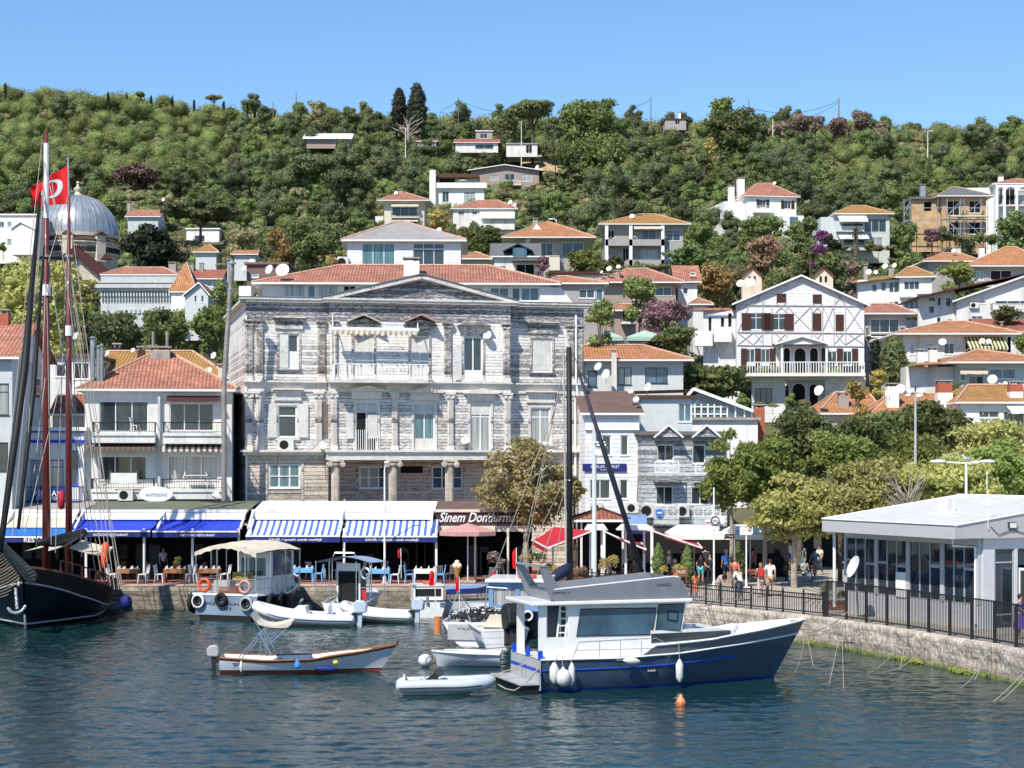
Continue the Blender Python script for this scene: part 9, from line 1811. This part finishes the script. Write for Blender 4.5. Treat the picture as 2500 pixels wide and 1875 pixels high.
for px,Y,m_,mc,lb in sets:
 X=at(px,1400,Y).x;t=table(lb,(X,Y,QZ+.01),m_);k=0
 for sx_ in(-1,1):
  for dy in(-.18,.28):chair(('left' if sx_<0 else 'right')+(' front' if dy<0 else ' rear')+' chair at the '+lb,(X+sx_*.85,Y+dy,QZ+.01),mc if(m_!='bluepaint' or sx_>0)else 'bluepaint',R(90*-sx_)+R(180)if False else R(-90*sx_))
 pl=MB();gls=MB()
 for i in range(4):x,y=-.35+.7*(i%2),-.2+.4*(i//2);pl.lathe([(.001,.745),(.09,.745),(.12,.765),(.001,.76)],(x,y,0),12);gls.cyl((x+.16,y,.745),(x+.16,y,.87),.035,8);gls.cyl((x-.15,y+.05,.745),(x-.12,y+.05,.92),.05,8,0,.01)
 pl.add([],[]);o=empty('table_setting',(X,Y,QZ+.01),0,'plates and glasses on the '+lb,'tableware');pl.build('plates','frame',o);gls.build('glasses_and_napkins','dish',o)
rs=np.random.RandomState(5);o=empty('potted_plant',(at(433,1400,101.3).x,101.3,QZ+.75),0,'small green potted plant on the middle wooden table','plant');MB().lathe([(.06,0),(.09,.14)],(0,0,0),10).build('pot','brickred',o);V,Q=leaves(rs,np.array([[0,0,.35],[.05,0,.5],[-.05,0,.25]]),np.ones((3,3))*.17,300,.10,.03,.4);fast_mesh('plant',V,Q,'lf_acacia',parent=o)
for px,Y,rz,lb in((1078,101.3,.5,'thin metal bistro chair left of the ice cream cone'),(1098,102,-.7,'second metal bistro chair behind the ice cream cone'),(1215,99.6,.3,'metal bistro chair below the flower planter'),(1240,99.7,1.4,'metal bistro chair right of the flower planter'),(1190,99.8,-1,'metal bistro chair beside the red flags')):plastic_chair('bistro_chair',lb,(at(px,1400,Y).x,Y,QZ+.01),rz,'metal',1.0)
for i in range(7):px=640+i*60;plastic_chair('dining_chair','white chair in the shade at the back of the striped awning restaurant',(at(px,1400,104.5).x,104.5+.3*(i%2),QZ+.01),i*1.3,'whitechair',1.05,'shaded chairs of the striped awning restaurant')
for i in range(5):px=250+i*60;plastic_chair('dining_chair','wooden chair in the shade at the back of the blue awning restaurant',(at(px,1400,104.5).x,104.4+.3*(i%2),QZ+.01),i*1.1,'tablewood',1.05,'shaded chairs of the blue awning restaurant')
f=Fr(1494,94.6,0);f.z0=QZ;o=f.root('lattice_fence','dark wooden lattice fence of the cafe left of the conical conifer','fence');W_=f.u(1608);b=MB()
for z in(.15,.45,.75):b.box(0,W_,0,.03,z,z+.05)
for i in range(13):x=W_*i/12;b.box(x-.02,x+.02,-.03,-.001,0,.9)
b.build('lattice','iron',o)
def hpole(label,px,pb,pt,Y,w_=.12,m='oldwood',lamp=None,name='utility_pole'):
 c_=at(px,pb,Y);H0=(pb-pt)*Y/FPX;o=empty(name,(c_.x,Y,c_.z),0,label,'pole');MB().cyl((0,0,-3),(0,0,H0),w_,6,0,w_*.6).build('pole',m,o)
 if lamp:MB().tube([(0,0,H0-.3),(lamp*.5,0,H0+.1),(lamp,0,H0)],.07,5).ell((lamp*1.25,0,H0),.4,.2,.12,8,5).build('lamp','dish',o)
 return o
for a in(('dark pole on the skyline left of the pale tree',723,272,225,470),('short dark pole on the left skyline',667,270,247,470),('skyline mast with stay wires right of the cypresses',1119,282,235,460),('skyline mast between the big round tree and the domed tree',1589,290,237,455),('thin skyline mast on the domed tree right side',1828,285,242,450)):hpole(*a,w_=.16)
hpole('red lattice mast on the right skyline',2048,292,240,455,.22,'brickred');hpole('white lamp pole in front of the bare tree by the cypresses',990,360,313,412,.12,'dish',-.8);hpole('white lamp pole in front of the leaning pine',1273,372,297,400,.12,'dish');hpole('leaning white lamp pole on the upper right slope',2265,352,320,410,.12,'dish',.8);hpole('white pole below the bare thicket',1887,330,290,430,.14,'dish');hpole('dark crossed pole on the dry grass slope',1356,438,403,390,.16,'iron');hpole('curved street lamp beside the orange pyramid roof',1358,570,535,262,.08,'dish',-.6)
rope('sagging power line between the right skyline masts',(at(1830,262,450),at(2048,246,455)),.05,2.2,'iron','skyline power lines','power_line');rope('lower sagging power line between the right skyline masts',(at(1830,270,450),at(2048,250,455)),.05,3.2,'iron','skyline power lines','power_line');rope('power line dropping left from the skyline mast',(at(1589,242,455),at(1545,262,455)),.05,.3,'iron',None,'power_line');rope('power line running left from the mast right of the cypresses',(at(1119,243,460),at(1080,268,460)),.05,.3,'iron',None,'power_line');rope('power line running right towards the leaning pine',(at(1119,243,460),at(1240,275,450)),.05,.8,'iron',None,'power_line')
# ================================================================ people
def skin_obj(name,verts,edges,radii,mats,parent,mfn=None,sub=1):
 bm=bmesh.new();lay=bm.verts.layers.skin.verify();vs=[bm.verts.new(v)for v in verts]
 for i,v in enumerate(vs):v[lay].radius=(radii[i],radii[i]*(1.0 if isinstance(radii[i],float)else 1));v[lay].use_root=(i==0)
 for a,b in edges:bm.edges.new((vs[a],vs[b]))
 me=bpy.data.meshes.new('t');bm.to_mesh(me);bm.free();o=bpy.data.objects.new('t',me);COL.objects.link(o)
 o.modifiers.new('s','SKIN').use_smooth_shade=True;s=o.modifiers.new('u','SUBSURF');s.levels=s.render_levels=sub
 m2=bpy.data.meshes.new_from_object(o.evaluated_get(bpy.context.evaluated_depsgraph_get()));bpy.data.objects.remove(o);bpy.data.meshes.remove(me);m2 .name=name
 m2 .materials.clear();m2 .materials.append(mats);r=bpy.data.objects.new(name,m2);COL.objects.link(r);r.parent=parent;return r
SK=mat('skin_tan',(.50,.29,.20),.55,var=.05);SKD=mat('skin_brown',(.33,.19,.13),.55,var=.05)
HC={'dark':mat('dark_hair',(.025,.018,.014),.6,var=.2),'grey':mat('grey_hair',(.45,.43,.41),.7,var=.1),'brown':mat('light_brown_hair',(.22,.13,.07),.6,var=.2),'cap':mat('white_cap',(.75,.75,.73),.7,var=.05)}
def cl(c):return mat('cloth_%d_%d_%d'%tuple(int(x*100)for x in c),c,.85,var=.1,scale=4)
def person(label,px,Y,face,pose='stand',shirt=(.7,.7,.7),legs=(.05,.05,.08),hair='dark',long=False,shorts=False,skirt=None,h=1.72,extra=None,skin=None,z=None,sleeves=True):
 """face: heading in degrees, 0 looks at the viewer"""
 X=(px-1250)/FPX*Y;o=empty('person',(X,Y,QZ+.005 if z is None else z),R(face),label,'person');k=h/1.72;sk=skin or SK
 J=dict(pel=(0,0,.93),sp=(0,0,1.14),ch=(0,0,1.36),nk=(0,-.01,1.49),h1=(0,-.02,1.56),h2=(0,-.025,1.64),h3=(0,-.01,1.69))
 for s,n in((-1,'l'),(1,'r')):
  J['sh'+n]=(s*.17,0,1.41);J['el'+n]=(s*.22,.03,1.14);J['wr'+n]=(s*.23,-.06,.91);J['pm'+n]=(s*.23,-.08,.84)
  J['hp'+n]=(s*.09,0,.89);J['kn'+n]=(s*.10,-.02,.49);J['an'+n]=(s*.10,.02,.08);J['to'+n]=(s*.11,-.13,.035)
 def mv(keys,d):
  for q in keys:J[q]=tuple(a+b for a,b in zip(J[q],d))
 if pose=='walk':
  J['knl']=(-.10,-.16,.52);J['anl']=(-.10,-.26,.11);J['tol']=(-.11,-.42,.09);J['knr']=(.10,.06,.48);J['anr']=(.10,.26,.14);J['tor']=(.11,.15,.035);J['ell']=(-.23,.14,1.16);J['wrl']=(-.23,.14,.93);J['pml']=(-.23,.13,.86);J['elr']=(.23,-.06,1.16);J['wrr']=(.23,-.24,.99);J['pmr']=(.23,-.30,.95)
 if pose=='sit':
  mv(J.keys(),(0,0,-.46))
  for s,n in((-1,'l'),(1,'r')):J['kn'+n]=(s*.11,-.44,.50);J['an'+n]=(s*.11,-.46,.08);J['to'+n]=(s*.12,-.62,.035);J['el'+n]=(s*.23,-.05,.72);J['wr'+n]=(s*.15,-.28,.62);J['pm'+n]=(s*.13,-.34,.60)
  mv(('ch','nk','h1','h2','h3','shl','shr'),(0,-.06,0))
 if pose=='bend':
  for q,d in(('sp',-.05),('ch',-.17),('nk',-.28),('h1',-.36),('h2',-.43),('h3',-.46),('shl',-.2),('shr',-.2)):mv((q,),(0,d,d*.45))
  for s,n in((-1,'l'),(1,'r')):J['el'+n]=(s*.21,-.32,1.02);J['wr'+n]=(s*.16,-.48,.92);J['pm'+n]=(s*.14,-.53,.90)
 if pose=='arms':J['elr']=(.26,-.10,1.22);J['wrr']=(.12,-.28,1.30);J['pmr']=(.08,-.32,1.34);J['ell']=(-.26,-.02,1.15);J['wrl']=(-.20,-.22,1.05);J['pml']=(-.18,-.28,1.04)
 J={q:tuple(a*k for a in v)for q,v in J.items()}
 RD=dict(pel=.115,sp=.10,ch=.118,nk=.05,h1=.068,h2=.088,h3=.06,sh=.055,el=.040,wr=.026,pm=.030,hp=.082,kn=.055,an=.036,to=.034)
 names=list(J.keys());idx={q:i for i,q in enumerate(names)};V=[J[q]for q in names];rad=[RD.get(q,RD.get(q[:-1],.05))*k for q in names]
 E=[('pel','sp'),('sp','ch'),('ch','nk'),('nk','h1'),('h1','h2'),('h2','h3')]+[e for n in 'lr' for e in(('ch','sh'+n),('sh'+n,'el'+n),('el'+n,'wr'+n),('wr'+n,'pm'+n),('pel','hp'+n),('hp'+n,'kn'+n),('kn'+n,'an'+n),('an'+n,'to'+n))]
 E=[(idx[a],idx[b])for a,b in E]
 nose=Vector(J['h2'])+Vector((0,-.105,-.01))*k;V.append(tuple(nose));rad.append(.012);E.append((idx['h2'],len(V)-1))
 for n,s in(('l',-1),('r',1)):
  w_,p_=Vector(J['wr'+n]),Vector(J['pm'+n]);d=(p_-w_).normalized();side=d.cross(Vector((s,0,0))).normalized()
  for j,(of,L)in enumerate(((-.030,.065),(-.010,.078),(.010,.072),(.028,.055))):
   a=p_+side*of*k+d*.02*k;b_=a+d*L*.6*k+Vector((-s*.004,0,0));c_=b_+d*L*.4*k+Vector((-s*.014,0,0));base=len(V);V+=[tuple(a),tuple(b_),tuple(c_)];rad+=[.010*k,.009*k,.007*k];E+=[(idx['pm'+n],base),(base,base+1),(base+1,base+2)]
  a=w_.lerp(p_,.6)+side*-.035*k;b_=a+(d*.6-side*.6)*.045*k;base=len(V);V+=[tuple(a),tuple(b_)];rad+=[.011*k,.008*k];E+=[(idx['pm'+n],base),(base,base+1)]
 body=skin_obj('body',V,E,rad,sk,o,sub=1)
 def part(name,keys,edges,grow,m,over={}):
  id2={q:i for i,q in enumerate(keys)};vs=[];rr_=[]
  for q in keys:vs.append(J[q]if q in J else over[q]);rr_.append((RD.get(q,RD.get(q[:-1],RD.get(over.get('r_'+q,''),.05))))*k+grow)
  return skin_obj(name,vs,[(id2[a],id2[b])for a,b in edges],rr_,m,o)
 half={('ue'+n):tuple(Vector(J['sh'+n]).lerp(Vector(J['el'+n]),.75))for n in 'lr'};RD['ue']=.052;RD['hk']=.075;RD['wb']=.118
 half['wb']=tuple(Vector(J['pel'])+Vector((0,0,-.04*k)))
 ks_=['ch','sp','pel','wb','shl','shr']+(['uel','uer']if sleeves else[]);ed=[('ch','sp'),('sp','pel'),('pel','wb'),('ch','shl'),('ch','shr')]+([('shl','uel'),('shr','uer')]if sleeves else[])
 part('shirt',ks_,ed,.022*k,cl(shirt),half)
 for n in 'lr':half['hk'+n]=tuple(Vector(J['hp'+n]).lerp(Vector(J['kn'+n]),.85))
 if skirt is not None:MB().lathe([(.15*k,.98*k),(.20*k,.75*k),(.27*k,.40*k),(.25*k,.40*k)],(0,0,0 if pose!='sit' else-.3),16).build('skirt',cl(skirt),o,smooth=True)
 elif shorts:part('shorts',['pel','hpl','hpr','hkl','hkr'],[('pel','hpl'),('pel','hpr'),('hpl','hkl'),('hpr','hkr')],.018*k,cl(legs),half)
 else:part('trousers',['pel','hpl','hpr','knl','knr','anl','anr'],[('pel','hpl'),('pel','hpr'),('hpl','knl'),('hpr','knr'),('knl','anl'),('knr','anr')],.016*k,cl(legs),half)
 hc=Vector(J['h2'])+Vector((0,.012,.025))*k;hm=MB().ell(hc,.098*k,.108*k,.105*k,14,10);hm.v=[(x,y,z if(y>hc.y-.035*k or z>hc.z+.02*k)else hc.z+.02*k+(z-hc.z)*.1)for x,y,z in hm.v]
 if long:hm.tube([hc+Vector((0,.05,.0))*k,hc+Vector((0,.10,-.15))*k,hc+Vector((0,.09,-.32))*k],[.09*k,.085*k,.04*k],10)
 ho=hm.build('hair' if hair!='cap' else 'cap',HC[hair],o,smooth='all')
 e=MB()
 for s in(-1,1):e.ell(Vector(J['h2'])+Vector((s*.032,-.082,.008))*k,.011*k,.008*k,.008*k,8,6)
 e.build('eyes','iron',body);MB().ell(Vector(J['h1'])+Vector((0,-.072,.012))*k,.024*k,.008*k,.007*k,8,5).build('mouth',cl((.35,.10,.09)),body)
 sh_=MB()
 for n in 'lr':a,t_=Vector(J['an'+n]),Vector(J['to'+n]);sh_.tube([a+Vector((0,.04,-.04))*k,a.lerp(t_,.5)+Vector((0,0,-.015))*k,t_+Vector((0,-.03,0))*k],[.045*k,.047*k,.035*k],8)
 sh_.build('shoes',cl((.25,.24,.23)),o,smooth='all')
 if extra=='red_backpack':b=MB().box(-.15,.15,.10,.28,1.02,1.42);b.build('b',cl((.50,.03,.03)),None,bevel=.04).name='tmp';t=bpy.data.objects['tmp'];t.name='backpack';t.location=o.location;t.rotation_euler=o.rotation_euler;tag(t,'red backpack worn by the woman with light trousers','backpack')
 return o
P_=person
P_('man in black t-shirt and turquoise shorts standing left behind the railing',1711,99.4,160,'stand',(.012,.012,.015),(.10,.50,.55),shorts=True)
P_('woman in black open jacket over a white top facing the camera',1733,98.4,10,'arms',(.02,.02,.025),(.02,.02,.02),long=True)
P_('child in orange dress standing close to the railing',1697,90.2,200,'stand',(.55,.16,.06),skirt=(.55,.18,.07),h=1.25,long=True)
P_('woman with long dark hair in a pale pink top leaning on the railing',1753,88.8,60,'bend',(.60,.42,.40),(.5,.38,.36),long=True,h=1.5)
P_('man in bright blue t-shirt and navy shorts seen from behind',1773,101,185,'stand',(.02,.14,.60),(.015,.02,.06),'grey',shorts=True,h=1.8)
P_('woman in coral red top walking away right of the man in blue',1794,94.2,170,'walk',(.62,.10,.09),(.06,.05,.07),'brown')
P_('man in white t-shirt bending over the railing',1808,88.0,215,'bend',(.72,.72,.72),(.08,.09,.13),'brown')
P_('woman with red backpack and pale pink trousers walking away',1857,90.5,175,'walk',(.35,.30,.27),(.55,.42,.38),'brown',long=True,extra='red_backpack',h=1.66)
P_('man in white t-shirt and tan shorts walking beside the woman with the backpack',1880,91.5,178,'walk',(.80,.80,.78),(.45,.30,.16),'dark',shorts=True,h=1.78)
P_('man in white shirt with black shoulder strap among the trees',1860,108.5,185,'stand',(.75,.76,.78),(.03,.03,.04),'cap');P_('woman in dark clothes beside the thick tree trunk',1849,110,30,'stand',(.10,.10,.13),(.04,.04,.05),'cap')
P_('man in dark shirt standing right of the tree trunk',1890,110.5,5,'stand',(.03,.03,.04),(.06,.05,.05));P_('man in grey white t-shirt and blue shorts walking towards the shops',1929,114,190,'walk',(.68,.70,.70),(.03,.10,.50),shorts=True)
P_('woman in teal green dress standing behind the bench',1958,110,170,'stand',(.07,.17,.15),skirt=(.06,.13,.12),long=True)
P_('elderly person in pale clothes seated on the left of the bench',1938,102.2,-20,'sit',(.60,.55,.54),(.55,.50,.50),'grey');P_('seated woman in grey blue floral dress on the right of the bench',1963,102.2,20,'sit',(.35,.45,.50),(.40,.46,.50),'grey')
P_('waiter in white shirt standing under the red awning',1633,101.5,100,'stand',(.78,.78,.78),(.03,.03,.03),'cap');P_('diner in white seated beside the waiter under the red awning',1650,101,-60,'sit',(.70,.70,.70),(.10,.10,.12),'cap')
for i,(px,Y,f_,c_,lb)in enumerate(((1528,101.5,30,(.03,.04,.20),'diner in dark blue shirt and white cap under the red awning'),(1550,102,-40,(.25,.26,.28),'diner in grey shirt under the right red awning'),(1485,101,60,(.35,.36,.42),'diner in pale grey shirt behind the planter'),(1560,100.5,90,(.07,.06,.08),'diner in black nearest the genoa'))):P_(lb,px,Y,f_,'sit',c_,(.05,.05,.06),'cap' if i in(0,2)else 'dark');plastic_chair('dining_chair','chair of the '+lb,((px-1250)/FPX*Y,Y,QZ),R(f_),'tablewood',1.0)
P_('woman in purple dress standing at the terminal door behind the tall railing',2489,69.6,80,'arms',(.14,.09,.42),skirt=(.13,.08,.40),hair='dark',h=1.66)
P_('waiter in white shirt in the shade of the blue awning restaurant',398,105,40,'stand',(.55,.58,.62),(.02,.02,.02))
for px,Y,f_,c_,l_,lb in((1722,106,170,(.5,.5,.5),(.05,.07,.15),'man in grey top behind the couple near the traffic signs'),(1668,104,60,(.10,.12,.18),(.3,.27,.2),'person in dark blue shirt right of the conical conifer'),(1838,104,150,(.45,.12,.20),(.04,.04,.06),'woman in crimson top left of the empty bench'),(2000,108,-30,(.70,.68,.60),(.08,.10,.16),'person in cream shirt right of the bench'),(1990,104,190,(.12,.20,.35),(.25,.22,.18),'person in denim blue shirt walking away from the bench'),(1700,108,200,(.74,.74,.74),(.02,.02,.03),'person in white shirt behind the man in black')):P_(lb,px,Y,f_,'walk' if px%3 else 'stand',c_,l_,'brown' if px%2 else 'dark')
